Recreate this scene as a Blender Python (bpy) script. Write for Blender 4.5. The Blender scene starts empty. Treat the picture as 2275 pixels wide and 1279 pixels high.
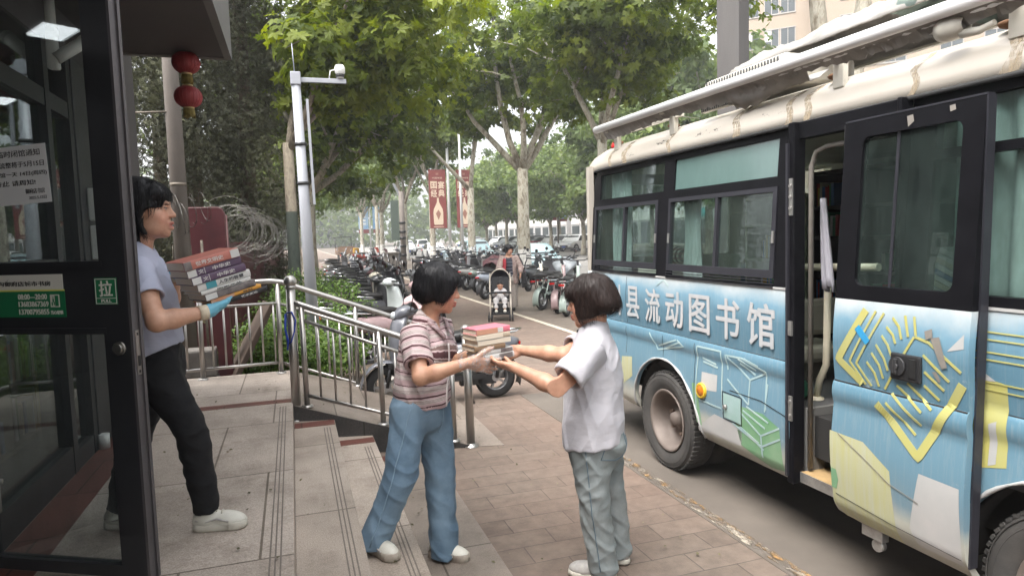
import bpy, bmesh, math, random
import numpy as np
from mathutils import Vector, Matrix, Euler, noise as mnoise
PI = math.pi
R = math.radians
sc = bpy.context.scene
col = sc.collection
# ------------------------------------------------------------------ camera, sky, sun, exposure
cam_d = bpy.data.cameras.new('camera')
cam_d.sensor_width = 36.0
cam_d.lens = 1500.0 / 2275.0 * 36.0
cam_d.clip_start = 0.05
cam_d.clip_end = 2000
cam = bpy.data.objects.new('camera', cam_d)
col.objects.link(cam)
CAM_M = np.array([[0.95032, -0.05272, 0.30678], [-0.30981, -0.06507, 0.94857], [-0.03004, -0.99649, -0.07818]])
_u, _s, _v = np.linalg.svd(CAM_M); CAM_M = _u @ _v
rot = Matrix(((CAM_M[0][0], -CAM_M[0][1], -CAM_M[0][2]),
    (CAM_M[1][0], -CAM_M[1][1], -CAM_M[1][2]),
    (CAM_M[2][0], -CAM_M[2][1], -CAM_M[2][2])))
cam.matrix_world = Matrix.Translation((0, 0, 1.8)) @ rot.to_4x4()
sc.camera = cam
SUN_EL, SUN_AZ = R(62), R(240)
world = bpy.data.worlds.new('World')
sc.world = world
world.use_nodes = True
wn = world.node_tree
bg = wn.nodes['Background']
sky = wn.nodes.new('ShaderNodeTexSky')
sky.sky_type = 'NISHITA'
sky.sun_disc = False
sky.sun_elevation = SUN_EL
sky.sun_rotation = SUN_AZ
sky.air_density = 1.0
sky.dust_density = 6.0
sky.ozone_density = 0.6
hs = wn.nodes.new('ShaderNodeHueSaturation')
hs.inputs['Saturation'].default_value = 0.14
wn.links.new(sky.outputs[0], hs.inputs['Color'])
wn.links.new(hs.outputs[0], bg.inputs['Color'])
bg.inputs['Strength'].default_value = 0.15
sun_d = bpy.data.lights.new('sun', 'SUN')
sun_d.energy = 0.7
sun_d.angle = R(40)
sun_d.color = (1.0, 0.94, 0.86)
sun = bpy.data.objects.new('sun', sun_d)
col.objects.link(sun)
sd = Vector((math.sin(SUN_AZ) * math.cos(SUN_EL), math.cos(SUN_AZ) * math.cos(SUN_EL), math.sin(SUN_EL)))
sun.rotation_euler = sd.to_track_quat('Z', 'Y').to_euler()
sc.view_settings.view_transform = 'Standard'
sc.view_settings.look = 'None'
sc.view_settings.exposure = 2.0
sc.view_settings.gamma = 1.0
sc.cycles.max_bounces = 8
sc.cycles.transparent_max_bounces = 12
sc.cycles.volume_bounces = 0
sc.cycles.caustics_reflective = False
sc.cycles.caustics_refractive = False
sc.cycles.use_denoising = True
# ------------------------------------------------------------------ materials
MATS = {}
def _nodes(name):
 m = bpy.data.materials.new(name)
 m.use_nodes = True
 nt = m.node_tree
 b = nt.nodes['Principled BSDF']
 MATS[name] = m
 return m, nt, b
def N(nt, typ, **kw):
 n = nt.nodes.new(typ)
 for k, v in kw.items():
  if hasattr(n, k): setattr(n, k, v)
 return n
def coords(nt, space='Object', scale=(1, 1, 1), rotz=0.0):
 tc = N(nt, 'ShaderNodeTexCoord')
 mp = N(nt, 'ShaderNodeMapping')
 mp.inputs['Scale'].default_value = scale
 mp.inputs['Rotation'].default_value = (0, 0, rotz)
 nt.links.new(tc.outputs[space], mp.inputs['Vector'])
 return mp.outputs[0]
def noise_tex(nt, vec, scale, detail=4, rough=0.55):
 n = N(nt, 'ShaderNodeTexNoise')
 n.inputs['Scale'].default_value = scale
 n.inputs['Detail'].default_value = detail
 n.inputs['Roughness'].default_value = rough
 nt.links.new(vec, n.inputs['Vector'])
 return n.outputs['Fac']
def ramp(nt, fac, stops):
 r = N(nt, 'ShaderNodeValToRGB')
 e = r.color_ramp.elements
 while len(e) > 1: e.remove(e[-1])
 e[0].position = stops[0][0]; c = stops[0][1]; e[0].color = c if len(c) == 4 else (*c, 1)
 for p, c in stops[1:]:
  x = e.new(p); x.color = c if len(c) == 4 else (*c, 1)
 nt.links.new(fac, r.inputs[0])
 return r.outputs[0]
def mixc(nt, fac, a, b, mode='MIX'):
 m = N(nt, 'ShaderNodeMix', data_type='RGBA', blend_type=mode)
 for sock, v in ((m.inputs[0], fac), (m.inputs[6], a), (m.inputs[7], b)):
  if isinstance(v, (int, float)): sock.default_value = v
  elif isinstance(v, tuple): sock.default_value = v if len(v) == 4 else (*v, 1)
  else: nt.links.new(v, sock)
 return m.outputs[2]
def bump(nt, b, h, strength=0.2, dist=0.01):
 n = N(nt, 'ShaderNodeBump')
 n.inputs['Strength'].default_value = strength
 n.inputs['Distance'].default_value = dist
 nt.links.new(h, n.inputs['Height'])
 nt.links.new(n.outputs[0], b.inputs['Normal'])
 return n
def pm(name, c, rough=0.6, metal=0.0, var=0.0, vscale=6.0, c2=None, bmp=0.0, bscale=60.0, bdist=0.004,
  coat=0.0, objcol=False, spec=None, stretch=(1, 1, 1), space='Object', emit=0.0, trans=0.0):
 """principled material: base colour with a noise variation and a bump"""
 if name in MATS: return MATS[name]
 m, nt, b = _nodes(name)
 b.inputs['Roughness'].default_value = rough
 b.inputs['Metallic'].default_value = metal
 b.inputs['Coat Weight'].default_value = coat
 b.inputs['Coat Roughness'].default_value = 0.08
 if spec is not None: b.inputs['Specular IOR Level'].default_value = spec
 v = coords(nt, space, stretch)
 base = (*c, 1)
 if objcol:
  oi = N(nt, 'ShaderNodeObjectInfo')
  base = oi.outputs['Color']
 if var > 0 or c2 is not None:
  f = noise_tex(nt, v, vscale, 5, 0.6)
  f = ramp(nt, f, [(0.3, (0, 0, 0)), (0.7, (1, 1, 1))])
  if c2 is None:
   lo = mixc(nt, 1.0, base, (1 - var, 1 - var, 1 - var), 'MULTIPLY')
   out = mixc(nt, f, lo, base)
  else:
   out = mixc(nt, f, base, c2)
  nt.links.new(out, b.inputs['Base Color'])
 elif objcol:
  nt.links.new(base, b.inputs['Base Color'])
 else:
  b.inputs['Base Color'].default_value = base
 if bmp > 0:
  bump(nt, b, noise_tex(nt, v, bscale, 3), bmp, bdist)
 if emit > 0:
  b.inputs['Emission Color'].default_value = (*c, 1)
  b.inputs['Emission Strength'].default_value = emit
 return m
def glass_mat(name, tint=(0.8, 0.9, 0.88), opacity=0.15, tintdark=(0.02, 0.03, 0.03), rough=0.02, dirt=0.0):
 """thin pane: mostly see-through, fresnel reflection, a share of its own body colour"""
 m, nt, b = _nodes(name)
 out = nt.nodes['Material Output']
 tr = N(nt, 'ShaderNodeBsdfTransparent'); tr.inputs[0].default_value = (*tint, 1)
 b.inputs['Base Color'].default_value = (*tintdark, 1)
 b.inputs['Roughness'].default_value = rough
 mx = N(nt, 'ShaderNodeMixShader')
 mx.inputs[0].default_value = opacity
 if dirt > 0:
  f = noise_tex(nt, coords(nt, 'Object', (3, 3, 1.2)), 2.5, 6, 0.7)
  f = ramp(nt, f, [(0.35, (opacity,) * 3), (0.75, (min(1, opacity + dirt),) * 3)])
  nt.links.new(f, mx.inputs[0])
 nt.links.new(tr.outputs[0], mx.inputs[1]); nt.links.new(b.outputs[0], mx.inputs[2])
 gl = N(nt, 'ShaderNodeBsdfGlossy'); gl.inputs['Roughness'].default_value = rough
 gl.inputs['Color'].default_value = (0.9, 0.95, 0.95, 1)
 lw = N(nt, 'ShaderNodeLayerWeight'); pw_ = N(nt, 'ShaderNodeMath', operation='POWER'); pw_.inputs[1].default_value = 4.5
 nt.links.new(lw.outputs['Facing'], pw_.inputs[0])
 fr = N(nt, 'ShaderNodeMath', operation='MULTIPLY_ADD'); fr.inputs[1].default_value = 0.8; fr.inputs[2].default_value = 0.035; nt.links.new(pw_.outputs[0], fr.inputs[0])
 m2 = N(nt, 'ShaderNodeMixShader')
 nt.links.new(fr.outputs[0], m2.inputs[0]); nt.links.new(mx.outputs[0], m2.inputs[1]); nt.links.new(gl.outputs[0], m2.inputs[2])
 nt.links.new(m2.outputs[0], out.inputs['Surface'])
 return m
# ------------------------------------------------------------------ mesh builder
class MB:
 def __init__(s):
  s.v = []; s.f = []; s.mi = []; s.sm = []
 def add(s, verts, faces, mi=0, smooth=False):
  o = len(s.v)
  s.v += [tuple(map(float, p)) for p in verts]
  for f in faces:
   s.f.append([i + o for i in f]); s.mi.append(mi); s.sm.append(smooth)
  return s
 def box(s, c, d, rot=None, mi=0, bev=0.0):
  x, y, z = d[0] / 2, d[1] / 2, d[2] / 2
  if bev <= 0:
   vs = [(-x, -y, -z), (x, -y, -z), (x, y, -z), (-x, y, -z), (-x, -y, z), (x, -y, z), (x, y, z), (-x, y, z)]
   fs = [(0, 3, 2, 1), (4, 5, 6, 7), (0, 1, 5, 4), (1, 2, 6, 5), (2, 3, 7, 6), (3, 0, 4, 7)]
  else:
   bm = bmesh.new()
   bmesh.ops.create_cube(bm, size=1.0)
   bmesh.ops.scale(bm, vec=d, verts=bm.verts)
   bmesh.ops.bevel(bm, geom=list(bm.edges), offset=min(bev, min(d) * 0.45), segments=2, affect='EDGES', profile=0.5)
   bm.verts.index_update()
   vs = [tuple(v.co) for v in bm.verts]; fs = [[v.index for v in f.verts] for f in bm.faces]
   bm.free()
  M = rot.to_3x3() if hasattr(rot, 'to_3x3') else (Euler(rot).to_matrix() if rot is not None else None)
  c = Vector(c)
  vs = [(M @ Vector(p) if M else Vector(p)) + c for p in vs]
  return s.add(vs, fs, mi)
 def bb(s, lo, hi, mi=0, bev=0.0):
  return s.box([(lo[i] + hi[i]) / 2 for i in range(3)], [abs(hi[i] - lo[i]) for i in range(3)], None, mi, bev)
 def tube(s, pts, rad, seg=10, mi=0, cap=True, smooth=True, closed=False):
  pts = [Vector(p) for p in pts]
  n = len(pts)
  if not hasattr(rad, '__len__'): rad = [rad] * n
  ring = []; up = None
  for i, p in enumerate(pts):
   a = pts[i - 1] if (i > 0 or closed) else p
   b = pts[(i + 1) % n] if (i < n - 1 or closed) else p
   t = (b - a)
   t = t.normalized() if t.length > 1e-9 else Vector((0, 0, 1))
   if up is None:
    up = Vector((0, 0, 1)) if abs(t.z) < 0.9 else Vector((1, 0, 0))
   u = up - t * up.dot(t)
   if u.length < 1e-6: u = t.orthogonal()
   u.normalize(); w = t.cross(u); up = u
   ring.append([p + (u * math.cos(2 * PI * k / seg) + w * math.sin(2 * PI * k / seg)) * rad[i] for k in range(seg)])
  vs = [q for r_ in ring for q in r_]; fs = []
  for i in range(n if closed else n - 1):
   j = (i + 1) % n
   for k in range(seg):
    k2 = (k + 1) % seg
    fs.append((i * seg + k, i * seg + k2, j * seg + k2, j * seg + k))
  s.add(vs, fs, mi, smooth)
  if cap and not closed:
   s.add(ring[0], [list(range(seg))[::-1]], mi); s.add(ring[-1], [list(range(seg))], mi)
  return s
 def cyl(s, a, b, r, seg=16, mi=0, r2=None, smooth=True):
  return s.tube([a, b], [r, r if r2 is None else r2], seg, mi, True, smooth)
 def lathe(s, prof, c=(0, 0, 0), axis='z', seg=24, mi=0, smooth=True):
  """prof: list of (radius, height)"""
  vs = []
  for r_, h in prof:
   for k in range(seg):
    a = 2 * PI * k / seg
    x, y = r_ * math.cos(a), r_ * math.sin(a)
    p = {'z': (x, y, h), 'x': (h, x, y), 'y': (y, h, x)}[axis]
    vs.append((p[0] + c[0], p[1] + c[1], p[2] + c[2]))
  fs = []
  for i in range(len(prof) - 1):
   for k in range(seg):
    k2 = (k + 1) % seg
    fs.append((i * seg + k, i * seg + k2, (i + 1) * seg + k2, (i + 1) * seg + k))
  return s.add(vs, fs, mi, smooth)
 def prism(s, poly, lo, hi, plane='yz', mi=0):
  """poly of 2d points extruded along the third axis from lo to hi"""
  n = len(poly)
  def P(a, b, h): return {'yz': (h, a, b), 'xz': (a, h, b), 'xy': (a, b, h)}[plane]
  vs = [P(a, b, lo) for a, b in poly] + [P(a, b, hi) for a, b in poly]
  fs = [list(range(n))[::-1], [i + n for i in range(n)]]
  for i in range(n):
   j = (i + 1) % n
   fs.append((i, j, j + n, i + n))
  return s.add(vs, fs, mi)
 def loft(s, rings, mi=0, cap=True, smooth=True, closed=True):
  n = len(rings[0]); vs = [p for r_ in rings for p in r_]; fs = []
  for i in range(len(rings) - 1):
   for k in range(n if closed else n - 1):
    k2 = (k + 1) % n
    fs.append((i * n + k, i * n + k2, (i + 1) * n + k2, (i + 1) * n + k))
  if cap and closed:
   fs.append(list(range(n))[::-1]); fs.append([i + (len(rings) - 1) * n for i in range(n)])
  return s.add(vs, fs, mi, smooth)
 def ball(s, c, r, seg=16, mi=0):
  if not hasattr(r, '__len__'): r = (r, r, r)
  vs = []; fs = []; nr = max(6, seg // 2)
  for i in range(nr + 1):
   t = PI * i / nr
   for k in range(seg):
    a = 2 * PI * k / seg
    vs.append((c[0] + r[0] * math.sin(t) * math.cos(a), c[1] + r[1] * math.sin(t) * math.sin(a), c[2] - r[2] * math.cos(t)))
  for i in range(nr):
   for k in range(seg):
    k2 = (k + 1) % seg
    fs.append((i * seg + k, i * seg + k2, (i + 1) * seg + k2, (i + 1) * seg + k))
  return s.add(vs, fs, mi, True)
 def torus(s, c, R_, r_, axis='x', seg=32, s2=12, mi=0, squash=1.0):
  vs = []; fs = []
  for i in range(seg):
   a = 2 * PI * i / seg
   for k in range(s2):
    b = 2 * PI * k / s2
    q = R_ + r_ * math.cos(b); h = r_ * math.sin(b) * squash
    x, y = q * math.cos(a), q * math.sin(a)
    p = {'z': (x, y, h), 'x': (h, x, y), 'y': (y, h, x)}[axis]
    vs.append((p[0] + c[0], p[1] + c[1], p[2] + c[2]))
  for i in range(seg):
   for k in range(s2):
    fs.append((i * s2 + k, ((i + 1) % seg) * s2 + k, ((i + 1) % seg) * s2 + (k + 1) % s2, i * s2 + (k + 1) % s2))
  return s.add(vs, fs, mi, True)
 def mesh(s, name, mats):
  me = bpy.data.meshes.new(name)
  me.from_pydata(s.v, [], s.f)
  if not isinstance(mats, (list, tuple)): mats = [mats]
  for m in mats: me.materials.append(m)
  me.polygons.foreach_set('material_index', s.mi)
  me.polygons.foreach_set('use_smooth', s.sm)
  bm = bmesh.new(); bm.from_mesh(me)
  bmesh.ops.remove_doubles(bm, verts=bm.verts, dist=1e-5)
  bmesh.ops.recalc_face_normals(bm, faces=bm.faces)
  bm.to_mesh(me); bm.free()
  me.update()
  return me
 def build(s, name, mats, parent=None, loc=(0, 0, 0), rot=(0, 0, 0), bevel=0.0):
  o = bpy.data.objects.new(name, s.mesh(name, mats))
  col.objects.link(o)
  o.location = loc; o.rotation_euler = rot
  if parent is not None: o.parent = parent
  if bevel > 0:
   md = o.modifiers.new('bevel', 'BEVEL'); md.width = bevel; md.segments = 2
   md.limit_method = 'ANGLE'; md.angle_limit = R(40)
  return o
def tag(o, label=None, cat=None, group=None, kind=None):
 if label: o['label'] = label
 if cat: o['category'] = cat
 if group: o['group'] = group
 if kind: o['kind'] = kind
 return o
def thing(name, label, cat, loc=(0, 0, 0), rz=0.0, group=None):
 o = bpy.data.objects.new(name, None)
 col.objects.link(o)
 o.location = loc; o.rotation_euler = (0, 0, rz)
 o.empty_display_size = 0.1
 return tag(o, label, cat, group)
def structure(o):
 o['kind'] = 'structure'
 return o
def kids(o):
 return [c for c in bpy.data.objects if c.parent == o]
def copy_tree(o, parent=None, color=None, ch=None):
 c = o.copy(); col.objects.link(c)
 c.parent = parent
 if color is not None and o.type == 'MESH': c.color = color
 for k in kids(o): copy_tree(k, c, color)
 return c
def np_mesh(name, V, F, mat, parent=None, smooth=True, attrs=None, quads=True):
 """mesh from numpy arrays (all faces the same size)"""
 me = bpy.data.meshes.new(name)
 k = F.shape[1]
 me.vertices.add(len(V)); me.vertices.foreach_set('co', np.ascontiguousarray(V, dtype=np.float32).ravel())
 me.loops.add(F.size); me.loops.foreach_set('vertex_index', np.ascontiguousarray(F, dtype=np.int32).ravel())
 me.polygons.add(len(F))
 me.polygons.foreach_set('loop_start', np.arange(0, F.size, k, dtype=np.int32))
 me.polygons.foreach_set('use_smooth', np.full(len(F), smooth, dtype=bool))
 for a, (typ, dat) in (attrs or {}).items():
  at = me.attributes.new(a, typ, 'POINT')
  at.data.foreach_set('color' if typ == 'FLOAT_COLOR' else 'value', np.ascontiguousarray(dat, dtype=np.float32).ravel())
 me.update(calc_edges=True)
 for m in (mat if isinstance(mat, (list, tuple)) else [mat]): me.materials.append(m)
 o = bpy.data.objects.new(name, me)
 col.objects.link(o)
 if parent is not None: o.parent = parent
 return o
def text_mb(mb, s, size, origin, ux, uy, depth=0.002, mi=0, bold=0.0, sx=1.0, fit=None, align='CENTER'):
 """lettering as flat solid glyphs: origin = centre, ux/uy = right and up directions"""
 cu = bpy.data.curves.new('lettering', 'FONT')
 cu.body = s; cu.size = size; cu.align_x = align; cu.align_y = 'CENTER'
 cu.resolution_u = 3
 if bold: cu.offset = bold
 cu.extrude = depth / 2
 o = bpy.data.objects.new('lettering', cu)
 col.objects.link(o)
 dg = bpy.context.evaluated_depsgraph_get()
 me = bpy.data.meshes.new_from_object(o.evaluated_get(dg))
 ux = Vector(ux).normalized(); uy = Vector(uy).normalized(); n = ux.cross(uy)
 vs = [v.co.copy() for v in me.vertices]
 if vs and fit:
  x0 = min(v.x for v in vs); x1 = max(v.x for v in vs); y0 = min(v.y for v in vs); y1 = max(v.y for v in vs)
  for v in vs:
   v.x = ((v.x - (x0 + x1) / 2) / max(1e-6, x1 - x0)) * fit[0]
   v.y = ((v.y - (y0 + y1) / 2) / max(1e-6, y1 - y0)) * fit[1]
 org = Vector(origin)
 vs = [org + ux * (v.x * sx) + uy * v.y + n * v.z for v in vs]
 mb.add(vs, [list(p.vertices) for p in me.polygons], mi)
 bpy.data.objects.remove(o); bpy.data.curves.remove(cu); bpy.data.meshes.remove(me)
 return mb
def strip(mb, pts, w, place, t=0.003, mi=0, closed=False):
 """a painted line: polyline of 2d points with width w; place(a, b, h) gives the 3d point at height h above the surface"""
 P = [Vector((p[0], p[1])) for p in pts]
 n = len(P); L = []; Rr = []
 for i in range(n):
  a = P[i - 1] if (i > 0 or closed) else P[i]; b = P[(i + 1) % n] if (i < n - 1 or closed) else P[i]
  d = (b - a).normalized(); q = Vector((-d.y, d.x)) * w / 2
  L.append(P[i] + q); Rr.append(P[i] - q)
 for i in range(n if closed else n - 1):
  j = (i + 1) % n
  quad = [L[i], L[j], Rr[j], Rr[i]]
  vs = [place(p.x, p.y, 0) for p in quad] + [place(p.x, p.y, t) for p in quad]
  mb.add(vs, [(0, 1, 2, 3), (7, 6, 5, 4), (0, 4, 5, 1), (1, 5, 6, 2), (2, 6, 7, 3), (3, 7, 4, 0)], mi)
 return mb
# ------------------------------------------------------------------ setting: ground, road, pavement, platform
def paver_mat(name, c1, c2, c3, bw, rh, mortar=0.006, jc=(0.09, 0.08, 0.07), rotz=0.0, rough=0.8, spots=True):
 m, nt, b = _nodes(name)
 v = coords(nt, 'Object', (1, 1, 1), rotz)
 br = N(nt, 'ShaderNodeTexBrick')
 br.inputs['Scale'].default_value = 1.0
 br.inputs['Brick Width'].default_value = bw
 br.inputs['Row Height'].default_value = rh
 br.inputs['Mortar Size'].default_value = mortar
 br.inputs['Mortar Smooth'].default_value = 0.3
 br.inputs['Bias'].default_value = -0.2
 br.inputs['Color1'].default_value = (*c1, 1); br.inputs['Color2'].default_value = (*c2, 1)
 br.inputs['Mortar'].default_value = (*jc, 1)
 wob = N(nt, 'ShaderNodeTexNoise'); wob.inputs['Scale'].default_value = 1.3
 nt.links.new(v, wob.inputs['Vector'])
 vm = N(nt, 'ShaderNodeVectorMath', operation='MULTIPLY_ADD')
 vm.inputs[1].default_value = (0.03, 0.03, 0); nt.links.new(wob.outputs['Color'], vm.inputs[0]); nt.links.new(v, vm.inputs[2])
 nt.links.new(vm.outputs[0], br.inputs['Vector'])
 f = ramp(nt, noise_tex(nt, v, 0.55, 6, 0.6), [(0.35, (0, 0, 0)), (0.68, (1, 1, 1))])
 c = mixc(nt, f, br.outputs['Color'], mixc(nt, 0.55, br.outputs['Color'], c3))
 g = ramp(nt, noise_tex(nt, v, 9.0, 5, 0.7), [(0.3, (0.72, 0.72, 0.72)), (0.7, (1.12, 1.12, 1.12))])
 c = mixc(nt, 1.0, c, g, 'MULTIPLY')
 if spots:
  vo = N(nt, 'ShaderNodeTexVoronoi'); vo.inputs['Scale'].default_value = 2.3
  nt.links.new(vm.outputs[0], vo.inputs['Vector'])
  s = ramp(nt, vo.outputs['Distance'], [(0.035, (1, 1, 1)), (0.06, (0, 0, 0))])
  c = mixc(nt, mixc(nt, 1.0, s, (0.6, 0.6, 0.6), 'MULTIPLY'), c, (0.05, 0.04, 0.035))
 nt.links.new(c, b.inputs['Base Color'])
 b.inputs['Roughness'].default_value = rough
 h = mixc(nt, 0.25, br.outputs['Fac'], noise_tex(nt, v, 70, 4), 'SUBTRACT')
 inv = N(nt, 'ShaderNodeInvert'); nt.links.new(br.outputs['Fac'], inv.inputs['Color'])
 hh = mixc(nt, 0.3, inv.outputs[0], noise_tex(nt, v, 60, 5), 'MIX')
 bump(nt, b, hh, 0.5, 0.006)
 return m
M_paver = paver_mat('pavers', (0.172, 0.134, 0.107), (0.130, 0.101, 0.081), (0.180, 0.114, 0.086), 0.40, 0.20, 0.004, (0.084, 0.068, 0.056))
M_paver_small = paver_mat('small_pavers', (0.145, 0.120, 0.096), (0.110, 0.091, 0.073), (0.138, 0.108, 0.086), 0.24, 0.12, 0.006, (0.12, 0.10, 0.08), spots=False)
def granite_mat(name, a, b_, joints=None, rough=0.6, jw=0.006, dark=(0.05, 0.045, 0.04)):
 m, nt, b = _nodes(name)
 v = coords(nt)
 f = noise_tex(nt, v, 150, 2, 0.8)
 c = mixc(nt, ramp(nt, f, [(0.35, (0, 0, 0)), (0.65, (1, 1, 1))]), a, b_)
 big = ramp(nt, noise_tex(nt, v, 1.4, 6, 0.65), [(0.3, (0.62, 0.60, 0.57)), (0.5, (0.92, 0.91, 0.89)), (0.72, (1.12, 1.11, 1.09))])
 c = mixc(nt, 1.0, c, big, 'MULTIPLY')
 blot = ramp(nt, noise_tex(nt, v, 5.5, 7, 0.72), [(0.32, (0.74, 0.72, 0.70)), (0.48, (1, 1, 1)), (0.66, (1, 1, 1)), (0.74, (1.12, 1.11, 1.10))])
 c = mixc(nt, 1.0, c, blot, 'MULTIPLY')
 if joints:
  br = N(nt, 'ShaderNodeTexBrick')
  br.inputs['Scale'].default_value = 1.0
  br.inputs['Brick Width'].default_value = joints[0]; br.inputs['Row Height'].default_value = joints[1]
  br.inputs['Mortar Size'].default_value = jw; br.offset = 0.35
  mp = N(nt, 'ShaderNodeMapping'); mp.inputs['Location'].default_value = (joints[2], joints[3], 0)
  nt.links.new(v, mp.inputs['Vector']); nt.links.new(mp.outputs[0], br.inputs['Vector'])
  br.inputs['Color1'].default_value = (1, 1, 1, 1); br.inputs['Color2'].default_value = (0.86, 0.85, 0.84, 1)
  br.inputs['Mortar'].default_value = (0.35, 0.33, 0.3, 1)
  c = mixc(nt, 1.0, c, br.outputs['Color'], 'MULTIPLY')
 nt.links.new(c, b.inputs['Base Color'])
 b.inputs['Roughness'].default_value = rough
 bump(nt, b, noise_tex(nt, v, 180, 3), 0.25, 0.003)
 return m
M_granite = granite_mat('grey_granite', (0.56, 0.485, 0.425), (0.33, 0.285, 0.25), (0.9, 1.15, 0.2, 0.45))
M_granite_step = granite_mat('step_granite', (0.51, 0.44, 0.38), (0.30, 0.255, 0.22), (0.9, 1.3, 0.3, 0.1))
M_red_granite = granite_mat('red_granite', (0.21, 0.075, 0.055), (0.10, 0.04, 0.032), (0.6, 0.6, 0, 0), 0.5)
M_dark_granite = granite_mat('dark_granite', (0.085, 0.08, 0.078), (0.03, 0.03, 0.03), (0.6, 0.6, 0.1, 0), 0.55)
M_concrete = pm('worn_concrete', (0.138, 0.117, 0.098), 0.85, var=0.34, vscale=1.6, bmp=0.35, bscale=45, bdist=0.004)
M_asphalt = pm('asphalt', (0.22, 0.21, 0.195), 0.9, var=0.25, vscale=0.4, bmp=0.3, bscale=80)
M_soil = pm('soil', (0.075, 0.055, 0.04), 0.95, c2=(0.13, 0.10, 0.07), vscale=3, bmp=0.8, bscale=25, bdist=0.03)
M_kerb = pm('kerb_stone', (0.33, 0.31, 0.28), 0.8, var=0.25, vscale=3, bmp=0.2)
def sheet(name, x0, x1, y0, y1, z, mat, thick=0.1):
 o = MB().bb((x0, y0, z - thick), (x1, y1, z)).build(name, mat)
 return structure(o)
sheet('ground', -500, 500, -300, 900, -0.14, M_asphalt, 0.3)
sheet('road', 10.6, 25.0, -60, 330, -0.12, M_asphalt, 0.016)
sheet('pavement', -12, 10.4, -20, 330, 0.0, M_paver, 0.13)
sheet('scooter_parking_pavement', 4.72, 10.396, 7.2, 330, 0.004, M_paver_small, 0.004)
sheet('far_pavement', 25.2, 70, -60, 330, 0.0, M_paver_small, 0.13)
k = MB()
for i in range(120):
 k.bb((10.4, -20 + i * 1.0, -0.135), (10.55, -20 + i * 1.0 + 0.985, 0.012), bev=0.015)
structure(k.build('kerb', M_kerb))
sheet('kerb_far', 25.0, 25.2, -60, 330, 0.01, M_kerb, 0.14)
sheet('parking_lane', 2.36, 4.62, -8, 7.1, 0.004, M_concrete, 0.004)
def worn_paint(name, c, thr=0.5, scale=7, stretch=(1, 1, 1), soft=0.05):
 m, nt, b = _nodes(name)
 b.inputs['Base Color'].default_value = (*c, 1); b.inputs['Roughness'].default_value = 0.8
 v = coords(nt, 'Object', stretch)
 a = ramp(nt, noise_tex(nt, v, scale, 6, 0.7), [(thr - soft, (0, 0, 0)), (thr + soft, (1, 1, 1))])
 nt.links.new(a, b.inputs['Alpha'])
 g = mixc(nt, ramp(nt, noise_tex(nt, v, scale * 2.3, 4), [(0.4, (0, 0, 0)), (0.6, (1, 1, 1))]), c, tuple(x * 0.75 for x in c))
 nt.links.new(g, b.inputs['Base Color'])
 return m
M_line = worn_paint('worn_white_line_paint', (0.50, 0.44, 0.35), 0.36, 12)
M_orange = worn_paint('worn_orange_line_paint', (0.36, 0.215, 0.09), 0.60, 8, (3.0, 1.2, 1), 0.09)
M_flake = worn_paint('worn_white_flakes', (0.42, 0.37, 0.30), 0.60, 7, (2.0, 0.8, 1))
structure(MB().bb((4.70, 7.0, 0.004), (4.82, 150, 0.010)).build('pavement_line', M_line))
structure(MB().bb((2.385, -2, 0.004), (2.455, 5.35, 0.0085)).build('parking_line', M_orange))
structure(MB().bb((2.37, -2, 0.0086), (2.445, 5.1, 0.010)).build('parking_line_flakes', M_flake))
PZ, S1, S2 = 0.45, 0.30, 0.15
E0, E1_, E2 = -0.06, 0.265, 0.567
structure(MB().bb((-7, -8, -0.1), (E0, 7.42, PZ)).build('landing_platform', M_granite))
structure(MB().bb((E0, -8, -0.1), (E1_, 5.90, S1), bev=0.004).build('upper_step', M_granite_step))
structure(MB().bb((E1_, -8, -0.1), (E2, 5.80, S2), bev=0.004).build('lower_step', M_granite_step))
M_kerbflag = granite_mat('edge_flags', (0.26, 0.218, 0.185), (0.165, 0.138, 0.117), (0.8, 1.0, 0.1, 0.3))
structure(MB().bb((E2, -8, -0.02), (1.02, 5.62, 0.006)).build('edge_flagstones', M_kerbflag))
M_groove = pm('anti_slip_groove', (0.185, 0.158, 0.136), 0.9, var=0.3, vscale=20)
g = MB()
for x in (-0.115, -0.137, -0.159): g.bb((x - 0.0035, -8, PZ), (x + 0.0035, 5.80, PZ + 0.0015))
structure(g.build('landing_grooves', M_groove))
g = MB()
for x in (0.215, 0.193, 0.171): g.bb((x - 0.0035, -8, S1), (x + 0.0035, 5.55, S1 + 0.0015))
for x in (0.515, 0.493, 0.471): g.bb((x - 0.0035, -8, S2), (x + 0.0035, 5.40, S2 + 0.0015))
structure(g.build('step_grooves', M_groove))
structure(MB().bb((-1.30, -8, PZ), (-1.09, 7.3, PZ + 0.003)).build('red_border_band', M_red_granite))
structure(MB().bb((-1.09, 5.93, PZ), (-0.062, 6.06, PZ + 0.003)).build('red_cross_band', M_red_granite))
b_ = MB()
b_.bb((E0 + .004, 5.62, S1), (E1_ - .005, 5.77, S1 + 0.003)).bb((E1_ + .003, 5.50, S2), (E2 - .005, 5.64, S2 + 0.003)).bb((E2 + .004, 5.42, 0.006), (0.72, 5.54, 0.009))
structure(b_.build('red_step_bands', M_red_granite))
RX0, RX1 = -0.055, 1.40
def rampz(x): return 0.435 * (1 - max(0, min(1, (x - RX0) / (RX1 - RX0))))
def rampy(x): return 5.86 - 0.245 * (x - RX0)
r_ = MB()
vs = [(RX0, rampy(RX0), 0.435), (RX1, rampy(RX1), 0.006), (RX1 + .25, rampy(RX1 + .25), 0.004), (RX0, 7.42, 0.435), (RX1, 7.42, 0.006), (RX1 + .25, 7.42, 0.004)]
vs += [(x, y, -0.1) for x, y, z in vs]
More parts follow.
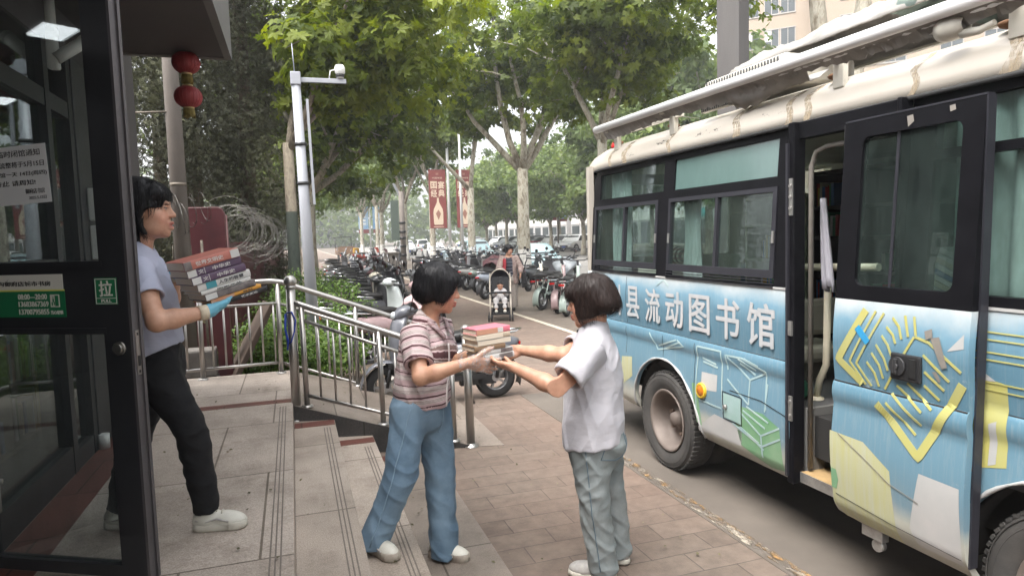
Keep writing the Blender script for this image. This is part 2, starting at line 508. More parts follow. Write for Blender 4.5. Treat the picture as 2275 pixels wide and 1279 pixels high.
r_.add(vs, [(0, 1, 4, 3), (1, 2, 5, 4), (0, 6, 7, 1), (1, 7, 8, 2), (3, 4, 10, 9), (4, 5, 11, 10), (0, 3, 9, 6), (2, 8, 11, 5), (6, 9, 10, 7), (7, 10, 11, 8)])
structure(r_.build('ramp', granite_mat('ramp_granite', (0.32, 0.27, 0.23), (0.19, 0.16, 0.138), (0.9, 1.3, 0.3, 0.1))))
r_ = MB(); d_ = 0.012
vs = [(RX0, rampy(RX0) - d_, 0.433), (RX1, rampy(RX1) - d_, 0.008), (RX1, rampy(RX1) - d_, -0.05), (RX0, rampy(RX0) - d_, -0.05)]
vs += [(x, y + d_ - 0.001, z) for x, y, z in vs]
r_.add(vs, [(0, 3, 2, 1), (4, 5, 6, 7), (0, 1, 5, 4), (1, 2, 6, 5), (2, 3, 7, 6), (3, 0, 4, 7)])
structure(r_.build('ramp_side', M_dark_granite))
structure(MB().bb((-12, 7.44, -0.05), (1.05, 30, 0.06)).build('planting_bed', M_soil))
structure(MB().bb((1.05, 7.9, -0.05), (1.15, 30, 0.12)).build('bed_kerb', M_kerb))
# ------------------------------------------------------------------ bookshop front on the left, its open glass door
M_frame = pm('dark_aluminium', (0.032, 0.033, 0.037), 0.42, 0.3, var=0.2, vscale=8)
M_frame2 = pm('edge_aluminium', (0.115, 0.105, 0.11), 0.45, 0.4, var=0.2, vscale=6)
M_soffit = pm('soffit_panel', (0.055, 0.048, 0.05), 0.6, var=0.2, vscale=2)
M_fascia = pm('fascia_panel', (0.15, 0.145, 0.145), 0.6, var=0.15, vscale=2)
M_stone = pm('black_stone', (0.018, 0.018, 0.019), 0.5, c2=(0.045, 0.045, 0.047), vscale=60, bmp=0.6, bscale=90, bdist=0.004)
M_interior = pm('interior_wall', (0.10, 0.098, 0.096), 0.8, var=0.15, vscale=2)
M_intfloor = pm('interior_floor', (0.07, 0.066, 0.06), 0.35, var=0.2, vscale=2)
M_glass_shop = glass_mat('shop_glass', (0.80, 0.84, 0.84), 0.08, (0.03, 0.035, 0.035), 0.01, 0.08)
M_glass_door = glass_mat('door_glass', (0.82, 0.85, 0.85), 0.07, (0.16, 0.17, 0.17), 0.01, 0.12)  # grey body colour paints a reflection haze into the pane
M_steel = pm('brushed_steel', (0.46, 0.44, 0.415), 0.36, 1.0, var=0.15, vscale=14, stretch=(1, 1, 0.2))
M_whitep = pm('white_plastic', (0.72, 0.72, 0.69), 0.45, var=0.08, vscale=5)
M_panel_light = pm('ceiling_light_panel', (0.95, 0.97, 1.0), 0.5, emit=3.0)
M_black = pm('black_plastic', (0.014, 0.014, 0.015), 0.5)
FX = -1.32          # plane of the shop front
shop = thing('bookshop', 'dark framed glass bookshop front with a deep grey canopy beside the steps', 'building', (0, 0, 0))
w = MB()
w.bb((-7, 6.05, PZ), (FX + 0.02, 7.05, 4.6))                        # end wall / pier
w.bb((-7, -3, 3.55), (FX, 6.05, 4.6))                               # wall above
w.bb((FX - 0.12, -3, 3.02), (FX, 6.05, 3.5499))
w.bb((-7, -3.2, PZ), (FX, -3, 4.6))
w.build('wall', M_soffit, shop)
w = MB(); w.bb((-6.2, -3, PZ), (-6.0, 6.05, 3.55)); w.build('inner_wall', M_interior, shop)
MB().bb((-6, -3, PZ + 0.001), (FX - 0.13, 6.05, PZ + 0.006)).build('inner_floor', M_intfloor, shop)
MB().bb((-6, -3, 3.12), (FX - 0.13, 6.05, 3.2)).build('inner_ceiling', M_interior, shop)
for cx_, cy_ in ((-2.6, 2.52), (-5.1, 2.2), (-3.6, 4.6)):
 MB().bb((cx_ - 0.15, cy_ - 0.09, 3.105), (cx_ + 0.15, cy_ + 0.09, 3.119)).build('ceiling_light', M_panel_light, shop)
cn = MB()
cn.bb((FX, -3, 3.30), (-0.44, 6.02, 3.42))
cn.build('canopy_soffit', M_soffit, shop)
cn = MB()
cn.bb((-0.44, -3, 3.29), (-0.385, 6.08, 3.78)); cn.bb((FX - 0.02, 6.02, 3.29), (-0.44, 6.08, 3.78)); cn.bb((FX, -3, 3.72), (-0.44, 6.02, 3.78))
cn.build('canopy_fascia', M_fascia, shop)
fr = MB()
for y in (3.42, 4.62, 5.05): fr.bb((FX - 0.06, y - 0.04, PZ), (FX + 0.02, y + 0.04, 3.02))
fr.bb((FX - 0.055, 3.46, PZ), (FX + 0.015, 4.58, PZ + 0.17)); fr.bb((FX - 0.055, 3.46, 2.62), (FX + 0.015, 4.58, 2.72))
fr.bb((FX - 0.055, 3.46, 1.62), (FX + 0.015, 4.58, 1.74))
fr.bb((FX - 0.055, 4.66, PZ), (FX + 0.015, 5.01, PZ + 0.12)); fr.bb((FX - 0.055, 4.66, 2.62), (FX + 0.015, 5.01, 2.72))
fr.bb((FX - 0.055, -3, 2.62), (FX + 0.015, 3.38, 2.72)); fr.bb((FX - 0.055, 2.3, PZ), (FX + 0.015, 2.36, 2.62)); fr.bb((FX - 0.055, -3, PZ), (FX + 0.015, 2.3, PZ + 0.12))
fr.build('window_frame', M_frame, shop)
for (y0, y1, z0, z1) in ((3.46, 4.58, 0.62, 1.62), (3.46, 4.58, 1.74, 2.62), (3.46, 4.58, 2.72, 3.02), (4.66, 5.01, 0.57, 2.62), (-3, 2.3, 0.57, 2.62)):
 MB().bb((FX - 0.028, y0, z0), (FX - 0.020, y1, z1)).build('window_pane', M_glass_shop, shop)
MB().bb((FX - 0.3, 5.09, PZ), (FX + 0.03, 6.05, 3.02), bev=0.006).build('stone_pilaster', M_stone, shop)
lk = MB(); lk.bb((FX + 0.015, 3.475, 0.64), (FX + 0.03, 3.50, 0.92)); lk.cyl((FX + 0.03, 3.487, 0.78), (FX + 0.045, 3.487, 0.78), 0.012)
lk.build('lock_plate', M_steel, shop)
MB().cyl((FX + 0.05, 5.1, PZ + 0.003), (FX + 0.05, 5.1, PZ + 0.10), 0.035).build('door_stopper', M_whitep, shop)
ib = MB(); ib.bb((FX + 0.03, 5.22, 1.98), (FX + 0.10, 5.36, 2.20), bev=0.01); ib.build('intercom', M_whitep, shop)
ib = MB(); ib.bb((FX + 0.03, 5.22, 1.72), (FX + 0.10, 5.36, 1.95), bev=0.01); ib.build('intercom', M_whitep, shop)
for z in (2.09, 1.83): MB().bb((FX + 0.1, 5.25, z - 0.04), (FX + 0.106, 5.29, z + 0.05)).build('intercom_window', M_black, shop)
cc = thing('security_camera', 'white bullet security camera on a bracket above the shop window', 'security camera', (-1.30, 4.78, 2.86))
c_ = MB(); c_.cyl((0, 0, 0.25), (0.0, 0, 0.43), 0.03); c_.bb((-0.04, -0.04, 0.22), (0.03, 0.04, 0.25)); c_.box((0.0, 0, 0.12), (0.06, 0.07, 0.22), (0.1, 0, 0), bev=0.012)
c_.build('bracket', M_whitep, cc)
c_ = MB(); c_.cyl((0.02, -0.02, 0.07), (0.16, 0.06, 0.20), 0.035, 16); c_.cyl((0.15, 0.054, 0.19), (0.17, 0.066, 0.21), 0.04, 16)
c_.build('camera_body', M_whitep, cc)
M_wood = pm('shelf_wood', (0.20, 0.15, 0.10), 0.6, var=0.2)
sh = thing('book_display_shelf', 'low wooden shelf of books just behind the shop glass', 'bookshelf', (-2.1, 5.2, PZ))
s_ = MB()
for z in (0.02, 0.42, 0.82): s_.bb((-0.3, -0.9, z), (0.3, 0.8, z + 0.03))
for y in (-0.9, -0.05, 0.77): s_.bb((-0.3, y, 0.0), (0.3, y + 0.03, 0.85))
s_.build('shelf_frame', M_wood, sh)
rnd = random.Random(4)
bmats = [pm('book_cover_%s' % n, c, 0.5) for n, c in (('red', (0.45, 0.05, 0.04)), ('cream', (0.6, 0.55, 0.42)), ('blue', (0.07, 0.17, 0.38)), ('green', (0.08, 0.25, 0.12)), ('white', (0.7, 0.7, 0.68)), ('yellow', (0.6, 0.42, 0.06)))]
s_ = MB()
for z in (0.05, 0.45, 0.85):
 y = -0.86
 while y < 0.72:
  t = rnd.uniform(0.015, 0.05)
  if not (-0.09 < y < 0.0): s_.bb((0.02, y, z), (rnd.uniform(0.2, 0.28), y + t, z + rnd.uniform(0.2, 0.3)), rnd.randrange(6))
  y += t + 0.003
tag(s_.build('book_rows', bmats, sh), kind='stuff')
DP = Vector((-0.60, 2.95, 0)); DU = Vector((-0.877, 0.481, 0)); DN = Vector((-0.481, -0.877, 0))   # along leaf, towards the viewer
door_w = 0.84
door = bpy.data.objects.new('glass_door', None); col.objects.link(door); door.parent = shop
def dbox(mb, s0, s1, z0, z1, t0, t1, mi=0):
 vs = []
 for z in (z0, z1):
  for s, t in ((s0, t0), (s1, t0), (s1, t1), (s0, t1)):
   p = DP + DU * s + DN * t; vs.append((p.x, p.y, z))
 mb.add(vs, [(0, 3, 2, 1), (4, 5, 6, 7), (0, 1, 5, 4), (1, 2, 6, 5), (2, 3, 7, 6), (3, 0, 4, 7)], mi)
T0, T1 = -0.026, 0.026
lf = MB()
dbox(lf, 0.0, 0.105, 0.475, 2.95, T0, T1); dbox(lf, door_w - 0.1, door_w, 0.475, 2.95, T0, T1)
dbox(lf, 0.105, door_w - 0.1, 0.475, 0.525, T0 + 0.003, T1 - 0.003); dbox(lf, 0.105, door_w - 0.1, 2.86, 2.95, T0 + 0.003, T1 - 0.003)
dbox(lf, 0.105, door_w - 0.1, 1.475, 1.735, T0 + 0.006, T1 - 0.006)
dbox(lf, 0.105, door_w - 0.1, 1.725, 1.748, T0 + 0.003, T1 + 0.002); dbox(lf, 0.105, door_w - 0.1, 1.462, 1.486, T0 + 0.003, T1 + 0.002)
dbox(lf, 0.105, 0.118, 1.748, 2.86, T0 + 0.006, T1 - 0.002); dbox(lf, 0.105, 0.118, 0.525, 1.462, T0 + 0.006, T1 - 0.002)
lf.build('door_frame', M_frame, door)
e_ = MB(); dbox(e_, -0.012, 0.0, 0.475, 2.95, T0 - 0.004, T1 + 0.001)
dbox(e_, -0.020, -0.012, 0.475, 2.95, -0.020, -0.006); e_.build('edge_seal', M_frame2, door)
for z0, z1 in ((0.525, 1.462), (1.748, 2.86)):
 p_ = MB(); dbox(p_, 0.105, door_w - 0.1, z0, z1, -0.004, 0.004); p_.build('pane', M_glass_door, door)
lk = MB()
c0 = DP + DU * 0.05; c0.z = 1.407
lk.cyl(c0 + DN * 0.02, c0 + DN * 0.034, 0.027, 20); lk.cyl(c0 + DN * 0.034, c0 + DN * 0.044, 0.020, 20)
lk.build('lock', M_steel, door)
lk = MB(); dbox(lk, -0.0145, -0.0121, 1.30, 1.475, -0.005, 0.016); lk.build('lock_plate', M_steel, door)
lk = MB(); dbox(lk, -0.0165, -0.0146, 1.335, 1.375, 0.0, 0.011); dbox(lk, -0.016, -0.0146, 1.455, 1.465, 0.002, 0.009); dbox(lk, -0.016, -0.0146, 1.308, 1.318, 0.002, 0.009); lk.build('latch_hole', M_black, door)
M_green = pm('sign_green', (0.008, 0.14, 0.055), 0.5)
M_signw = pm('sign_white', (0.56, 0.55, 0.50), 0.6)
M_cream = pm('sign_cream', (0.50, 0.48, 0.40), 0.6)
M_ink = pm('black_ink', (0.012, 0.012, 0.014), 0.7)
M_yel = pm('sign_yellow', (0.62, 0.58, 0.12), 0.6)
M_paper = pm('notice_paper_white', (0.60, 0.61, 0.62), 0.75, var=0.06, vscale=4)
def dtext(mb, s, size, su, z, t, mi, fit=None, bold=0.0, tilt=0.0):
 o = DP + DU * su + DN * t; o.z = z
 text_mb(mb, s, size, o, -DU + Vector((0, 0, tilt)), (0, 0, 1), 0.0012, mi, bold, fit=fit)
TS = T1 - 0.006
sg = MB()
dbox(sg, 0.285, 0.62, 1.530, 1.634, TS, TS + 0.002, 0)
dbox(sg, 0.29, 0.62, 1.640, 1.700, TS, TS + 0.002, 1)
dbox(sg, 0.286, 0.62, 1.634, 1.640, TS, TS + 0.002, 2)
dtext(sg, '樱桃沟御府店城市书房', 0.04, 0.300 + 0.20, 1.669, TS + 0.0026, 3, fit=(0.31, 0.030), bold=0.0006)
dtext(sg, '08:00—20:00', 0.03, 0.435, 1.612, TS + 0.0026, 1, fit=(0.135, 0.022), bold=0.0005)
dtext(sg, '13683867369', 0.03, 0.432, 1.583, TS + 0.0026, 1, fit=(0.14, 0.022), bold=0.0005)
dtext(sg, '13700795855', 0.03, 0.432, 1.552, TS + 0.0026, 1, fit=(0.14, 0.022), bold=0.0005)
dtext(sg, '当心玻璃', 0.02, 0.326, 1.549, TS + 0.0026, 1, fit=(0.056, 0.016), bold=0.0004)
dbox(sg, 0.310, 0.352, 1.570, 1.620, TS + 0.002, TS + 0.0032, 1)
dbox(sg, 0.314, 0.330, 1.574, 1.616, TS + 0.0032, TS + 0.0042, 0)
dbox(sg, 0.335, 0.341, 1.590, 1.604, TS + 0.0032, TS + 0.0042, 0); dbox(sg, 0.336, 0.340, 1.606, 1.611, TS + 0.0032, TS + 0.0042, 0)
dbox(sg, 0.341, 0.346, 1.576, 1.590, TS + 0.0032, TS + 0.0042, 0); dbox(sg, 0.332, 0.336, 1.578, 1.592, TS + 0.0032, TS + 0.0042, 0)
tag(sg.build('opening_hours_sign', [M_green, M_signw, M_yel, M_ink], door), 'green and white opening hours sign')
pl = MB()
dbox(pl, 0.043, 0.142, 1.578, 1.682, T1, T1 + 0.0015, 0)
for a in ((0.046, 0.139, 1.581, 1.5835), (0.046, 0.139, 1.676, 1.6785), (0.046, 0.0485, 1.5835, 1.676), (0.1365, 0.139, 1.5835, 1.676), (0.0485, 0.1365, 1.602, 1.604)):
 dbox(pl, *a, T1 + 0.0015, T1 + 0.0025, 1)
dtext(pl, '拉', 0.07, 0.0925, 1.640, T1 + 0.002, 1, fit=(0.060, 0.062), bold=0.0012)
dtext(pl, 'PULL', 0.02, 0.0925, 1.5925, T1 + 0.002, 1, fit=(0.045, 0.012), bold=0.0004)
tag(pl.build('pull_sticker', [M_green, M_signw], door), 'square green pull sticker')
nt_ = MB()
vs = []
for (s, z) in ((0.333, 2.213), (0.322, 1.985), (0.62, 1.972), (0.64, 2.20)):
 p = DP + DU * s
 vs.append(((p + DN * 0.006).x, (p + DN * 0.006).y, z)); vs.append(((p + DN * 0.0075).x, (p + DN * 0.0075).y, z))
nt_.add(vs, [(1, 3, 5, 7), (0, 6, 4, 2), (0, 2, 3, 1), (2, 4, 5, 3), (4, 6, 7, 5), (6, 0, 1, 7)], 0)
for txt, su, z, wd, hh in (('临时闭馆通知', 0.46, 2.178, 0.20, 0.026), ('书流整将于5月15日', 0.462, 2.135, 0.235, 0.023), ('闭馆一天 14日(周四)', 0.457, 2.097, 0.245, 0.021), ('特此 请周知!', 0.485, 2.062, 0.19, 0.021), ('御府店书房', 0.395, 2.030, 0.09, 0.020), ('2025.5.12日', 0.385, 2.004, 0.08, 0.013)):
 dtext(nt_, txt, 0.03, su, z, 0.0081, 1, fit=(wd, hh), tilt=0.03)
tag(nt_.build('paper_notice', [M_paper, M_ink], door), 'white handwritten paper notice')
M_lred = pm('lantern_red_silk', (0.30, 0.035, 0.038), 0.6, var=0.25, vscale=12, bmp=0.15, bscale=120)
M_gold = pm('lantern_gold', (0.45, 0.33, 0.14), 0.5, var=0.2, vscale=30)
M_fringe = pm('lantern_fringe', (0.26, 0.20, 0.055), 0.8, var=0.4, vscale=90, stretch=(1, 1, 0.1))
def lantern(name, label, z):
 t = thing(name, label, 'lantern', (-0.715, 6.2 - 0.25, z), 0, 'red lanterns under the canopy')
 b = MB(); pr = []
 for i in range(17):
  a = -PI / 2 + PI * i / 16
  pr.append((max(0.035, 0.103 * math.cos(a) ** 0.8), 0.083 * math.sin(a)))
 vs = []; seg = 48
 b.lathe(pr, seg=seg)
 for i in range(24):
  a0 = 2 * PI * i / 24
  b.tube([((r_ + 0.0008) * math.cos(a0), (r_ + 0.0008) * math.sin(a0), h) for r_, h in pr[1:-1]], 0.0016, 5)
 b.build('lantern_body', M_lred, t)
 c = MB(); c.cyl((0, 0, 0.080), (0, 0, 0.092), 0.040, 20); c.cyl((0, 0, -0.094), (0, 0, -0.080), 0.040, 20)
 c.build('cap', M_gold, t)
 f = MB()
 for i in range(34):
  a = 2 * PI * i / 34
  f.tube([(0.036 * math.cos(a), 0.036 * math.sin(a), -0.092), (0.040 * math.cos(a), 0.040 * math.sin(a), -0.125), (0.041 * math.cos(a + 0.1), 0.041 * math.sin(a + 0.1), -0.155 - 0.01 * math.sin(i * 7.0))], 0.0038, 4)
 f.build('fringe', M_fringe, t)
 l = MB(); l.cyl((0, 0, 0.09), (0, 0, 0.13), 0.004, 6); l.build('cord', M_fringe, t)
 return t
lantern('lantern', 'red silk lantern hanging right under the canopy, upper of the pair', 3.225)
lantern('lantern', 'red silk lantern hung below another lantern, lower of the pair', 2.962)
MB().cyl((-0.715, 5.95, 3.35), (-0.715, 5.95, 3.30), 0.03, 12).build('lantern_hook', M_steel, shop)
# ------------------------------------------------------------------ stainless railings
def railing(name, label, loc=(0, 0, 0)):
 return thing(name, label, 'railing', loc)
BY = 7.30
def fy(x): return 5.91 - 0.2606 * (x + 0.04)
FY = fy(-0.035)
rl = railing('ramp_railing', 'stainless steel railing with a ball topped corner post on the near side of the ramp')
def post_ball(name, x, y, z0, z1, r, rb_, ang=0.0):
 p_ = MB(); p_.cyl((x, y, z0), (x + ang, y, z1 - 0.03), r, 24); p_.lathe([(r, z1 - 0.06), (r * 1.2, z1 - 0.055), (r * 1.2, z1 - 0.04), (r * .8, z1 - 0.03)], (x + ang, y, 0), seg=20)
 p_.ball((x + ang, y, z1), rb_, 24); p_.lathe([(r * 1.9, z0), (r * 1.9, z0 + 0.008), (r * 1.2, z0 + 0.014), (r, z0 + 0.03)], (x, y, 0), seg=24)
 p_.build(name, M_steel, rl)
post_ball('corner_post', -0.035, FY, 0.30, 1.47, 0.038, 0.053, 0.006)
post_ball('end_post', 1.38, fy(1.38), 0.0, 1.01, 0.036, 0.045, -0.016)
T1_ = lambda x: 1.289 - .379 * x
T2_ = lambda x: 1.162 - .391 * x
T3_ = lambda x: .522 - .296 * x
t_ = MB(); t_.tube([(x, fy(x), z) for x, z in ((-0.03, T1_(-.03)), (0.04, T1_(.04)), (1.22, T1_(1.22)), (1.30, T1_(1.27)), (1.365, .85))], 0.026, 16)
t_.build('handrail', M_steel, rl)
t_ = MB()
t_.tube([(.045, fy(.045), T2_(.045)), (1.24, fy(1.24), T2_(1.24))], 0.016, 12)
t_.tube([(.045, fy(.045), T3_(.045)), (1.24, fy(1.24), T3_(1.24))], 0.016, 12)
t_.build('cross_rail', M_steel, rl)
for x in (0.05, 0.66, 1.24):
 q = MB(); q.tube([(x + 0.005, fy(x), rampz(x)), (x - 0.003, fy(x), T1_(x) - .01)], 0.023, 16)
 q.lathe([(0.05, rampz(x) + .003), (0.05, rampz(x) + 0.014), (0.025, rampz(x) + 0.022)], (x + 0.005, fy(x), 0), seg=20)
 q.build('post', M_steel, rl)
for x in (0.17, 0.29, 0.41, 0.53, 0.78, 0.90, 1.01, 1.12):
 q = MB(); q.cyl((x, fy(x), T3_(x)), (x, fy(x), T2_(x)), 0.010, 10); q.build('baluster', M_steel, rl)
def slope(z0, x): return z0 - 0.385 * x
rb = railing('landing_railing', 'stainless steel railing along the back of the landing and the far side of the ramp')
t_ = MB(); t_.tube([(-1.12, BY, 1.395), (-0.22, BY, 1.405), (-0.12, BY, 1.39), (1.5, BY, slope(1.34, 1.5)), (1.6, BY, slope(1.34, 1.6) - 0.05)], 0.028, 16)
t_.build('handrail', M_steel, rb)
t_ = MB(); t_.tube([(-1.12, BY, 1.165), (-0.17, BY, 1.18)], 0.015, 12); t_.tube([(-1.12, BY, 0.55), (-0.17, BY, 0.565)], 0.016, 12)
t_.tube([(-0.17, BY, 1.18), (1.5, BY, slope(1.115, 1.5))], 0.015, 12); t_.tube([(-0.17, BY, 0.565), (1.5, BY, slope(0.50, 1.5))], 0.015, 12)
t_.build('cross_rail', M_steel, rb)
for x, z0, z1 in ((-0.905, PZ, 1.385), (-0.165, PZ, 1.38), (0.60, rampz(0.6), slope(1.34, 0.6)), (1.35, rampz(1.35), slope(1.34, 1.35))):
 q = MB(); q.cyl((x - 0.005, BY, z0), (x + 0.005, BY, z1), 0.024, 16); q.lathe([(0.05, z0), (0.05, z0 + 0.012), (0.025, z0 + 0.02)], (x - 0.005, BY, 0), seg=20)
 q.build('post', M_steel, rb)
for i in range(8):
 x = -1.04 + i * 0.118
 if abs(x + 0.905) < 0.03: continue
 q = MB(); q.cyl((x, BY, 0.555), (x, BY, 1.17), 0.0105, 10); q.build('baluster', M_steel, rb)
for i in range(12):
 x = -0.04 + i * 0.118
 if abs(x - 0.60) < 0.04 or abs(x - 1.35) < 0.04: continue
 q = MB(); q.cyl((x, BY, slope(0.50, x)), (x, BY, slope(1.115, x)), 0.0105, 10); q.build('baluster', M_steel, rb)
M_blue = pm('blue_strap', (0.015, 0.05, 0.42), 0.6, var=0.3, vscale=30)
bs = MB()
bs.tube([(-0.075, FY + 0.02, 1.20), (-0.086, FY, 1.05), (-0.075, FY - 0.02, 0.95), (-0.045, FY - 0.045, 0.97), (-0.015, FY - 0.046, 1.06), (-0.004, FY - 0.042, 1.15), (-0.03, FY - 0.047, 1.22), (-0.07, FY - 0.01, 1.21)], 0.006, 8)
bs.tube([(-0.08, FY + 0.01, 1.2), (-0.088, FY - 0.02, 1.08), (-0.07, FY - 0.03, 0.98), (-0.078, FY - 0.02, 0.90)], 0.008, 8)
tag(bs.build('strap', M_blue), 'blue strap looped round the ball topped corner post of the railing', 'strap')
# ------------------------------------------------------------------ trees, hedge, shrubs
def leaf_mat(name, dark, mid, light, trans=0.35, rough=0.55):
 m, nt, b = _nodes(name)
 out = nt.nodes['Material Output']
 at = N(nt, 'ShaderNodeAttribute'); at.attribute_name = 'tint'
 c = ramp(nt, at.outputs['Fac'], [(0.0, dark), (0.5, mid), (1.0, light)])
 nt.links.new(c, b.inputs['Base Color']); b.inputs['Roughness'].default_value = rough
 b.inputs['Specular IOR Level'].default_value = 0.35
 tl = N(nt, 'ShaderNodeBsdfTranslucent')
 hsn = N(nt, 'ShaderNodeHueSaturation'); hsn.inputs['Saturation'].default_value = 1.15; hsn.inputs['Value'].default_value = 1.5
 nt.links.new(c, hsn.inputs['Color']); nt.links.new(hsn.outputs[0], tl.inputs['Color'])
 mx = N(nt, 'ShaderNodeMixShader'); mx.inputs[0].default_value = trans
 nt.links.new(b.outputs[0], mx.inputs[1]); nt.links.new(tl.outputs[0], mx.inputs[2])
 nt.links.new(mx.outputs[0], out.inputs['Surface'])
 return m
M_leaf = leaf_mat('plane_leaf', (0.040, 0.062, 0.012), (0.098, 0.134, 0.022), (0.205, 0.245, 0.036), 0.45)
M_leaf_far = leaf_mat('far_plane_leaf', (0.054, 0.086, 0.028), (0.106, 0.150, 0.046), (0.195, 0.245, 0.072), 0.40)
M_conifer = leaf_mat('conifer_spray', (0.045, 0.047, 0.028), (0.082, 0.084, 0.048), (0.135, 0.145, 0.075), 0.15)
M_hedge = leaf_mat('hedge_leaf', (0.05, 0.09, 0.022), (0.10, 0.17, 0.04), (0.19, 0.27, 0.07), 0.35)
M_dryleaf = leaf_mat('dry_stem_leaf', (0.05, 0.045, 0.02), (0.11, 0.10, 0.05), (0.20, 0.18, 0.10), 0.2)
def bark_mat(name, a, b2, c3, white_to=None, wrap_to=None):
 m, nt, b = _nodes(name)
 v = coords(nt, 'Object', (1, 1, 0.45))
 f = noise_tex(nt, v, 7, 4, 0.6)
 c = ramp(nt, f, [(0.36, a), (0.46, b2), (0.56, a), (0.64, c3)])
 f2 = noise_tex(nt, coords(nt, 'Object', (1, 1, 0.2)), 30, 4, 0.7)
 c = mixc(nt, 1.0, c, ramp(nt, f2, [(0.3, (0.75, 0.75, 0.75)), (0.7, (1.1, 1.1, 1.1))]), 'MULTIPLY')
 if white_to or wrap_to:
  tc = N(nt, 'ShaderNodeTexCoord'); sx = N(nt, 'ShaderNodeSeparateXYZ'); nt.links.new(tc.outputs['Object'], sx.inputs[0])
  mth = N(nt, 'ShaderNodeMath', operation='LESS_THAN'); nt.links.new(sx.outputs['Z'], mth.inputs[0]); mth.inputs[1].default_value = white_to or wrap_to
  wc = (0.62, 0.60, 0.56) if white_to else (0.05, 0.062, 0.05)
  wcol = mixc(nt, ramp(nt, noise_tex(nt, v, 9, 5, 0.7), [(0.5, (0, 0, 0)), (0.62, (1, 1, 1))]), wc, tuple(x * (0.65 if white_to else 0.7) for x in wc))
  c = mixc(nt, mth.outputs[0], c, wcol)
 nt.links.new(c, b.inputs['Base Color']); b.inputs['Roughness'].default_value = 0.85
 bump(nt, b, f2, 0.5, 0.02)
 return m
M_bark = bark_mat('plane_bark', (0.27, 0.235, 0.175), (0.37, 0.34, 0.27), (0.20, 0.165, 0.115))
M_bark_white = bark_mat('plane_bark_limewashed', (0.33, 0.295, 0.23), (0.48, 0.45, 0.37), (0.19, 0.16, 0.115), white_to=1.25)
M_bark_wrap = bark_mat('plane_bark_wrapped', (0.20, 0.165, 0.125), (0.28, 0.24, 0.18), (0.12, 0.095, 0.07), wrap_to=2.35)
M_bark_dark = bark_mat('conifer_bark', (0.10, 0.075, 0.055), (0.14, 0.11, 0.08), (0.06, 0.045, 0.035))
def _kite(a, l, w):
 d = np.array([math.sin(a), math.cos(a), 0]); p = np.array([math.cos(a), -math.sin(a), 0])
 return [(0, 0, 0), tuple(d * l * 0.55 - p * w), tuple(d * l + np.array([0, 0, -0.12 * l])), tuple(d * l * 0.55 + p * w)]
LEAF5 = np.array([_kite(a, l, w) for a, l, w in ((0, 1.0, 0.22), (0.85, 0.85, 0.2), (-0.85, 0.85, 0.2), (1.75, 0.55, 0.17), (-1.75, 0.55, 0.17))], float)
LEAF3 = np.array([_kite(a, l, w) for a, l, w in ((0, 1.0, 0.30), (1.0, 0.8, 0.26), (-1.0, 0.8, 0.26))], float)
LEAF1 = np.array([_kite(0, 1.0, 0.36)], float)
SPRAY = np.array([_kite(0, 1.0, 0.10), _kite(0.55, 0.7, 0.09), _kite(-0.5, 0.75, 0.09)], float)
def leaves(centers, normals, size, tint, proto, rng, name, mat, parent, up=0.6):
 """many small leaves; centres (n,3), outward normals (n,3)"""
 n = len(centers)
 nr = normals + rng.normal(0, 0.55, (n, 3)) + np.array([0, 0, up])
 nr /= np.linalg.norm(nr, axis=1, keepdims=True) + 1e-9
 a = rng.normal(0, 1, (n, 3)) + np.array([0, 0, -0.5])
 t = a - nr * np.sum(a * nr, axis=1, keepdims=True)
 t /= np.linalg.norm(t, axis=1, keepdims=True) + 1e-9
 s = np.cross(t, nr)
 P = proto.reshape(-1, 3)
 sz = size * rng.uniform(0.6, 1.25, n)
 V = centers[:, None, :] + sz[:, None, None] * (P[None, :, 0:1] * s[:, None, :] + P[None, :, 1:2] * t[:, None, :] + P[None, :, 2:3] * nr[:, None, :])
 k = len(P)
 F = np.arange(n * k).reshape(-1, 4)
 tt = np.repeat(tint, k)
 return np_mesh(name, V.reshape(-1, 3), F, mat, parent, False, {'tint': ('FLOAT', tt)})
def limb_path(p0, d, L, n, rng, wob=0.1, lift=0.06):
 p = np.array(p0, float); d = np.array(d, float); d /= np.linalg.norm(d); out = [p.copy()]
 for i in range(n):
  d = d + rng.normal(0, wob, 3) + np.array([0, 0, lift]); d /= np.linalg.norm(d)
  p = p + d * L / n; out.append(p.copy())
 return out
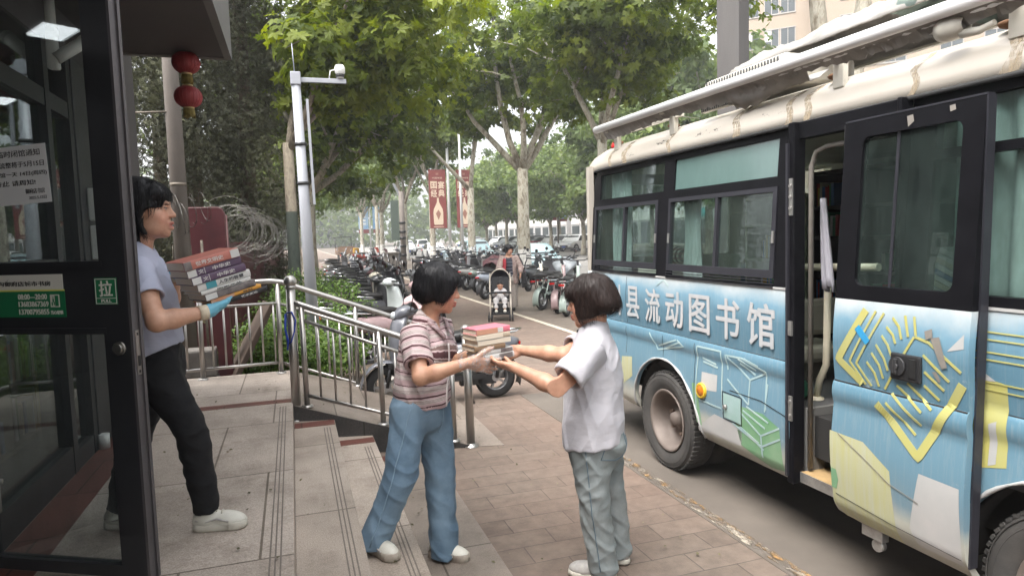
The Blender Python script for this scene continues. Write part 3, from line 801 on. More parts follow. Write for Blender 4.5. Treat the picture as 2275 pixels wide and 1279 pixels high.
def make_tree(name, label, loc, seed, fork, height, spread, r0, nleaf, lsize, proto, mat_bark, mat_leaf, limbs=5, lean=(0, 0), group=None,
    low=None, clump=0.75, wob=0.10, spread_dirs=None, tint0=0.42, trunk_r_top=None, xmin=None):
 rng = np.random.default_rng(seed)
 t = thing(name, label, 'tree', loc, 0, group)
 tr = MB()
 top = np.array([lean[0] * fork, lean[1] * fork, fork])
 path = [np.array([0, 0, -0.05]), np.array([0.0, 0, 0.25]), top * 0.5 + rng.normal(0, 0.04, 3) * np.array([1, 1, 0]), top]
 r1 = trunk_r_top or r0 * 0.78
 tr.tube(path, [r0 * 1.35, r0 * 1.05, r0 * 0.9, r1], 14)
 tips = []
 dirs = spread_dirs or [(math.cos(2 * PI * i / limbs + rng.uniform(-.3, .3)) * rng.uniform(.35, .75), math.sin(2 * PI * i / limbs + rng.uniform(-.3, .3)) * rng.uniform(.35, .75), 1.0) for i in range(limbs)]
 for d in dirs:
  L = (height - fork) * rng.uniform(0.65, 0.95)
  pp = limb_path(top - np.array([0, 0, 0.15]), d, L, 6, rng, wob)
  rr = [r1 * 0.72 * (1 - 0.8 * i / 6) for i in range(7)]
  tr.tube(pp, rr, 9)
  for j in range(1, 7): tips.append((pp[j], 0.35 + 0.65 * j / 6))
  for j in (2, 3, 4, 5):
   if low is not None and pp[j][2] < low + .3: continue
   for q in range(2):
    a = rng.uniform(0, 2 * PI)
    dd = (math.cos(a), math.sin(a), rng.uniform(-0.15, 0.5))
    if xmin is not None and pp[j][0] + dd[0] * spread * .7 < xmin - .1: continue
    sp = limb_path(pp[j], dd, spread * rng.uniform(0.45, 0.95), 4, rng, 0.14, 0.0)
    tr.tube(sp, [rr[j] * 0.55, rr[j] * 0.42, rr[j] * 0.3, rr[j] * 0.2, 0.006], 6)
    for k in (2, 3, 4): tips.append((sp[k], 1.0))
 tr.build('trunk', mat_bark, t)
 C = np.array([p for p, w in tips]); Wt = np.array([w for p, w in tips])
 if low is not None:
  keep = C[:, 2] > low; C = C[keep]; Wt = Wt[keep]
 extra = C[rng.integers(0, len(C), len(C))] + rng.normal(0, 0.6, (len(C), 3)) * np.array([1, 1, 0.7])
 C = np.vstack([C, extra])
 if low is not None: C = C[C[:, 2] > low]
 if xmin is not None: C = C[C[:, 0] > xmin]
 idx = rng.integers(0, len(C), nleaf)
 rad = clump * rng.uniform(0.5, 1.25, len(C))
 bright = rng.normal(0, 0.15, len(C))
 dirv = rng.normal(0, 1, (nleaf, 3)); dirv /= np.linalg.norm(dirv, axis=1, keepdims=True)
 rr = rng.uniform(0.25, 1.0, nleaf) ** 0.6
 P = C[idx] + dirv * (rr * rad[idx])[:, None] * np.array([1, 1, 0.62])
 tint = np.clip(tint0 + bright[idx] + rng.normal(0, 0.16, nleaf), 0, 1)
 leaves(P, dirv, lsize, tint, proto, rng, 'crown', mat_leaf, t)
 return t
G_ROW = 'plane trees along the road'
make_tree('plane_tree', 'plane tree behind the bus roof with a V of two pale bare stems', (8.5, 8.9, 0), 11, 2.6, 12.5, 2.6, 0.27, 6500, 0.17, LEAF5, M_bark_white, M_leaf, group=G_ROW, low=7.0,
   spread_dirs=[(-0.15, 0.02, 1.0), (0.17, -0.02, 1.0)], trunk_r_top=0.26, wob=0.02)
make_tree('plane_tree', 'plane tree just past the tail of the bus, forked low, big leaves above', (8.5, 17.6, 0), 23, 4.4, 11, 3.2, 0.17, 9500, 0.20, LEAF5, M_bark_white, M_leaf, group=G_ROW, low=5.3, limbs=4, tint0=0.5,
   spread_dirs=[(0.32, -0.1, 1), (-0.40, -0.05, 1), (0.05, 0.45, 1), (-0.05, -0.5, 0.8)], clump=0.8)
make_tree('plane_tree', 'plane tree behind the woman with the stroller, thick limewashed trunk of many upright limbs', (8.45, 24.4, 0), 31, 4.3, 12, 3.6, 0.25, 9000, 0.21, LEAF5, M_bark_white, M_leaf, group=G_ROW, low=6.2, limbs=6, tint0=0.45)
make_tree('plane_tree', 'plane tree right of the red banner pole, trunk forked in a wide Y', (8.7, 33.2, 0), 47, 4.2, 12, 3.6, 0.21, 8000, 0.23, LEAF3, M_bark_white, M_leaf, group=G_ROW, low=6.6, tint0=0.42,
   spread_dirs=[(-0.75, -0.1, 1), (0.10, 0.1, 1), (0.32, -0.1, 1)])
make_tree('plane_tree', 'plane tree left of the red banners, slim pale trunk', (8.7, 43.2, 0), 53, 5.4, 12, 3.4, 0.19, 7000, 0.25, LEAF3, M_bark_white, M_leaf, group=G_ROW, low=7.0, tint0=0.42, limbs=3)
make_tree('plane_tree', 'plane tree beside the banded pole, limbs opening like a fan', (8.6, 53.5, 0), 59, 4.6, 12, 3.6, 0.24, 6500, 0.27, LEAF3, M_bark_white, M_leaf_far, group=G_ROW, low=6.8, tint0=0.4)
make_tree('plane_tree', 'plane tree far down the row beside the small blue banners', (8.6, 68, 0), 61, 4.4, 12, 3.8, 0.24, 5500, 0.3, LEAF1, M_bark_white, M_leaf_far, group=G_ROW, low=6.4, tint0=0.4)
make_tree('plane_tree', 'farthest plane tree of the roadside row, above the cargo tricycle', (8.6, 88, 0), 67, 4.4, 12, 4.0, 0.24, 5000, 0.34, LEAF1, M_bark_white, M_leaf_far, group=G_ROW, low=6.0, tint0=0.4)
make_tree('plane_tree', 'plane tree behind the white camera pole, trunk wrapped dark green at its foot', (0.03, 13.2, 0), 71, 3.6, 9.5, 2.5, 0.118, 9000, 0.19, LEAF5, M_bark_wrap, M_leaf, low=4.3, limbs=4, tint0=0.72,
   spread_dirs=[(0.55, -0.05, 1), (0.75, 0.35, 0.8), (0.25, 0.5, 1), (0.40, -0.45, 0.9)], clump=0.7, xmin=0.25)
make_tree('plane_tree', 'slender leaning plane tree left of the banded pole, in front of the blue banners', (7.3, 61, 0), 91, 4.8, 12, 3.2, 0.18, 4500, 0.3, LEAF1, M_bark_white, M_leaf_far, group=G_ROW, low=7.2, tint0=0.45, limbs=3)
make_tree('plane_tree', 'slender plane tree between the banded pole and the red banners', (9.9, 49.5, 0), 95, 5.0, 12, 3.2, 0.17, 4500, 0.28, LEAF1, M_bark_white, M_leaf_far, group=G_ROW, low=7.2, tint0=0.45, limbs=3)
make_tree('plane_tree', 'thin plane tree far down the row, left of the blue banners', (7.6, 78, 0), 97, 5.0, 12, 3.4, 0.2, 4500, 0.33, LEAF1, M_bark_white, M_leaf_far, group=G_ROW, low=7.0, tint0=0.45, limbs=3)
G_LEFT = 'plane trees over the scooter row'
make_tree('plane_tree', 'second plane tree on the hedge side, dark crown over the scooters', (0.6, 22, 0), 73, 3.4, 10.5, 3.4, 0.2, 8000, 0.22, LEAF3, M_bark, M_leaf, group=G_LEFT, low=4.0, tint0=0.36,
   spread_dirs=[(0.6, -0.1, 1), (0.9, 0.3, 0.8), (0.1, 0.4, 1), (-0.3, -0.3, 1), (0.5, -0.5, 0.9)])
make_tree('plane_tree', 'third plane tree on the hedge side, low dark crown above the parked scooters', (0.6, 31, 0), 79, 3.2, 10.5, 3.8, 0.2, 7000, 0.25, LEAF3, M_bark, M_leaf, group=G_LEFT, low=3.7, tint0=0.34)
make_tree('plane_tree', 'fourth plane tree on the hedge side, far down by the tricycle', (0.4, 43, 0), 83, 3.2, 10.5, 4.0, 0.2, 6500, 0.3, LEAF1, M_bark, M_leaf_far, group=G_LEFT, low=3.4, tint0=0.36)
make_tree('plane_tree', 'last plane tree on the hedge side, hazy at the end of the path', (0.6, 62, 0), 89, 3.2, 11, 4.4, 0.2, 6000, 0.36, LEAF1, M_bark, M_leaf_far, group=G_LEFT, low=3.4, tint0=0.38)
G_FAR = 'trees across the road'
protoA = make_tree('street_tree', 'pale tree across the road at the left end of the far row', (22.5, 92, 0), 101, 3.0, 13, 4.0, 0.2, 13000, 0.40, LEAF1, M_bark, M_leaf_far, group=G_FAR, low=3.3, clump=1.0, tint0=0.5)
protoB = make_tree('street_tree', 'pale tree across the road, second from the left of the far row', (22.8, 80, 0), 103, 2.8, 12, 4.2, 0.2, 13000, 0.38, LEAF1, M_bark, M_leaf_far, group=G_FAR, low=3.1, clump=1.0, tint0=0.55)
far_spots = [((23.2, 69, 0), 1.0, 1.1, 'pale tree across the road above the dark parked car'),
    ((23.4, 60, 0), 2.1, 0.95, 'pale tree across the road above the red cargo tricycle'),
    ((23.2, 52, 0), 0.4, 1.0, 'pale tree across the road just left of the bus tail'),
    ((23.5, 45, 0), 3.0, 1.05, 'pale tree across the road behind the tail of the bus'),
    ((23.0, 38.5, 0), 4.2, 1.0, 'pale tree across the road above the rear end of the bus roof'),
    ((23.5, 32.5, 0), 5.2, 0.85, 'pale tree across the road beside the dark square column'),
    ((34.0, 84, 0), 1.6, 1.35, 'taller tree behind the parked cars, left of the far row'),
    ((24.0, 75.5, 0), 5.5, 1.05, 'pale tree across the road right of the red banners'), ((30, 100, 0), 0.2, 1.3, 'tall tree behind the parked cars at the far left'), ((25.5, 37.5, 0), 0.9, 1.3, 'tall pale tree across the road filling the gap left of the square column'), ((32, 47, 0), 3.7, 1.4, 'tall tree behind the far row, right over the bus roof end'),
    ((36.0, 63, 0), 2.8, 1.35, 'taller tree behind the parked cars, right of the far row')]
for i, (p, rz, s, lab) in enumerate(far_spots):
 c = copy_tree(protoA if i % 2 else protoB)
 c.location = p; c.rotation_euler = (0, 0, rz); c.scale = (s, s, s); c['label'] = lab; c['group'] = G_FAR
for p, rz, lab in (((9.0, -10, 0), 2.9, 'unseen plane tree added behind the viewpoint to hold back light'),):
 c = copy_tree(protoB); c.location = p; c.rotation_euler = (0, 0, rz); c['label'] = lab; c['group'] = 'unseen plane trees added behind the viewpoint'  # out-of-view tree, added to block sky light coming from behind the camera
rngx = np.random.default_rng(5)
n = 15000
P = np.stack([rngx.uniform(-60, 90, n), rngx.uniform(160, 185, n), rngx.uniform(1, 20, n) ** 1.0], 1)
P[:, 2] *= (0.75 + 0.25 * np.sin(P[:, 0] * 0.35) + 0.12 * np.sin(P[:, 0] * 0.9))
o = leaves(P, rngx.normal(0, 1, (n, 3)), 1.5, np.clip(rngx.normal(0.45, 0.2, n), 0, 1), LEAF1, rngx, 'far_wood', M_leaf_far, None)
tag(o, 'distant wood closing the end of the street', 'trees', kind='stuff')
def conifer(label, loc, seed, h, r, n):
 rng = np.random.default_rng(seed)
 t = thing('juniper_tree', label, 'tree', loc, 0, 'dark junipers behind the fence')
 MB().tube([(0, 0, -0.05), (0.03, 0, h * 0.5), (0, 0, h * 0.92)], [0.16, 0.10, 0.02], 10).build('trunk', M_bark_dark, t)
 K = 80
 a = rng.uniform(0, 2 * PI, K); z = rng.uniform(0.5, h * 0.94, K)
 prof = np.clip(np.minimum(1.0, (z / h) * 3.0 + 0.55) * (1 - (z / h) ** 3.0), 0.12, 1)
 rad = r * prof * rng.uniform(0.3, 1.0, K)
 C = np.stack([rad * np.cos(a), rad * np.sin(a), z], 1)
 idx = rng.integers(0, K, n)
 d = rng.normal(0, 1, (n, 3)); d /= np.linalg.norm(d, axis=1, keepdims=True)
 P = C[idx] + d * (rng.uniform(0.1, 1, n) ** 0.5)[:, None] * np.array([0.42, 0.42, 0.70]) * (0.6 + 0.4 * prof[idx])[:, None]
 tint = np.clip(0.42 + rng.normal(0, 0.16, K)[idx] + rng.normal(0, 0.15, n), 0, 1)
 leaves(P, d, 0.10, tint, SPRAY, rng, 'crown', M_conifer, t, up=0.1)
conifer('dark juniper behind the utility pole, at the left by the shop end wall', (-2.6, 12.4, 0), 1, 14, 1.15, 32000)
conifer('dark juniper rising above the red metal sheet and lanterns', (-1.62, 13.4, 0), 2, 15, 1.15, 36000)
conifer('dark juniper nearest the camera pole, above the coil of razor wire', (-0.74, 14.2, 0), 3, 15, 0.95, 34000)
conifer('dark juniper farther back, filling the gap between the others', (-2.6, 16.2, 0), 4, 12, 1.6, 18000)
conifer('dark juniper right at the back, between the other trunks', (-1.0, 17.6, 0), 5, 12, 1.25, 16000)
def shrub(label, loc, seed, rx, ry, h, n, ls=0.05, mat=None, tint0=0.5, group='green shrubs in the planting bed', ground=0.06):
 rng = np.random.default_rng(seed)
 t = thing('shrub', label, 'shrub', loc, 0, group)
 st = MB()
 K = 26
 ends = []
 for i in range(K):
  a = rng.uniform(0, 2 * PI); q = rng.uniform(0, 1) ** 0.5
  e = np.array([math.cos(a) * rx * q, math.sin(a) * ry * q, h * (1 - 0.45 * q * q) * rng.uniform(0.7, 1.1)])
  st.tube([(e[0] * 0.25, e[1] * 0.25, -0.02), e * np.array([0.6, 0.6, 0.5]), e], [0.011, 0.008, 0.004], 5)
  ends += [e, e * np.array([0.8, 0.8, 0.75]), e * np.array([0.7, 0.7, 0.5])]
 st.build('stems', M_bark_dark, t)
 C = np.array(ends); idx = rng.integers(0, len(C), n)
 d = rng.normal(0, 1, (n, 3)); d /= np.linalg.norm(d, axis=1, keepdims=True)
 P = C[idx] + d * rng.uniform(0.2, 1, n)[:, None] * np.array([0.2, 0.2, 0.17])
 P[:, 2] = np.maximum(P[:, 2], 0.03)
 tint = np.clip(tint0 + rng.normal(0, 0.15, len(C))[idx] + rng.normal(0, 0.17, n), 0, 1)
 leaves(P, d, ls, tint, LEAF1, rng, 'foliage', mat or M_hedge, t)
SH = [((0.35, 8.5, 0.06), 0.45, 0.4, 0.75, 'low shrub just behind the ramp railing'),
  ((-0.35, 8.6, 0.06), 0.5, 0.4, 0.8, 'shrub behind the corner post of the landing railing'),
  ((0.75, 9.9, 0.06), 0.5, 0.5, 0.85, 'shrub right of the white camera pole'),
  ((-0.25, 10.3, 0.06), 0.5, 0.5, 1.05, 'shrub left of the white camera pole'),
  ((0.72, 11.6, 0.06), 0.5, 0.7, 0.95, 'shrub beside the silver scooter with mirrors'),
  ((0.1, 12.2, 0.06), 0.6, 0.6, 1.15, 'taller shrub at the foot of the wrapped tree trunk'),
  ((0.7, 13.8, 0.06), 0.5, 0.9, 0.95, 'shrub beside the pink covered scooter'),
  ((0.55, 16.2, 0.06), 0.6, 1.1, 0.95, 'shrub farther along the scooter row'),
  ((0.4, 19.0, 0.06), 0.7, 1.4, 0.9, 'last shrub of the bed, half hidden by the pole')]
for i, (p, rx, ry, h, lab) in enumerate(SH):
 shrub(lab, p, 200 + i, rx, ry, h, 4200 if i < 6 else 3200, 0.052)
shrub('dry twiggy climber under the razor wire', (-1.35, 9.6, 0.06), 300, 0.35, 0.3, 1.7, 1500, 0.06, M_dryleaf, 0.5, 'dry plants by the red metal sheet')
shrub('dry brown bush at the foot of the red fence', (-0.55, 8.7, 0.06), 301, 0.3, 0.3, 0.55, 1100, 0.05, M_dryleaf, 0.45, 'dry plants by the red metal sheet')
# ------------------------------------------------------------------ fence, poles, banners, far buildings
M_red = pm('dark_red_paint', (0.085, 0.016, 0.020), 0.5, var=0.35, vscale=4, bmp=0.1)
M_redl = pm('red_edge_paint', (0.10, 0.035, 0.035), 0.55, var=0.3, vscale=8)
M_iron = pm('weathered_iron', (0.17, 0.145, 0.115), 0.7, 0.3, var=0.4, vscale=20)
M_wire = pm('razor_wire_steel', (0.17, 0.16, 0.145), 0.45, 0.75, var=0.4, vscale=30)
M_rubble = pm('rubble_stone', (0.20, 0.18, 0.16), 0.9, var=0.4, vscale=6, bmp=0.5)
M_brown = pm('brown_stone_slab', (0.075, 0.05, 0.036), 0.8, var=0.3, vscale=5)
M_polec = pm('concrete_pole', (0.20, 0.175, 0.155), 0.85, var=0.3, vscale=6, stretch=(1, 1, 0.3), bmp=0.2)
M_lampw = pm('galvanised_white', (0.34, 0.35, 0.38), 0.45, 0.1, var=0.12, vscale=4, stretch=(1, 1, 0.3))
M_dkgrey = pm('dark_column_paint', (0.085, 0.078, 0.075), 0.6, var=0.3, vscale=3, stretch=(1, 1, 0.15))
t = thing('metal_sheet_panel', 'dark red metal sheet standing upright with a rounded corner', 'metal sheet', (-1.02, 9.3, 0.08))
poly = [(-0.28, 0.0), (0.22, 0.0), (0.22, 2.10)] + [(0.22 - 0.06 + 0.06 * math.cos(a), 2.10 + 0.06 * math.sin(a)) for a in (0.4, 0.8, 1.2, 1.57)] + [(-0.28, 2.16)]
MB().prism(poly, -0.015, 0.015, 'xz').build('sheet', M_red, t)
fr = MB(); fr.tube([(0.225, 0, 0), (0.225, 0, 2.10), (0.20, 0, 2.15), (0.16, 0, 2.17), (-0.28, 0, 2.17)], 0.014, 8); fr.cyl((0.25, 0, 0), (0.25, 0, 2.08), 0.012, 8); fr.build('sheet_edge', M_redl, t)
fn = thing('metal_fence', 'dark red vertical plank fence running back under the razor wire', 'fence')
A, B = Vector((-0.95, 9.6, 0)), Vector((-0.22, 19.0, 0))
L = (B - A).length; U = (B - A) / L
nb = 42
for i in range(nb):
 p = A + U * (i + 0.5) * L / nb
 q = MB(); ang = math.atan2(U.y, U.x)
 q.box((p.x, p.y, 0.95), (L / nb * 0.93, 0.02, 1.72 + 0.02 * math.sin(i * 2.1)), (0, 0, ang)); q.build('plank', M_red, fn)
q = MB()
for z in (0.35, 1.5): q.box(((A + B) / 2 + Vector((-0.03, 0, z))), (L, 0.03, 0.05), (0, 0, math.atan2(U.y, U.x)))
q.build('fence_rail', M_redl, fn)
g = thing('iron_gate', 'old wrought iron gate panel with scrollwork beside the red sheet', 'gate', (-1.36, 9.0, 0))
q = MB()
for z in (0.3, 0.95, 1.32, 1.56): q.cyl((-0.32, 0, z), (0.32, 0, z), 0.011, 6)
for i in range(9): q.cyl((-0.32 + i * 0.08, 0, 0.1), (-0.32 + i * 0.08, 0, 0.95), 0.008, 6)
for s in (-0.32, 0.32): q.cyl((s, 0, 0.06), (s, 0, 1.85), 0.016, 8)
for k_ in range(2):
 cx_ = -0.15 + 0.3 * k_
 for a0 in range(2):
  q.tube([(cx_ + 0.085 * math.cos(a) * (1 - 0.0 * a), 0, 1.44 + 0.085 * math.sin(a)) for a in np.linspace(0, 2 * PI, 17)[:-1]], 0.009, 6, closed=True)
 q.tube([(cx_ + 0.04 * math.cos(a), 0, 1.44 + 0.04 * math.sin(a)) for a in np.linspace(0, 2 * PI, 11)[:-1]], 0.008, 6, closed=True)
 q.tube([(cx_ - 0.13, 0, 1.33), (cx_, 0, 1.55), (cx_ + 0.13, 0, 1.33)], 0.008, 6)
 q.tube([(cx_ + 0.14 * math.cos(a), 0, 0.97 + 0.3 * math.sin(a)) for a in np.linspace(0, PI, 12)], 0.010, 6)
q.build('gate_scrollwork', M_iron, g)
g2 = MB()
for i in range(3): g2.tube([(-0.2 + i * 0.2, 0, 1.56), (-0.2 + i * 0.2, 0, 1.80)], [0.012, 0.003], 6)
g2.build('finial', M_iron, g)
def coil(label, p0, p1, rad, turns, seed):
 rng = random.Random(seed); pts = []; n = turns * 20
 a = Vector(p0); b = Vector(p1); d = (b - a).normalized(); s = d.cross(Vector((0, 0, 1))).normalized(); u = s.cross(d)
 ph = [rng.uniform(0.6, 1.12) for _ in range(turns + 1)]; of = [Vector((rng.uniform(-.09, .09), rng.uniform(-.2, .2), rng.uniform(-.09, .09))) for _ in range(turns + 2)]
 for i in range(n + 1):
  f = i / n; q = f * turns; r_ = rad * (ph[int(q)] * (1 - (q % 1)) + ph[min(turns, int(q) + 1)] * (q % 1))
  c = a.lerp(b, f) + of[int(q)].lerp(of[int(q) + 1], q % 1)
  pts.append(c + (s * math.cos(2 * PI * q) + u * math.sin(2 * PI * q)) * r_)
 m = MB(); m.tube(pts, 0.003, 4)
 for i in range(1, n, 2):
  p = pts[i]; t_ = (pts[i + 1] - pts[i - 1]).normalized(); o = t_.orthogonal().normalized()
  w = t_.cross(o)
  for e in (o, w):
   m.add([p - t_ * 0.02, p + e * 0.010, p + t_ * 0.02, p - e * 0.010], [(0, 1, 2, 3)])
 o = m.build('razor_wire', M_wire)
 tag(o, label, 'razor wire', 'coils of razor wire')
coil('large tangled coil of razor wire lying on top of the red fence', (-0.85, 9.4, 1.98), (-0.35, 13.5, 1.9), 0.36, 34, 1)
coil('small loose coil of razor wire above the iron gate by the utility pole', (-1.42, 8.9, 2.12), (-1.02, 9.05, 2.2), 0.21, 10, 2)
coil('thin far coil of razor wire at the red fence end near the tree trunk', (-0.35, 13.5, 1.95), (-0.15, 18.5, 1.85), 0.24, 24, 3)
rng = random.Random(8)
for i, (x, y, s, lab) in enumerate(((-1.02, 8.0, 0.42, 'lower grey concrete block behind the landing railing'), (-1.05, 8.05, 0.40, 'grey concrete block stacked on another behind the landing railing'))):
 MB().box((0, 0, 0), (s, 0.3, 0.30), (0, 0, rng.uniform(-.1, .1)), bev=0.02)
 o = MB().box((0, 0, 0.15), (s, 0.3, 0.295), (0, 0, rng.uniform(-.1, .1)), bev=0.02).build('concrete_block', M_rubble, None, (x, y, 0.06 + 0.3 * i)); tag(o, lab, 'block', 'concrete blocks behind the railing')
o = MB().box((0, 0, 0.55), (0.06, 0.5, 1.15), (0, 0.5, 0.2), bev=0.01).build('stone_slab', M_brown, None, (-0.55, 8.1, 0.06)); tag(o, 'brown stone slab leaning behind the landing railing', 'slab')
o = MB().bb((-0.07, -0.07, 0), (0.07, 0.07, 1.2)).build('red_post', M_red, None, (-0.76, 8.05, 0.06)); tag(o, 'thick dark red post behind the landing railing', 'post')
t = thing('utility_pole', 'grey brown concrete utility pole rising behind the red lanterns', 'pole', (-1.255, 9.0, 0))
MB().tube([(0, 0, 0), (0.0, 0, 9)], [0.10, 0.07], 16).build('pole', M_polec, t)
q = MB()
q.lathe([(0.088, 2.5), (0.094, 2.5), (0.094, 2.54), (0.088, 2.54)], seg=16); q.lathe([(0.08, 5.0), (0.09, 5.0), (0.09, 5.04), (0.08, 5.04)], seg=16); q.cyl((-0.55, 0, 3.35), (0.0, -0.06, 3.37), 0.012, 6); q.build('band', M_iron, t)
t = thing('camera_pole', 'tall white steel pole with a camera arm and whip antenna', 'camera pole', (0.225, 9.28, 0.0))
q = MB(); q.tube([(0.006, 0, 0), (-0.03, 0, 2.0), (-0.065, 0, 3.86)], [0.083, 0.07, 0.056], 20); q.lathe([(0.13, 0), (0.13, 0.02), (0.085, 0.03)], seg=20); q.build('pole', M_lampw, t)
q = MB(); q.bb((-0.13, -0.065, 3.80), (-0.002, 0.065, 3.965), bev=0.01); q.build('top_collar', M_lampw, t)
q = MB(); q.box((0.28, 0, 3.872), (0.58, 0.04, 0.06), None, bev=0.006); q.build('arm', M_lampw, t)
q = MB(); q.cyl((-0.075, 0, 3.96), (-0.09, 0, 4.33), 0.008, 8, 0, 0.005); q.build('antenna', M_lampw, t)
q = MB(); q.box((0.075, -0.02, 2.95), (0.032, 0.05, 1.35), (0, -0.018, 0)); q.build('conduit', M_lampw, t)
q = MB()
for z, x, r_ in ((3.05, -0.045, 0.068), (2.55, -0.04, 0.07)): q.lathe([(r_, z - 0.02), (r_ + 0.008, z - 0.02), (r_ + 0.008, z + 0.02), (r_, z + 0.02)], (x, 0, 0), seg=16)
q.build('clamp', M_black, t)
c = thing('dome_camera', 'white dome camera standing on the arm of the camera pole', 'security camera', (0.72, 9.28, 3.905))
q = MB(); q.lathe([(0.03, 0.0), (0.045, 0.0), (0.048, 0.06), (0.065, 0.075), (0.068, 0.14), (0.05, 0.175), (0.0, 0.185)], seg=18); q.build('housing', M_whitep, c)
q = MB(); q.lathe([(0.049, 0.018), (0.056, 0.028), (0.056, 0.052), (0.05, 0.06)], seg=18); q.build('lens', M_black, c)
q = MB(); q.tube([(-0.045, 0, 0.12), (-0.12, 0, 0.10), (-0.14, 0, 0.0)], 0.008, 6); q.build('cable', M_whitep, c)
t = thing('steel_column', 'tall square dark grey column rising behind the bus roof', 'column', (6.4, 8.75, 0))
MB().bb((-0.17, -0.17, 0), (0.17, 0.17, 9)).build('shaft', M_dkgrey, t, rot=(0, 0, 0.5))
MB().bb((-0.26, -0.26, 0), (0.26, 0.26, 0.05)).build('base_plate', M_iron, t, rot=(0, 0, 0.5))
M_bred = pm('banner_red', (0.21, 0.05, 0.045), 0.6, var=0.12, vscale=2)
M_bcream = pm('banner_cream', (0.62, 0.50, 0.38), 0.6)
M_bbrown = pm('banner_brown', (0.30, 0.15, 0.11), 0.6)
M_bblue = pm('banner_blue', (0.10, 0.30, 0.55), 0.6, c2=(0.45, 0.55, 0.66), vscale=1.2)
M_bwhite = pm('banner_white', (0.72, 0.72, 0.72), 0.6)
M_pole = pm('light_pole_paint', (0.55, 0.55, 0.54), 0.5, var=0.1)
def banner(parent, x0, x1, z0, z1, kind, label):
 b = MB(); b.bb((x0, -0.03, z0), (x1, 0.03, z1), 0)
 w, h = x1 - x0, z1 - z0; cx_ = (x0 + x1) / 2
 if kind == 'red':
  for k_, (ch, fx, fz) in enumerate((('国', -.22, .74), ('宴', .22, .74), ('经', -.22, .60), ('典', .22, .60))):
   text_mb(b, ch, 0.5, (cx_ + fx * w, -0.032, z0 + fz * h), (1, 0, 0), (0, 0, 1), 0.01, 1, 0.012, fit=(0.38 * w, 0.125 * h))
  text_mb(b, '中国味道', 0.2, (cx_, -0.032, z0 + 0.86 * h), (1, 0, 0), (0, 0, 1), 0.01, 1, 0.0, fit=(0.6 * w, 0.03 * h))
  pr = [(-.05, .52), (.05, .52), (.055, .47), (.07, .44), (.17, .38), (.26, .33), (.29, .27), (.28, .08), (.24, .06), (-.24, .06), (-.28, .08), (-.29, .27), (-.26, .33), (-.17, .38), (-.07, .44), (-.055, .47)]
  b.prism([(cx_ + a * w, z0 + q * h) for a, q in pr], -0.040, -0.031, 'xz', 1)
  pr = [(0, .32), (.15, .25), (.0, .14), (-.15, .25)]
  b.prism([(cx_ + a * w, z0 + q * h) for a, q in pr], -0.046, -0.041, 'xz', 2)
  b.bb((cx_ - .3 * w, -0.036, z0 + 0.02 * h), (cx_ + .3 * w, -0.031, z0 + 0.032 * h), 1)
  b.bb((cx_ - .08 * w, -0.036, z0 + 0.91 * h), (cx_ + .08 * w, -0.031, z0 + 0.945 * h), 2)
 else:
  b.bb((x0, -0.036, z0), (x1, -0.031, z0 + 0.14 * h), 1)
  for k_ in range(4): b.bb((cx_ - 0.22 * w, -0.036, z0 + (0.3 + 0.12 * k_) * h), (cx_ + 0.22 * w, -0.031, z0 + (0.37 + 0.12 * k_) * h), 2)
 o = b.build('banner', [M_bred, M_bcream, M_bbrown] if kind == 'red' else [M_bblue, M_bred, M_bwhite], parent)
t = thing('banner_pole', 'white street pole carrying two tall red banners with a bottle picture', 'banner pole', (9.45, 41.5, 0))
q = MB(); q.cyl((0, 0, 0), (0, 0, 9.5), 0.11, 14, 0, 0.07); q.cyl((0.42, -1.5, 0), (0.42, -1.5, 9.0), 0.10, 14, 0, 0.06); q.build('pole', M_pole, t)
banner(t, -1.22, -0.16, 2.35, 5.95, 'red', 'red'); banner(t, 0.50, 1.5, 2.35, 5.95, 'red', 'red')
MB().bb((-0.25, -0.2, 0), (0.6, 0.25, 1.15)).build('pole_base', M_whitep, t)
t = thing('banner_pole', 'white street pole far down the road with two small blue and white banners', 'banner pole', (10.2, 93, 0))
q = MB(); q.cyl((0, 0, 0), (0, 0, 9.5), 0.11, 12, 0, 0.07); q.build('pole', M_pole, t)
banner(t, -1.5, -0.2, 2.6, 6.4, 'blue', ''); banner(t, 0.4, 1.5, 2.6, 6.4, 'blue', '')
t = thing('banner_pole', 'street pole across the road with faded blue and white banners above the parked cars', 'banner pole', (25.4, 63, 0))
q = MB(); q.cyl((0, 0, 0), (0, 0, 8), 0.10, 12, 0, 0.07); q.build('pole', M_iron, t)
banner(t, -1.1, -0.15, 3.1, 5.4, 'blue', ''); banner(t, 0.15, 1.0, 3.0, 4.9, 'blue', '')
t = thing('banded_pole', 'short grey pole with dark bands and a flat panel beside the parked motorcycle', 'pole', (5.95, 38, 0))
q = MB(); q.cyl((0, 0, 0), (0, 0, 4.4), 0.17, 16, 0, 0.15); q.build('pole', M_polec, t)
q = MB()
for z in (0.35, 0.8, 1.3, 1.75, 2.1, 2.6): q.lathe([(0.17, z), (0.182, z), (0.182, z + 0.12), (0.17, z + 0.12)], seg=16)
q.build('band', M_black, t)
MB().bb((-0.62, -0.04, 1.7), (-0.19, 0.04, 3.9)).build('panel', pm('grey_green_panel', (0.11, 0.14, 0.12), 0.5), t)
q = MB(); q.box((-0.22, 0, 4.45), (0.12, 0.12, 0.9), (0, -0.45, 0)); q.build('lamp_head', M_lampw, t)
o = MB().bb((-0.4, -0.3, 0), (0.4, 0.3, 0.95), bev=0.03).bb((-0.45, -0.35, 0.95), (0.45, 0.35, 1.03), bev=0.01).build('utility_cabinet', M_rubble, None, (5.25, 38.2, 0)); tag(o, 'low grey utility cabinet beside the banded pole', 'cabinet')
M_bw = pm('beige_render', (0.32, 0.255, 0.195), 0.85, var=0.08, vscale=0.4)
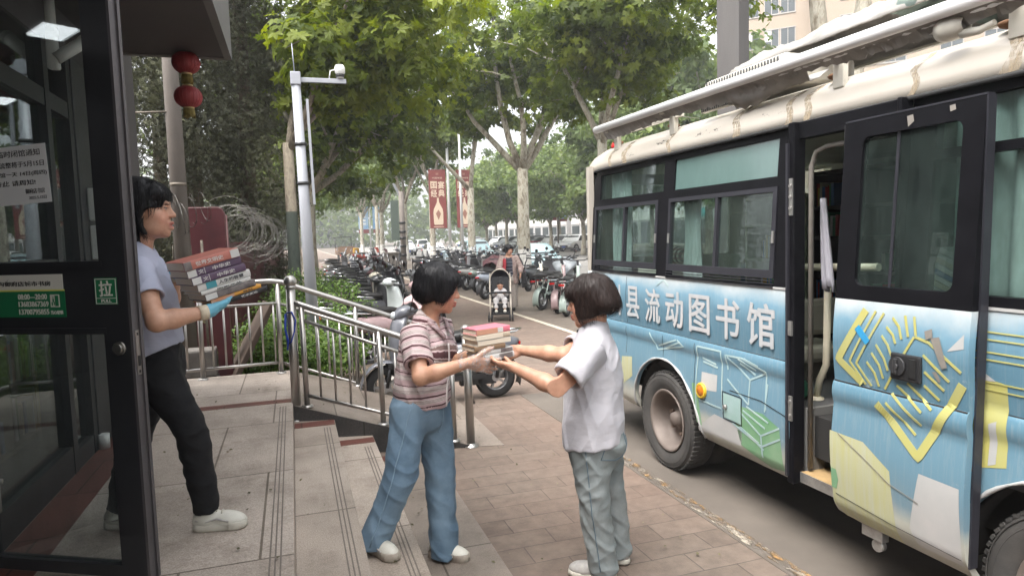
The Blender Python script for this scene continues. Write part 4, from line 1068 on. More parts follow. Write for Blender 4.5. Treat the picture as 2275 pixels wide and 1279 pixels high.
M_bw2 = pm('pale_render', (0.36, 0.295, 0.235), 0.85)
M_win = pm('window_glass_dark', (0.05, 0.06, 0.065), 0.12)
M_winf = pm('window_frame_grey', (0.30, 0.28, 0.26), 0.6)
M_curt = pm('window_blind', (0.5, 0.5, 0.48), 0.8)
ap = thing('apartment_block', 'tall beige apartment block with rows of small windows behind the bus', 'building', (47, 49, 0), R(-45))
q = MB()
q.bb((-9.8, 0, 0), (-2.0, 12, 26)); q.bb((-2.0, -1.2, 0), (22, 12, 26)); q.bb((-2.4, -1.6, 0), (-1.6, -0.8, 26))
q.build('wall', M_bw, ap)
q = MB()
for z in (0.0, 8.6, 17.2, 25.9): q.bb((-9.9, -0.12, z + 0.05), (-2.4, -0.001, z + 0.3)); q.bb((-1.6, -1.32, z + 0.05), (22.1, -1.201, z + 0.3))
q.build('cornice', M_bw2, ap)
rng = random.Random(3)
wi = 0
for fl in range(9):
 z = 0.9 + fl * 2.9
 if z < 5 or z > 24: continue
 for x, yy in [(-9.0, 0), (-7.4, 0), (-5.7, 0), (-4.3, 0), (2.5, -1.2), (0.8, -1.2), (4.2, -1.2), (8.2, -1.2), (11.2, -1.2), (15.0, -1.2), (18.5, -1.2)]:
  wd = 1.15 if x < 0 else 1.5
  q = MB()
  q.bb((x - wd / 2 - 0.1, yy - 0.07, z - 0.1), (x + wd / 2 + 0.1, yy - 0.002, z)); q.bb((x - wd / 2 - 0.1, yy - 0.07, z + 1.5), (x + wd / 2 + 0.1, yy - 0.002, z + 1.58))
  q.bb((x - wd / 2 - 0.07, yy - 0.05, z), (x - wd / 2, yy - 0.002, z + 1.5)); q.bb((x + wd / 2, yy - 0.05, z), (x + wd / 2 + 0.07, yy - 0.002, z + 1.5)); q.bb((x - 0.03, yy - 0.05, z), (x + 0.03, yy - 0.002, z + 1.5))
  f = q.build('window', M_winf, ap)
  q = MB(); q.bb((x - wd / 2, yy - 0.02, z), (x + wd / 2, yy - 0.003, z + 1.5))
  if rng.random() < 0.4: q.bb((x - wd / 2, yy - 0.024, z + 0.5), (x - 0.04, yy - 0.0205, z + 1.5), 1)
  q.build('pane', [M_win, M_curt], f)
M_shopw = pm('pale_shop_wall', (0.40, 0.39, 0.38), 0.8, var=0.1, vscale=0.3)
M_sign1 = pm('shop_sign_pale', (0.60, 0.58, 0.55), 0.6)
M_teal = pm('shop_sign_teal', (0.06, 0.30, 0.32), 0.6)
for j, (y0, y1, h, lab, mt) in enumerate(((72, 108, 8.0, 'pale shop row across the road behind the white parked cars', M_sign1), (52, 71.5, 9.5, 'pale shop building with a teal sign just left of the bus tail', M_teal), (30, 51.5, 8, 'pale shop building across the road hidden behind the bus', M_sign1), (110, 160, 10, 'far pale building at the end of the shop row', M_sign1))):
 t = thing('shop_building', lab, 'building', (46, 0, 0))
 MB().bb((0, y0, 0), (12, y1, h)).build('wall', M_shopw, t)
 n = int((y1 - y0) / 4)
 for i in range(n):
  y = y0 + (i + 0.5) * (y1 - y0) / n
  MB().bb((-0.05, y - 1.5, 0.2), (-0.003, y + 1.5, 3.0)).build('shop_window', M_win, t)
  MB().bb((-0.12, y - 1.8, 3.3), (-0.003, y + 1.8, 4.3)).build('sign_board', mt, t)
  MB().bb((-0.05, y - 1.2, 5.4), (-0.003, y + 1.2, 7.0)).build('window', M_win, t)
t = thing('far_building', 'pale hazy building closing the far end of the street', 'building', (-18, 178, 0))
MB().bb((0, 0, 0), (34, 12, 16)).build('wall', M_shopw, t)
for i in range(7):
 for j in range(4): MB().bb((1.5 + i * 4.6, -0.06, 2 + j * 3.6), (4.2 + i * 4.6, -0.003, 4.0 + j * 3.6)).build('window', M_win, t)
# ------------------------------------------------------------------ the library bus
def wrap_mat(name, c_top, c_mid, c_low, dirt=(0.30, 0.27, 0.22)):
 m, nt, b = _nodes(name)
 tc = N(nt, 'ShaderNodeTexCoord'); sx = N(nt, 'ShaderNodeSeparateXYZ'); nt.links.new(tc.outputs['Object'], sx.inputs[0])
 mr = N(nt, 'ShaderNodeMapRange'); mr.inputs[1].default_value = 0.33; mr.inputs[2].default_value = 1.46
 nt.links.new(sx.outputs['Z'], mr.inputs[0])
 v = coords(nt, 'Object', (1, 1, 1))
 nz = noise_tex(nt, v, 2.2, 5, 0.6)
 add = N(nt, 'ShaderNodeMath', operation='MULTIPLY_ADD'); add.inputs[1].default_value = 0.22; nt.links.new(nz, add.inputs[0])
 sub = N(nt, 'ShaderNodeMath', operation='SUBTRACT'); nt.links.new(mr.outputs[0], sub.inputs[0]); sub.inputs[1].default_value = 0.11
 nt.links.new(sub.outputs[0], add.inputs[2])
 c = ramp(nt, add.outputs[0], [(0.0, c_low), (0.14, c_low), (0.22, c_mid), (0.48, c_mid), (0.62, c_top), (0.80, tuple(x * 0.92 for x in c_top)), (0.90, tuple(min(1, x * 1.25 + 0.03) for x in c_top)), (1.0, (0.50, 0.53, 0.53))])
 st = noise_tex(nt, coords(nt, 'Object', (40, 40, 0.8)), 2.0, 4, 0.6)
 c = mixc(nt, ramp(nt, st, [(0.50, (0, 0, 0)), (0.75, (0.5, 0.5, 0.5))]), c, mixc(nt, 0.5, c, (0.34, 0.37, 0.36)))
 sc_ = noise_tex(nt, v, 5.5, 8, 0.75)
 c = mixc(nt, ramp(nt, sc_, [(0.62, (0, 0, 0)), (0.72, (0.6, 0.6, 0.6))]), c, (0.36, 0.40, 0.40))
 dz = N(nt, 'ShaderNodeMapRange'); dz.inputs[1].default_value = 0.75; dz.inputs[2].default_value = 0.33
 nt.links.new(sx.outputs['Z'], dz.inputs[0])
 dm = N(nt, 'ShaderNodeMath', operation='MULTIPLY'); nt.links.new(dz.outputs[0], dm.inputs[0])
 nt.links.new(ramp(nt, noise_tex(nt, v, 7, 6, 0.7), [(0.3, (0, 0, 0)), (0.75, (0.75, 0.75, 0.75))]), dm.inputs[1])
 c = mixc(nt, dm.outputs[0], c, dirt)
 nt.links.new(c, b.inputs['Base Color'])
 b.inputs['Roughness'].default_value = 0.38; b.inputs['Coat Weight'].default_value = 0.25; b.inputs['Coat Roughness'].default_value = 0.2
 bump(nt, b, noise_tex(nt, v, 4, 3), 0.12, 0.01)
 return m
BLUE, BLUE2 = (0.100, 0.205, 0.275), (0.122, 0.225, 0.29)
M_wrap = wrap_mat('bus_blue_wrap', BLUE, BLUE2, (0.42, 0.43, 0.38))
M_cream = pm('bus_cream_paint', (0.53, 0.49, 0.43), 0.36, c2=(0.44, 0.40, 0.345), vscale=1.1, coat=0.3)
M_busblk = pm('bus_black_band', (0.008, 0.008, 0.010), 0.42, var=0.4, vscale=9, spec=0.10)
M_busfrm = pm('bus_window_frame', (0.030, 0.030, 0.038), 0.4, 0.2, var=0.25, vscale=8)
M_rubber = pm('black_rubber', (0.014, 0.014, 0.014), 0.75, var=0.3, vscale=20)
M_tyre = pm('dusty_tyre', (0.034, 0.033, 0.032), 0.85, c2=(0.065, 0.06, 0.055), vscale=7, bmp=0.4, bscale=60)
M_rim = pm('dusty_rim', (0.20, 0.165, 0.145), 0.65, 0.25, c2=(0.13, 0.105, 0.09), vscale=5, bmp=0.1)
M_nut = pm('rusty_nut', (0.16, 0.11, 0.085), 0.7, 0.4, var=0.3)
M_under = pm('underbody', (0.02, 0.019, 0.018), 0.9)
M_busglass = glass_mat('bus_glass', (0.80, 0.87, 0.85), 0.05, (0.10, 0.13, 0.12), 0.015, 0.16)
M_busglass2 = glass_mat('bus_glass_frosted', (0.5, 0.6, 0.57), 0.80, (0.115, 0.19, 0.178), 0.12, 0.1)
M_curtain = pm('pale_curtain', (0.50, 0.56, 0.555), 0.85, var=0.2, vscale=6, stretch=(6, 6, 0.5))
M_inwall = pm('bus_inner_wall', (0.60, 0.62, 0.53), 0.8, var=0.15)
M_infloor = pm('bus_floor_grey', (0.105, 0.105, 0.105), 0.7, var=0.3, vscale=5)
M_ingrey = pm('bus_step_grey', (0.21, 0.205, 0.195), 0.65, var=0.25, vscale=6, bmp=0.2)
M_stepw = pm('step_board_yellow', (0.42, 0.28, 0.13), 0.7, var=0.3, vscale=8)
M_dkwood = pm('dark_brown_shelf', (0.05, 0.033, 0.026), 0.55, var=0.3, vscale=4)
M_crmpl = pm('cream_handrail', (0.66, 0.60, 0.46), 0.35)
M_seatf = pm('beige_seat_cover', (0.42, 0.38, 0.31), 0.85, var=0.2)
M_white = pm('lettering_white', (0.47, 0.45, 0.445), 0.55, c2=(0.36, 0.39, 0.41), vscale=9)
M_awhite = pm('artwork_pale_line', (0.38, 0.46, 0.44), 0.5, c2=(0.25, 0.37, 0.40), vscale=7)
M_apale = pm('artwork_pale_grey', (0.44, 0.43, 0.42), 0.45, c2=(0.36, 0.365, 0.36), vscale=4)
M_agreen = pm('artwork_green', (0.12, 0.28, 0.145), 0.45, c2=(0.21, 0.34, 0.21), vscale=4)
M_ayel = pm('artwork_yellow', (0.42, 0.385, 0.10), 0.45, c2=(0.37, 0.37, 0.17), vscale=6)
M_ayelg = pm('artwork_yellow_green', (0.40, 0.39, 0.19), 0.45, c2=(0.40, 0.41, 0.31), vscale=5, stretch=(1, 8, 0.6))
M_ablue = pm('artwork_strong_blue', (0.03, 0.25, 0.47), 0.45)
M_rust = worn_paint('rust_streak', (0.50, 0.41, 0.29), 0.58, 5, (9, 9, 0.9), 0.2)
M_scuff = worn_paint('black_scuff', (0.05, 0.045, 0.04), 0.58, 30, (1, 1, 2.5), 0.02)
M_seal = pm('door_seal_grey', (0.23, 0.21, 0.185), 0.6, var=0.25, vscale=12)
M_bolt = pm('scuffed_metal', (0.42, 0.41, 0.39), 0.4, 0.7, var=0.3, vscale=25)
BX = 2.62
def XS(z):
 if z >= 1.445: return BX + 0.06 * ((z - 1.445) / 0.9) ** 1.3
 if z >= 1.045: return BX - 0.014 * math.sin(PI * (z - 1.045) / 0.40)
 if z >= 0.93: return BX - 0.006 - 0.012 * math.sin(PI * (1.045 - z) / 0.115)
 if z >= 0.45: return BX - 0.006 - 0.016 * math.sin(PI * (z - 0.45) / 0.48)
 return BX - 0.006 + 0.10 * ((0.45 - z) / 0.12) ** 1.6 * 0.75
def XD(z):      # the sliding door, standing off the body
 return XS(z) - 0.10
WY, FWY = 4.42, 1.60          # wheel centres
def arch(y, c, r=0.47, base=0.365, flat=1.0):
 d = abs(y - c)
 return base + math.sqrt(max(0, r * r - d * d)) if d < r else 0
def zlow(y):
 z = 0.35
 if y > 5.0: z = 0.35 + 0.10 * min(1, (y - 5.0) / 0.8)
 for c in (WY, FWY):
  a = arch(y, c)
  if a > 0: z = max(z, a)
 return z
bus = thing('library_bus', 'old white and light blue mobile library minibus with its side door slid open', 'bus', (0, 0, 0))
def panel(name, y0, y1, ztop, zl, X, mat, thick=0.03, step=0.015, parent=bus, nz=46, label=None):
 """curved side panel between y0 and y1, from zl(y) up to ztop"""
 ny = max(2, int(round((y1 - y0) / step)) + 1)
 zs_full = [1.445, 1.43, 1.41, 1.38, 1.34, 1.30, 1.26, 1.22, 1.18, 1.14, 1.10, 1.07, 1.05, 1.045, 1.035, 1.025, 1.018, 1.01, 1.0, 0.99, 0.975, 0.96, 0.945, 0.93, 0.90, 0.85, 0.8, 0.75, 0.7, 0.65, 0.6, 0.55, 0.5, 0.475, 0.45, 0.43, 0.41, 0.39, 0.37, 0.35, 0.33]
 m = MB(); ring = []
 for i in range(ny):
  y = y0 + (y1 - y0) * i / (ny - 1); lo = zl(y)
  zs = [min(ztop, max(lo, z)) for z in zs_full]
  out = [(X(z), y, z) for z in zs]; inn = [(X(z) + thick, y, z) for z in reversed(zs)]
  ring.append(out + inn)
 m.loft(ring, 0, True, True)
 o = m.build(name, mat, parent)
 if label: o['label'] = label
 return o
def smooth_edge(o, a=35):
 md = o.modifiers.new('split', 'EDGE_SPLIT'); md.split_angle = R(a)
 return o
smooth_edge(panel('side_panel', 3.06, 5.70, 1.445, zlow, XS, M_wrap, label='blue rear side panel with white lettering'))
smooth_edge(panel('side_panel', 0.12, 2.36, 1.445, zlow, XS, M_wrap, label='blue front side panel with a yellow book'))
def ring_at(z, inset=0.0, xa=None):
 """plan outline of the body at height z, from the near rear corner round the back, far side and front"""
 xn = XS(min(z, 1.45)) if xa is None else xa; xf = 2 * 3.66 - xn; yb, yf = 5.98, -0.05
 rc = 0.26; pts = []
 for k in range(9):
  a = PI + (-PI / 2) * k / 8
  pts.append((xn + rc + rc * math.cos(a), yb - rc + rc * math.sin(a), z))
 for k in range(9):
  a = PI / 2 - (PI / 2) * k / 8
  pts.append((xf - rc + rc * math.cos(a), yb - rc + rc * math.sin(a), z))
 for k in range(9):
  a = -(PI / 2) * k / 8
  pts.append((xf - rc + rc * math.cos(a), yf + rc + rc * math.sin(a), z))
 for k in range(9):
  a = -PI / 2 - (PI / 2) * k / 8
  pts.append((xn + rc + rc * math.cos(a), yf + rc + rc * math.sin(a), z))
 return pts
rings = []
for z in (0.43, 0.6, 0.93, 1.0, 1.03, 1.05, 1.2, 1.445):
 rings.append(ring_at(z))
m = MB(); m.loft(rings, 0, False, True, closed=False); o = m.build('body_shell', M_wrap, bus)
md = o.modifiers.new('s', 'SOLIDIFY'); md.thickness = 0.025; md.offset = -1
def upper_wall(name, a, b, openings, mat, z0=1.446, z1=2.40, t=0.04):
 """wall from plan point a to b with rectangular openings [(s0,s1,z0,z1)]"""
 A, B = Vector((*a, 0)), Vector((*b, 0)); L = (B - A).length; U = (B - A) / L; Nn = Vector((-U.y, U.x, 0))
 m = MB()
 def bx(s0, s1, lo, hi):
  if s1 - s0 < 1e-4 or hi - lo < 1e-4: return
  vs = []
  for z in (lo, hi):
   for s, n in ((s0, 0), (s1, 0), (s1, t), (s0, t)):
    p = A + U * s + Nn * n; vs.append((p.x, p.y, z))
  m.add(vs, [(0, 3, 2, 1), (4, 5, 6, 7), (0, 1, 5, 4), (1, 2, 6, 5), (2, 3, 7, 6), (3, 0, 4, 7)])
 cuts = sorted(openings); s = 0
 for (s0, s1, lo, hi) in cuts:
  bx(s, s0, z0, z1); bx(s0, s1, z0, lo); bx(s0, s1, hi, z1); s = s1
 bx(s, L, z0, z1)
 o = m.build(name, mat, bus)
 for (s0, s1, lo, hi) in cuts:
  p = MB(); c = [A + U * s0 + Nn * (t * 0.5), A + U * s1 + Nn * (t * 0.5)]
  q = Nn * 0.005
  vs = [(*(c[0] + d).xy, z) for z in (lo, hi) for d in (q, -q)] + [(*(c[1] + d).xy, z) for z in (lo, hi) for d in (q, -q)]
  p.add(vs, [(0, 1, 3, 2), (4, 6, 7, 5), (0, 2, 6, 4), (1, 5, 7, 3), (0, 4, 5, 1), (2, 3, 7, 6)])
  p.build('window_pane', M_busglass, bus)
 return o
upper_wall('rear_wall', (4.44, 5.97), (2.88, 5.97), [(0.15, 1.41, 1.55, 2.25)], M_cream)
upper_wall('far_wall', (4.70, 0.2), (4.70, 5.74), [(0.2, 1.5, 1.50, 2.32), (1.6, 2.85, 1.50, 2.32), (4.75, 5.45, 1.50, 2.32)], M_inwall)
upper_wall('front_wall', (2.88, -0.05), (4.44, -0.05), [(0.05, 1.51, 1.48, 2.3)], M_cream)
m = MB()
for (cx_, cy_, a0) in ((2.88, 5.72, PI / 2), (4.44, 5.72, 0), (4.44, 0.21, -PI / 2), (2.88, 0.21, PI)):
 ro = []
 for z in (1.4455, 2.40):
  xo = 0.0
  ro.append([(cx_ + 0.26 * math.cos(a0 + PI / 2 * k / 8), cy_ + 0.26 * math.sin(a0 + PI / 2 * k / 8), z) for k in range(9)] + [(cx_ + 0.21 * math.cos(a0 + PI / 2 * k / 8), cy_ + 0.21 * math.sin(a0 + PI / 2 * k / 8), z) for k in range(8, -1, -1)])
 m.loft(ro, 0, True, True)
smooth_edge(m.build('corner_post', M_cream, bus))
prof = [(2.665, 2.355), (2.672, 2.42), (2.688, 2.47), (2.72, 2.515), (2.78, 2.555), (2.88, 2.588), (3.05, 2.612), (3.3, 2.632), (3.66, 2.64)]
prof = prof + [(2 * 3.66 - x, z) for x, z in reversed(prof[:-1])]
rings = []
for y, k in ((-0.08, 0.0), (-0.05, 0.35), (0.02, 0.66), (0.15, 0.88), (0.35, 0.98), (0.6, 1.0), (2.0, 1.0), (4.0, 1.0), (5.2, 1.0), (5.45, 0.985), (5.65, 0.93), (5.80, 0.80), (5.90, 0.6), (5.965, 0.33), (5.985, 0.0)):
 kk = 0.10 + 0.90 * k
 sx_ = 1.0 - 0.22 * (1 - k) ** 2.2
 rings.append([(3.66 + (x - 3.66) * sx_, y, 2.355 + (z - 2.355) * kk) for x, z in prof])
m = MB(); m.loft(rings, 0, False, True, closed=False); o = m.build('roof', M_cream, bus)
md = o.modifiers.new('s', 'SOLIDIFY'); md.thickness = 0.03; md.offset = -1
o.data.flip_normals() if False else None
m = MB(); m.tube([(2.652, 0.2, 2.352), (2.652, 5.55, 2.352), (2.70, 5.84, 2.352), (2.84, 5.965, 2.352)], 0.012, 8); m.build('gutter', M_rubber, bus)
def XW(z): return XS(z) - 0.002
def wbox(mb, y0, y1, z0, z1, d0=0.0, d1=0.05, mi=0, bev=0):
 vs = []
 for y, z in ((y0, z0), (y1, z0), (y1, z1), (y0, z1)):
  vs.append((XW(z) + d0, y, z)); vs.append((XW(z) + d1, y, z))
 mb.add(vs, [(0, 2, 4, 6), (1, 7, 5, 3), (0, 1, 3, 2), (2, 3, 5, 4), (4, 5, 7, 6), (6, 7, 1, 0)], mi)
b = MB()     # black body band with its posts
wbox(b, 3.08, 5.62, 2.305, 2.355); wbox(b, 3.08, 5.62, 2.03, 2.088); wbox(b, 3.08, 5.62, 1.446, 1.466)
for y0, y1 in ((5.565, 5.62), (4.33, 4.475), (3.08, 3.23)): wbox(b, y0, y1, 2.088, 2.305)
for y0, y1 in ((5.655, 5.70), (4.385, 4.535), (3.08, 3.215)): wbox(b, y0, y1, 1.466, 2.03)
wbox(b, 5.62, 5.70, 1.446, 2.30); wbox(b, 5.62, 5.66, 2.30, 2.33)
wbox(b, 0.12, 2.36, 2.305, 2.355); wbox(b, 0.12, 2.36, 2.07, 2.11); wbox(b, 0.12, 2.36, 1.446, 1.50)
for y0, y1 in ((2.24, 2.36), (0.95, 1.05), (0.12, 0.25)): wbox(b, y0, y1, 1.50, 2.07); wbox(b, y0, y1, 2.11, 2.305)
b.build('window_band', M_busblk, bus)
def slider(y0, y1, z0, z1, yd, split_front):
 f = MB(); t = 0.028
 wbox(f, y0, y1, z1 - t, z1, -0.006, 0.03); wbox(f, y0, y1, z0, z0 + t + 0.02, -0.006, 0.03)
 wbox(f, y0, y0 + t + 0.008, z0 + t + 0.02, z1 - t, -0.006, 0.03); wbox(f, y1 - t, y1, z0 + t + 0.02, z1 - t, -0.006, 0.03)
 for k_ in range(3): wbox(f, y0, y1, z0 - 0.052 + 0.018 * k_, z0 - 0.046 + 0.018 * k_, -0.010, 0.0)
 wbox(f, yd - 0.014, yd + 0.014, z0 + t + 0.02, z1 - t, -0.002, 0.03)
 fo = f.build('sliding_window', M_busfrm, bus)
 p = MB(); wbox(p, yd + 0.014, y1 - t, z0 + t + 0.02, z1 - t, 0.010, 0.014); p.build('pane', M_busglass, fo)
 p = MB(); wbox(p, y0 + t + 0.008, yd - 0.014, z0 + t + 0.02, z1 - t, 0.018, 0.022); p.build('pane', M_busglass, fo)
 p = MB(); wbox(p, y0 + 0.004, y0 + 0.022, (z0 + z1) / 2 - 0.06, (z0 + z1) / 2 + 0.01, -0.014, -0.006); wbox(p, y1 - 0.034, y1 - 0.016, (z0 + z1) / 2 - 0.06, (z0 + z1) / 2 + 0.01, -0.014, -0.006); p.build('latch', M_bolt, fo)
slider(4.535, 5.655, 1.505, 2.03, 5.09, 0)
slider(3.215, 4.385, 1.505, 2.03, 3.80, 0)
for y0, y1, z0, z1, mt in ((4.475, 5.565, 2.088, 2.305, M_busglass), (3.23, 4.33, 2.088, 2.305, M_busglass2), (1.05, 2.24, 2.11, 2.305, M_busglass), (0.25, 0.95, 2.11, 2.305, M_busglass), (1.05, 2.24, 1.50, 2.07, M_busglass), (0.25, 0.95, 1.50, 2.07, M_busglass)):
 p = MB(); wbox(p, y0, y1, z0, z1, 0.012, 0.017); p.build('window_pane', mt, bus)
def curtain(y0, y1, z0, z1, x, amp=0.022, n=9, gather=0.0):
 m = MB(); rows = []
 for j in range(9):
  z = z1 + (z0 - z1) * j / 8; row = []
  gth = 1 - gather * math.sin(PI * min(1, j / 6.5))
  for i in range(n * 8 + 1):
   f = i / (n * 8); y = y0 + (y1 - y0) * (0.5 + (f - 0.5) * gth)
   row.append((x + amp * math.sin(2 * PI * n * f + 0.4 * math.sin(j * 0.7)) * (0.7 + 0.3 * math.sin(f * 17)), y, z))
  rows.append(row)
 m.loft(rows, 0, False, True, closed=False)
 o = m.build('curtain', M_curtain, bus); md = o.modifiers.new('s', 'SOLIDIFY'); md.thickness = 0.003
curtain(1.08, 2.2, 1.42, 2.32, 2.74, 0.03, 9)
curtain(0.25, 0.95, 1.42, 2.32, 2.74, 0.03, 6)
curtain(5.18, 5.52, 1.40, 2.32, 2.76, 0.022, 5)
curtain(4.12, 4.36, 1.40, 2.10, 2.75, 0.016, 4, 0.25)
b = MB()
b.bb((2.60, 3.031, 0.36), (2.68, 3.079, 2.36), bev=0.008); b.bb((2.605, 2.361, 0.36), (2.68, 2.385, 2.36), bev=0.006); b.bb((2.632, 2.386, 2.27), (2.70, 3.03, 2.355))
b.build('door_post', M_busblk, bus)
b = MB(); b.bb((2.585, 3.062, 0.40), (2.60, 3.078, 2.25)); b.build('door_track', M_busfrm, bus)
b = MB(); b.tube([(2.70, 3.012, 0.45), (2.70, 3.012, 2.12), (2.70, 2.975, 2.195), (2.70, 2.90, 2.215), (2.70, 2.42, 2.215)], 0.014, 8); b.build('door_seal', M_seal, bus)
b = MB(); b.bb((2.592, 3.035, 1.86), (2.60, 3.060, 2.06)); b.bb((2.592, 3.035, 0.72), (2.60, 3.062, 0.86))
for z in (1.90, 1.96, 2.02, 0.75, 0.83): b.cyl((2.586, 3.047, z), (2.592, 3.047, z), 0.010, 10)
b.build('hinge_plate', M_bolt, bus)
b = MB(); b.bb((2.588, 3.034, 1.20), (2.599, 3.062, 1.28)); b.build('latch_plate', M_bolt, bus)
b = MB(); b.bb((2.70, 2.386, 0.40), (3.15, 3.03, 0.425)); b.bb((2.655, 2.386, 0.38), (2.70, 3.03, 0.4265)); b.build('step_board', M_stepw, bus)
b = MB(); b.bb((2.648, 2.386, 0.37), (2.654, 3.03, 0.427)); b.build('step_edge', M_bolt, bus)
b = MB(); b.bb((2.70, 3.031, 0.38), (3.16, 3.06, 0.78)); b.bb((3.16, 2.30, 0.38), (3.19, 3.06, 0.78)); b.bb((2.70, 2.34, 0.38), (3.16, 2.385, 0.78)); b.build('step_well', M_ingrey, bus)
b = MB(); b.lathe([(0.05, 0), (0.052, 0.012), (0.04, 0.03), (0.03, 0.032), (0.0, 0.034)], (3.125 - 0.19, 0, 0), axis='y', seg=18)
b = MB(); b.cyl((2.93, 3.030, 0.56), (2.93, 3.008, 0.56), 0.045, 20); b.cyl((2.93, 3.012, 0.56), (2.93, 2.998, 0.56), 0.03, 20); b.bb((2.885, 3.0, 0.55), (2.915, 3.012, 0.60)); b.build('step_latch', M_black, bus)
b = MB(); b.bb((2.70, 3.061, 0.74), (4.68, 5.94, 0.78)); b.bb((3.19, 0.0, 0.74), (4.68, 3.0605, 0.78)); b.bb((2.66, 0.1, 0.74), (3.1899, 2.339, 0.78)); b.build('inner_floor', M_infloor, bus)
b = MB(); b.bb((2.672, 3.09, 0.88), (2.69, 5.68, 1.44)); b.bb((2.672, 0.2, 0.88), (2.69, 2.33, 1.44)); b.bb((4.655, 0.2, 0.78), (4.665, 5.7, 1.53)); b.bb((2.9, 5.90, 0.78), (4.4, 5.92, 1.54)); b.bb((2.74, 0.15, 2.335), (4.6, 5.75, 2.35)); b.build('inner_lining', M_inwall, bus)
b = MB(); b.tube([(2.90, 3.35, 1.555), (2.90, 2.75, 1.575)], 0.021, 12); b.tube([(2.90, 3.10, 1.56), (2.90, 3.11, 1.0), (2.90, 3.16, 0.90), (2.90, 3.19, 0.78)], 0.020, 12); b.lathe([(0.045, 0.78), (0.045, 0.79), (0.022, 0.80)], (2.90, 3.19, 0), seg=14); b.build('handrail', M_crmpl, bus)
b = MB(); b.box((3.28, 3.62, 1.20), (0.40, 0.10, 0.24), None, bev=0.04); b.box((3.28, 3.66, 0.97), (0.42, 0.36, 0.10), None, bev=0.03); b.bb((3.2, 3.6, 0.781), (3.36, 3.74, 0.93)); b.build('seat', M_seatf, bus)
def shelf(y0, y1, zs, x0, x1, mat, ends, back, name='bookshelf'):
 b = MB()
 for z in zs: b.bb((x0, y0, z), (x1, y1, z + 0.03))
 for y in ends: b.bb((x0 + 0.003, y - 0.012, 0.783), (x1 - 0.003, y + 0.012, zs[-1] - 0.002))
 o = b.build(name, mat, bus)
 c = MB(); c.bb((x1 - 0.02, y0 + 0.013, 0.79), (x1 - 0.004, y1 - 0.013, zs[-1] - 0.003)); c.build('back_board', back, o)
 return o
M_shelfcream = pm('cream_shelf', (0.66, 0.67, 0.52), 0.6, var=0.1)
s1 = shelf(3.15, 4.72, (0.80, 1.12, 1.42, 1.68, 1.93, 2.22), 4.22, 4.62, M_dkwood, (3.17, 3.68, 4.20, 4.70), pm('shelf_back_cream', (0.72, 0.70, 0.58), 0.7))
s2 = shelf(4.76, 5.60, (0.80, 1.14, 1.48, 1.80, 2.05), 4.22, 4.62, M_shelfcream, (4.78, 5.58), pm('shelf_back_green', (0.50, 0.54, 0.42), 0.7))
rnd = random.Random(11)
def bookrow(parent, y0, y1, z, x0, h, lean=0.0, fill=1.0):
 b = MB(); y = y0
 while y < y1:
  t = rnd.uniform(0.012, 0.04)
  if rnd.random() < fill: b.bb((x0, y, z + 0.001), (x0 + rnd.uniform(0.16, 0.22), y + t - 0.001, z + h * rnd.uniform(0.75, 1.0)), rnd.randrange(6))
  y += t
 tag(b.build('book_row', bmats, parent), kind='stuff')
bookrow(s1, 3.70, 4.69, 1.15, 4.26, 0.20, fill=0.9); bookrow(s1, 3.70, 4.0, 1.45, 4.26, 0.16)
bookrow(s1, 4.45, 4.6, 1.71, 4.26, 0.2); bookrow(s1, 4.5, 4.69, 1.96, 4.26, 0.2)
for z in (1.17, 1.51): bookrow(s2, 4.80, 5.4, z, 4.26, 0.22, fill=0.9)
bookrow(s2, 4.8, 5.1, 1.83, 4.26, 0.18)
s3 = shelf(1.7, 2.9, (0.80, 1.16, 1.50), 3.9, 4.5, M_dkwood, (1.72, 2.3, 2.88), pm('shelf_back_dark', (0.10, 0.08, 0.07), 0.7))
bookrow(s3, 1.75, 2.8, 1.54, 3.95, 0.26, fill=0.95)
sl = MB()
for i in range(8):
 sl.box((3.35, 2.62 - 0.004 * i, 1.40 + 0.030 * i), (0.20, 0.30 - 0.01 * i, 0.024), (0.42, 0.02 * (i % 3 - 1), 0.1 * (i % 2)), mi=(4, 1, 4, 2, 4, 1, 4, 4)[i])
o = sl.build('leaning_books', bmats, None); tag(o, 'slanting pile of pale books just behind the open bus door glass', 'books')
o = MB().bb((3.2, 2.4, 0.79), (3.55, 2.8, 1.32)).build('box_stack', M_dkwood, None); tag(o, 'dark box holding up a slanting pile of books inside the bus door', 'box')
M_shirt_hang = pm('hanging_lilac_cloth', (0.34, 0.33, 0.37), 0.85, var=0.15, vscale=10, stretch=(5, 5, .4))
m = MB(); rows = []
for j in range(10):
 f = j / 9; z = 1.95 - 0.50 * f; w_ = 0.012 + 0.085 * f
 rows.append([(2.80 + 0.02 * math.sin(i * 1.3 + f), 3.04 - w_ * i / 12, z + 0.02 * f * math.sin(i)) for i in range(13)])
m.loft(rows, 0, False, True, closed=False); o = m.build('hanging_cloth', M_shirt_hang); md = o.modifiers.new('s', 'SOLIDIFY'); md.thickness = 0.004
tag(o, 'pale lilac cloth hanging inside the bus doorway', 'cloth')
m = MB()
for i in range(26):
 a = -PI / 2 + PI * i / 25
m.lathe([(0.02, -0.16), (0.05, -0.13), (0.075, -0.06), (0.08, 0.02), (0.07, 0.09), (0.03, 0.15), (0.0, 0.16)], (0, 0, 0), axis='y', seg=20)
M_plaid = None
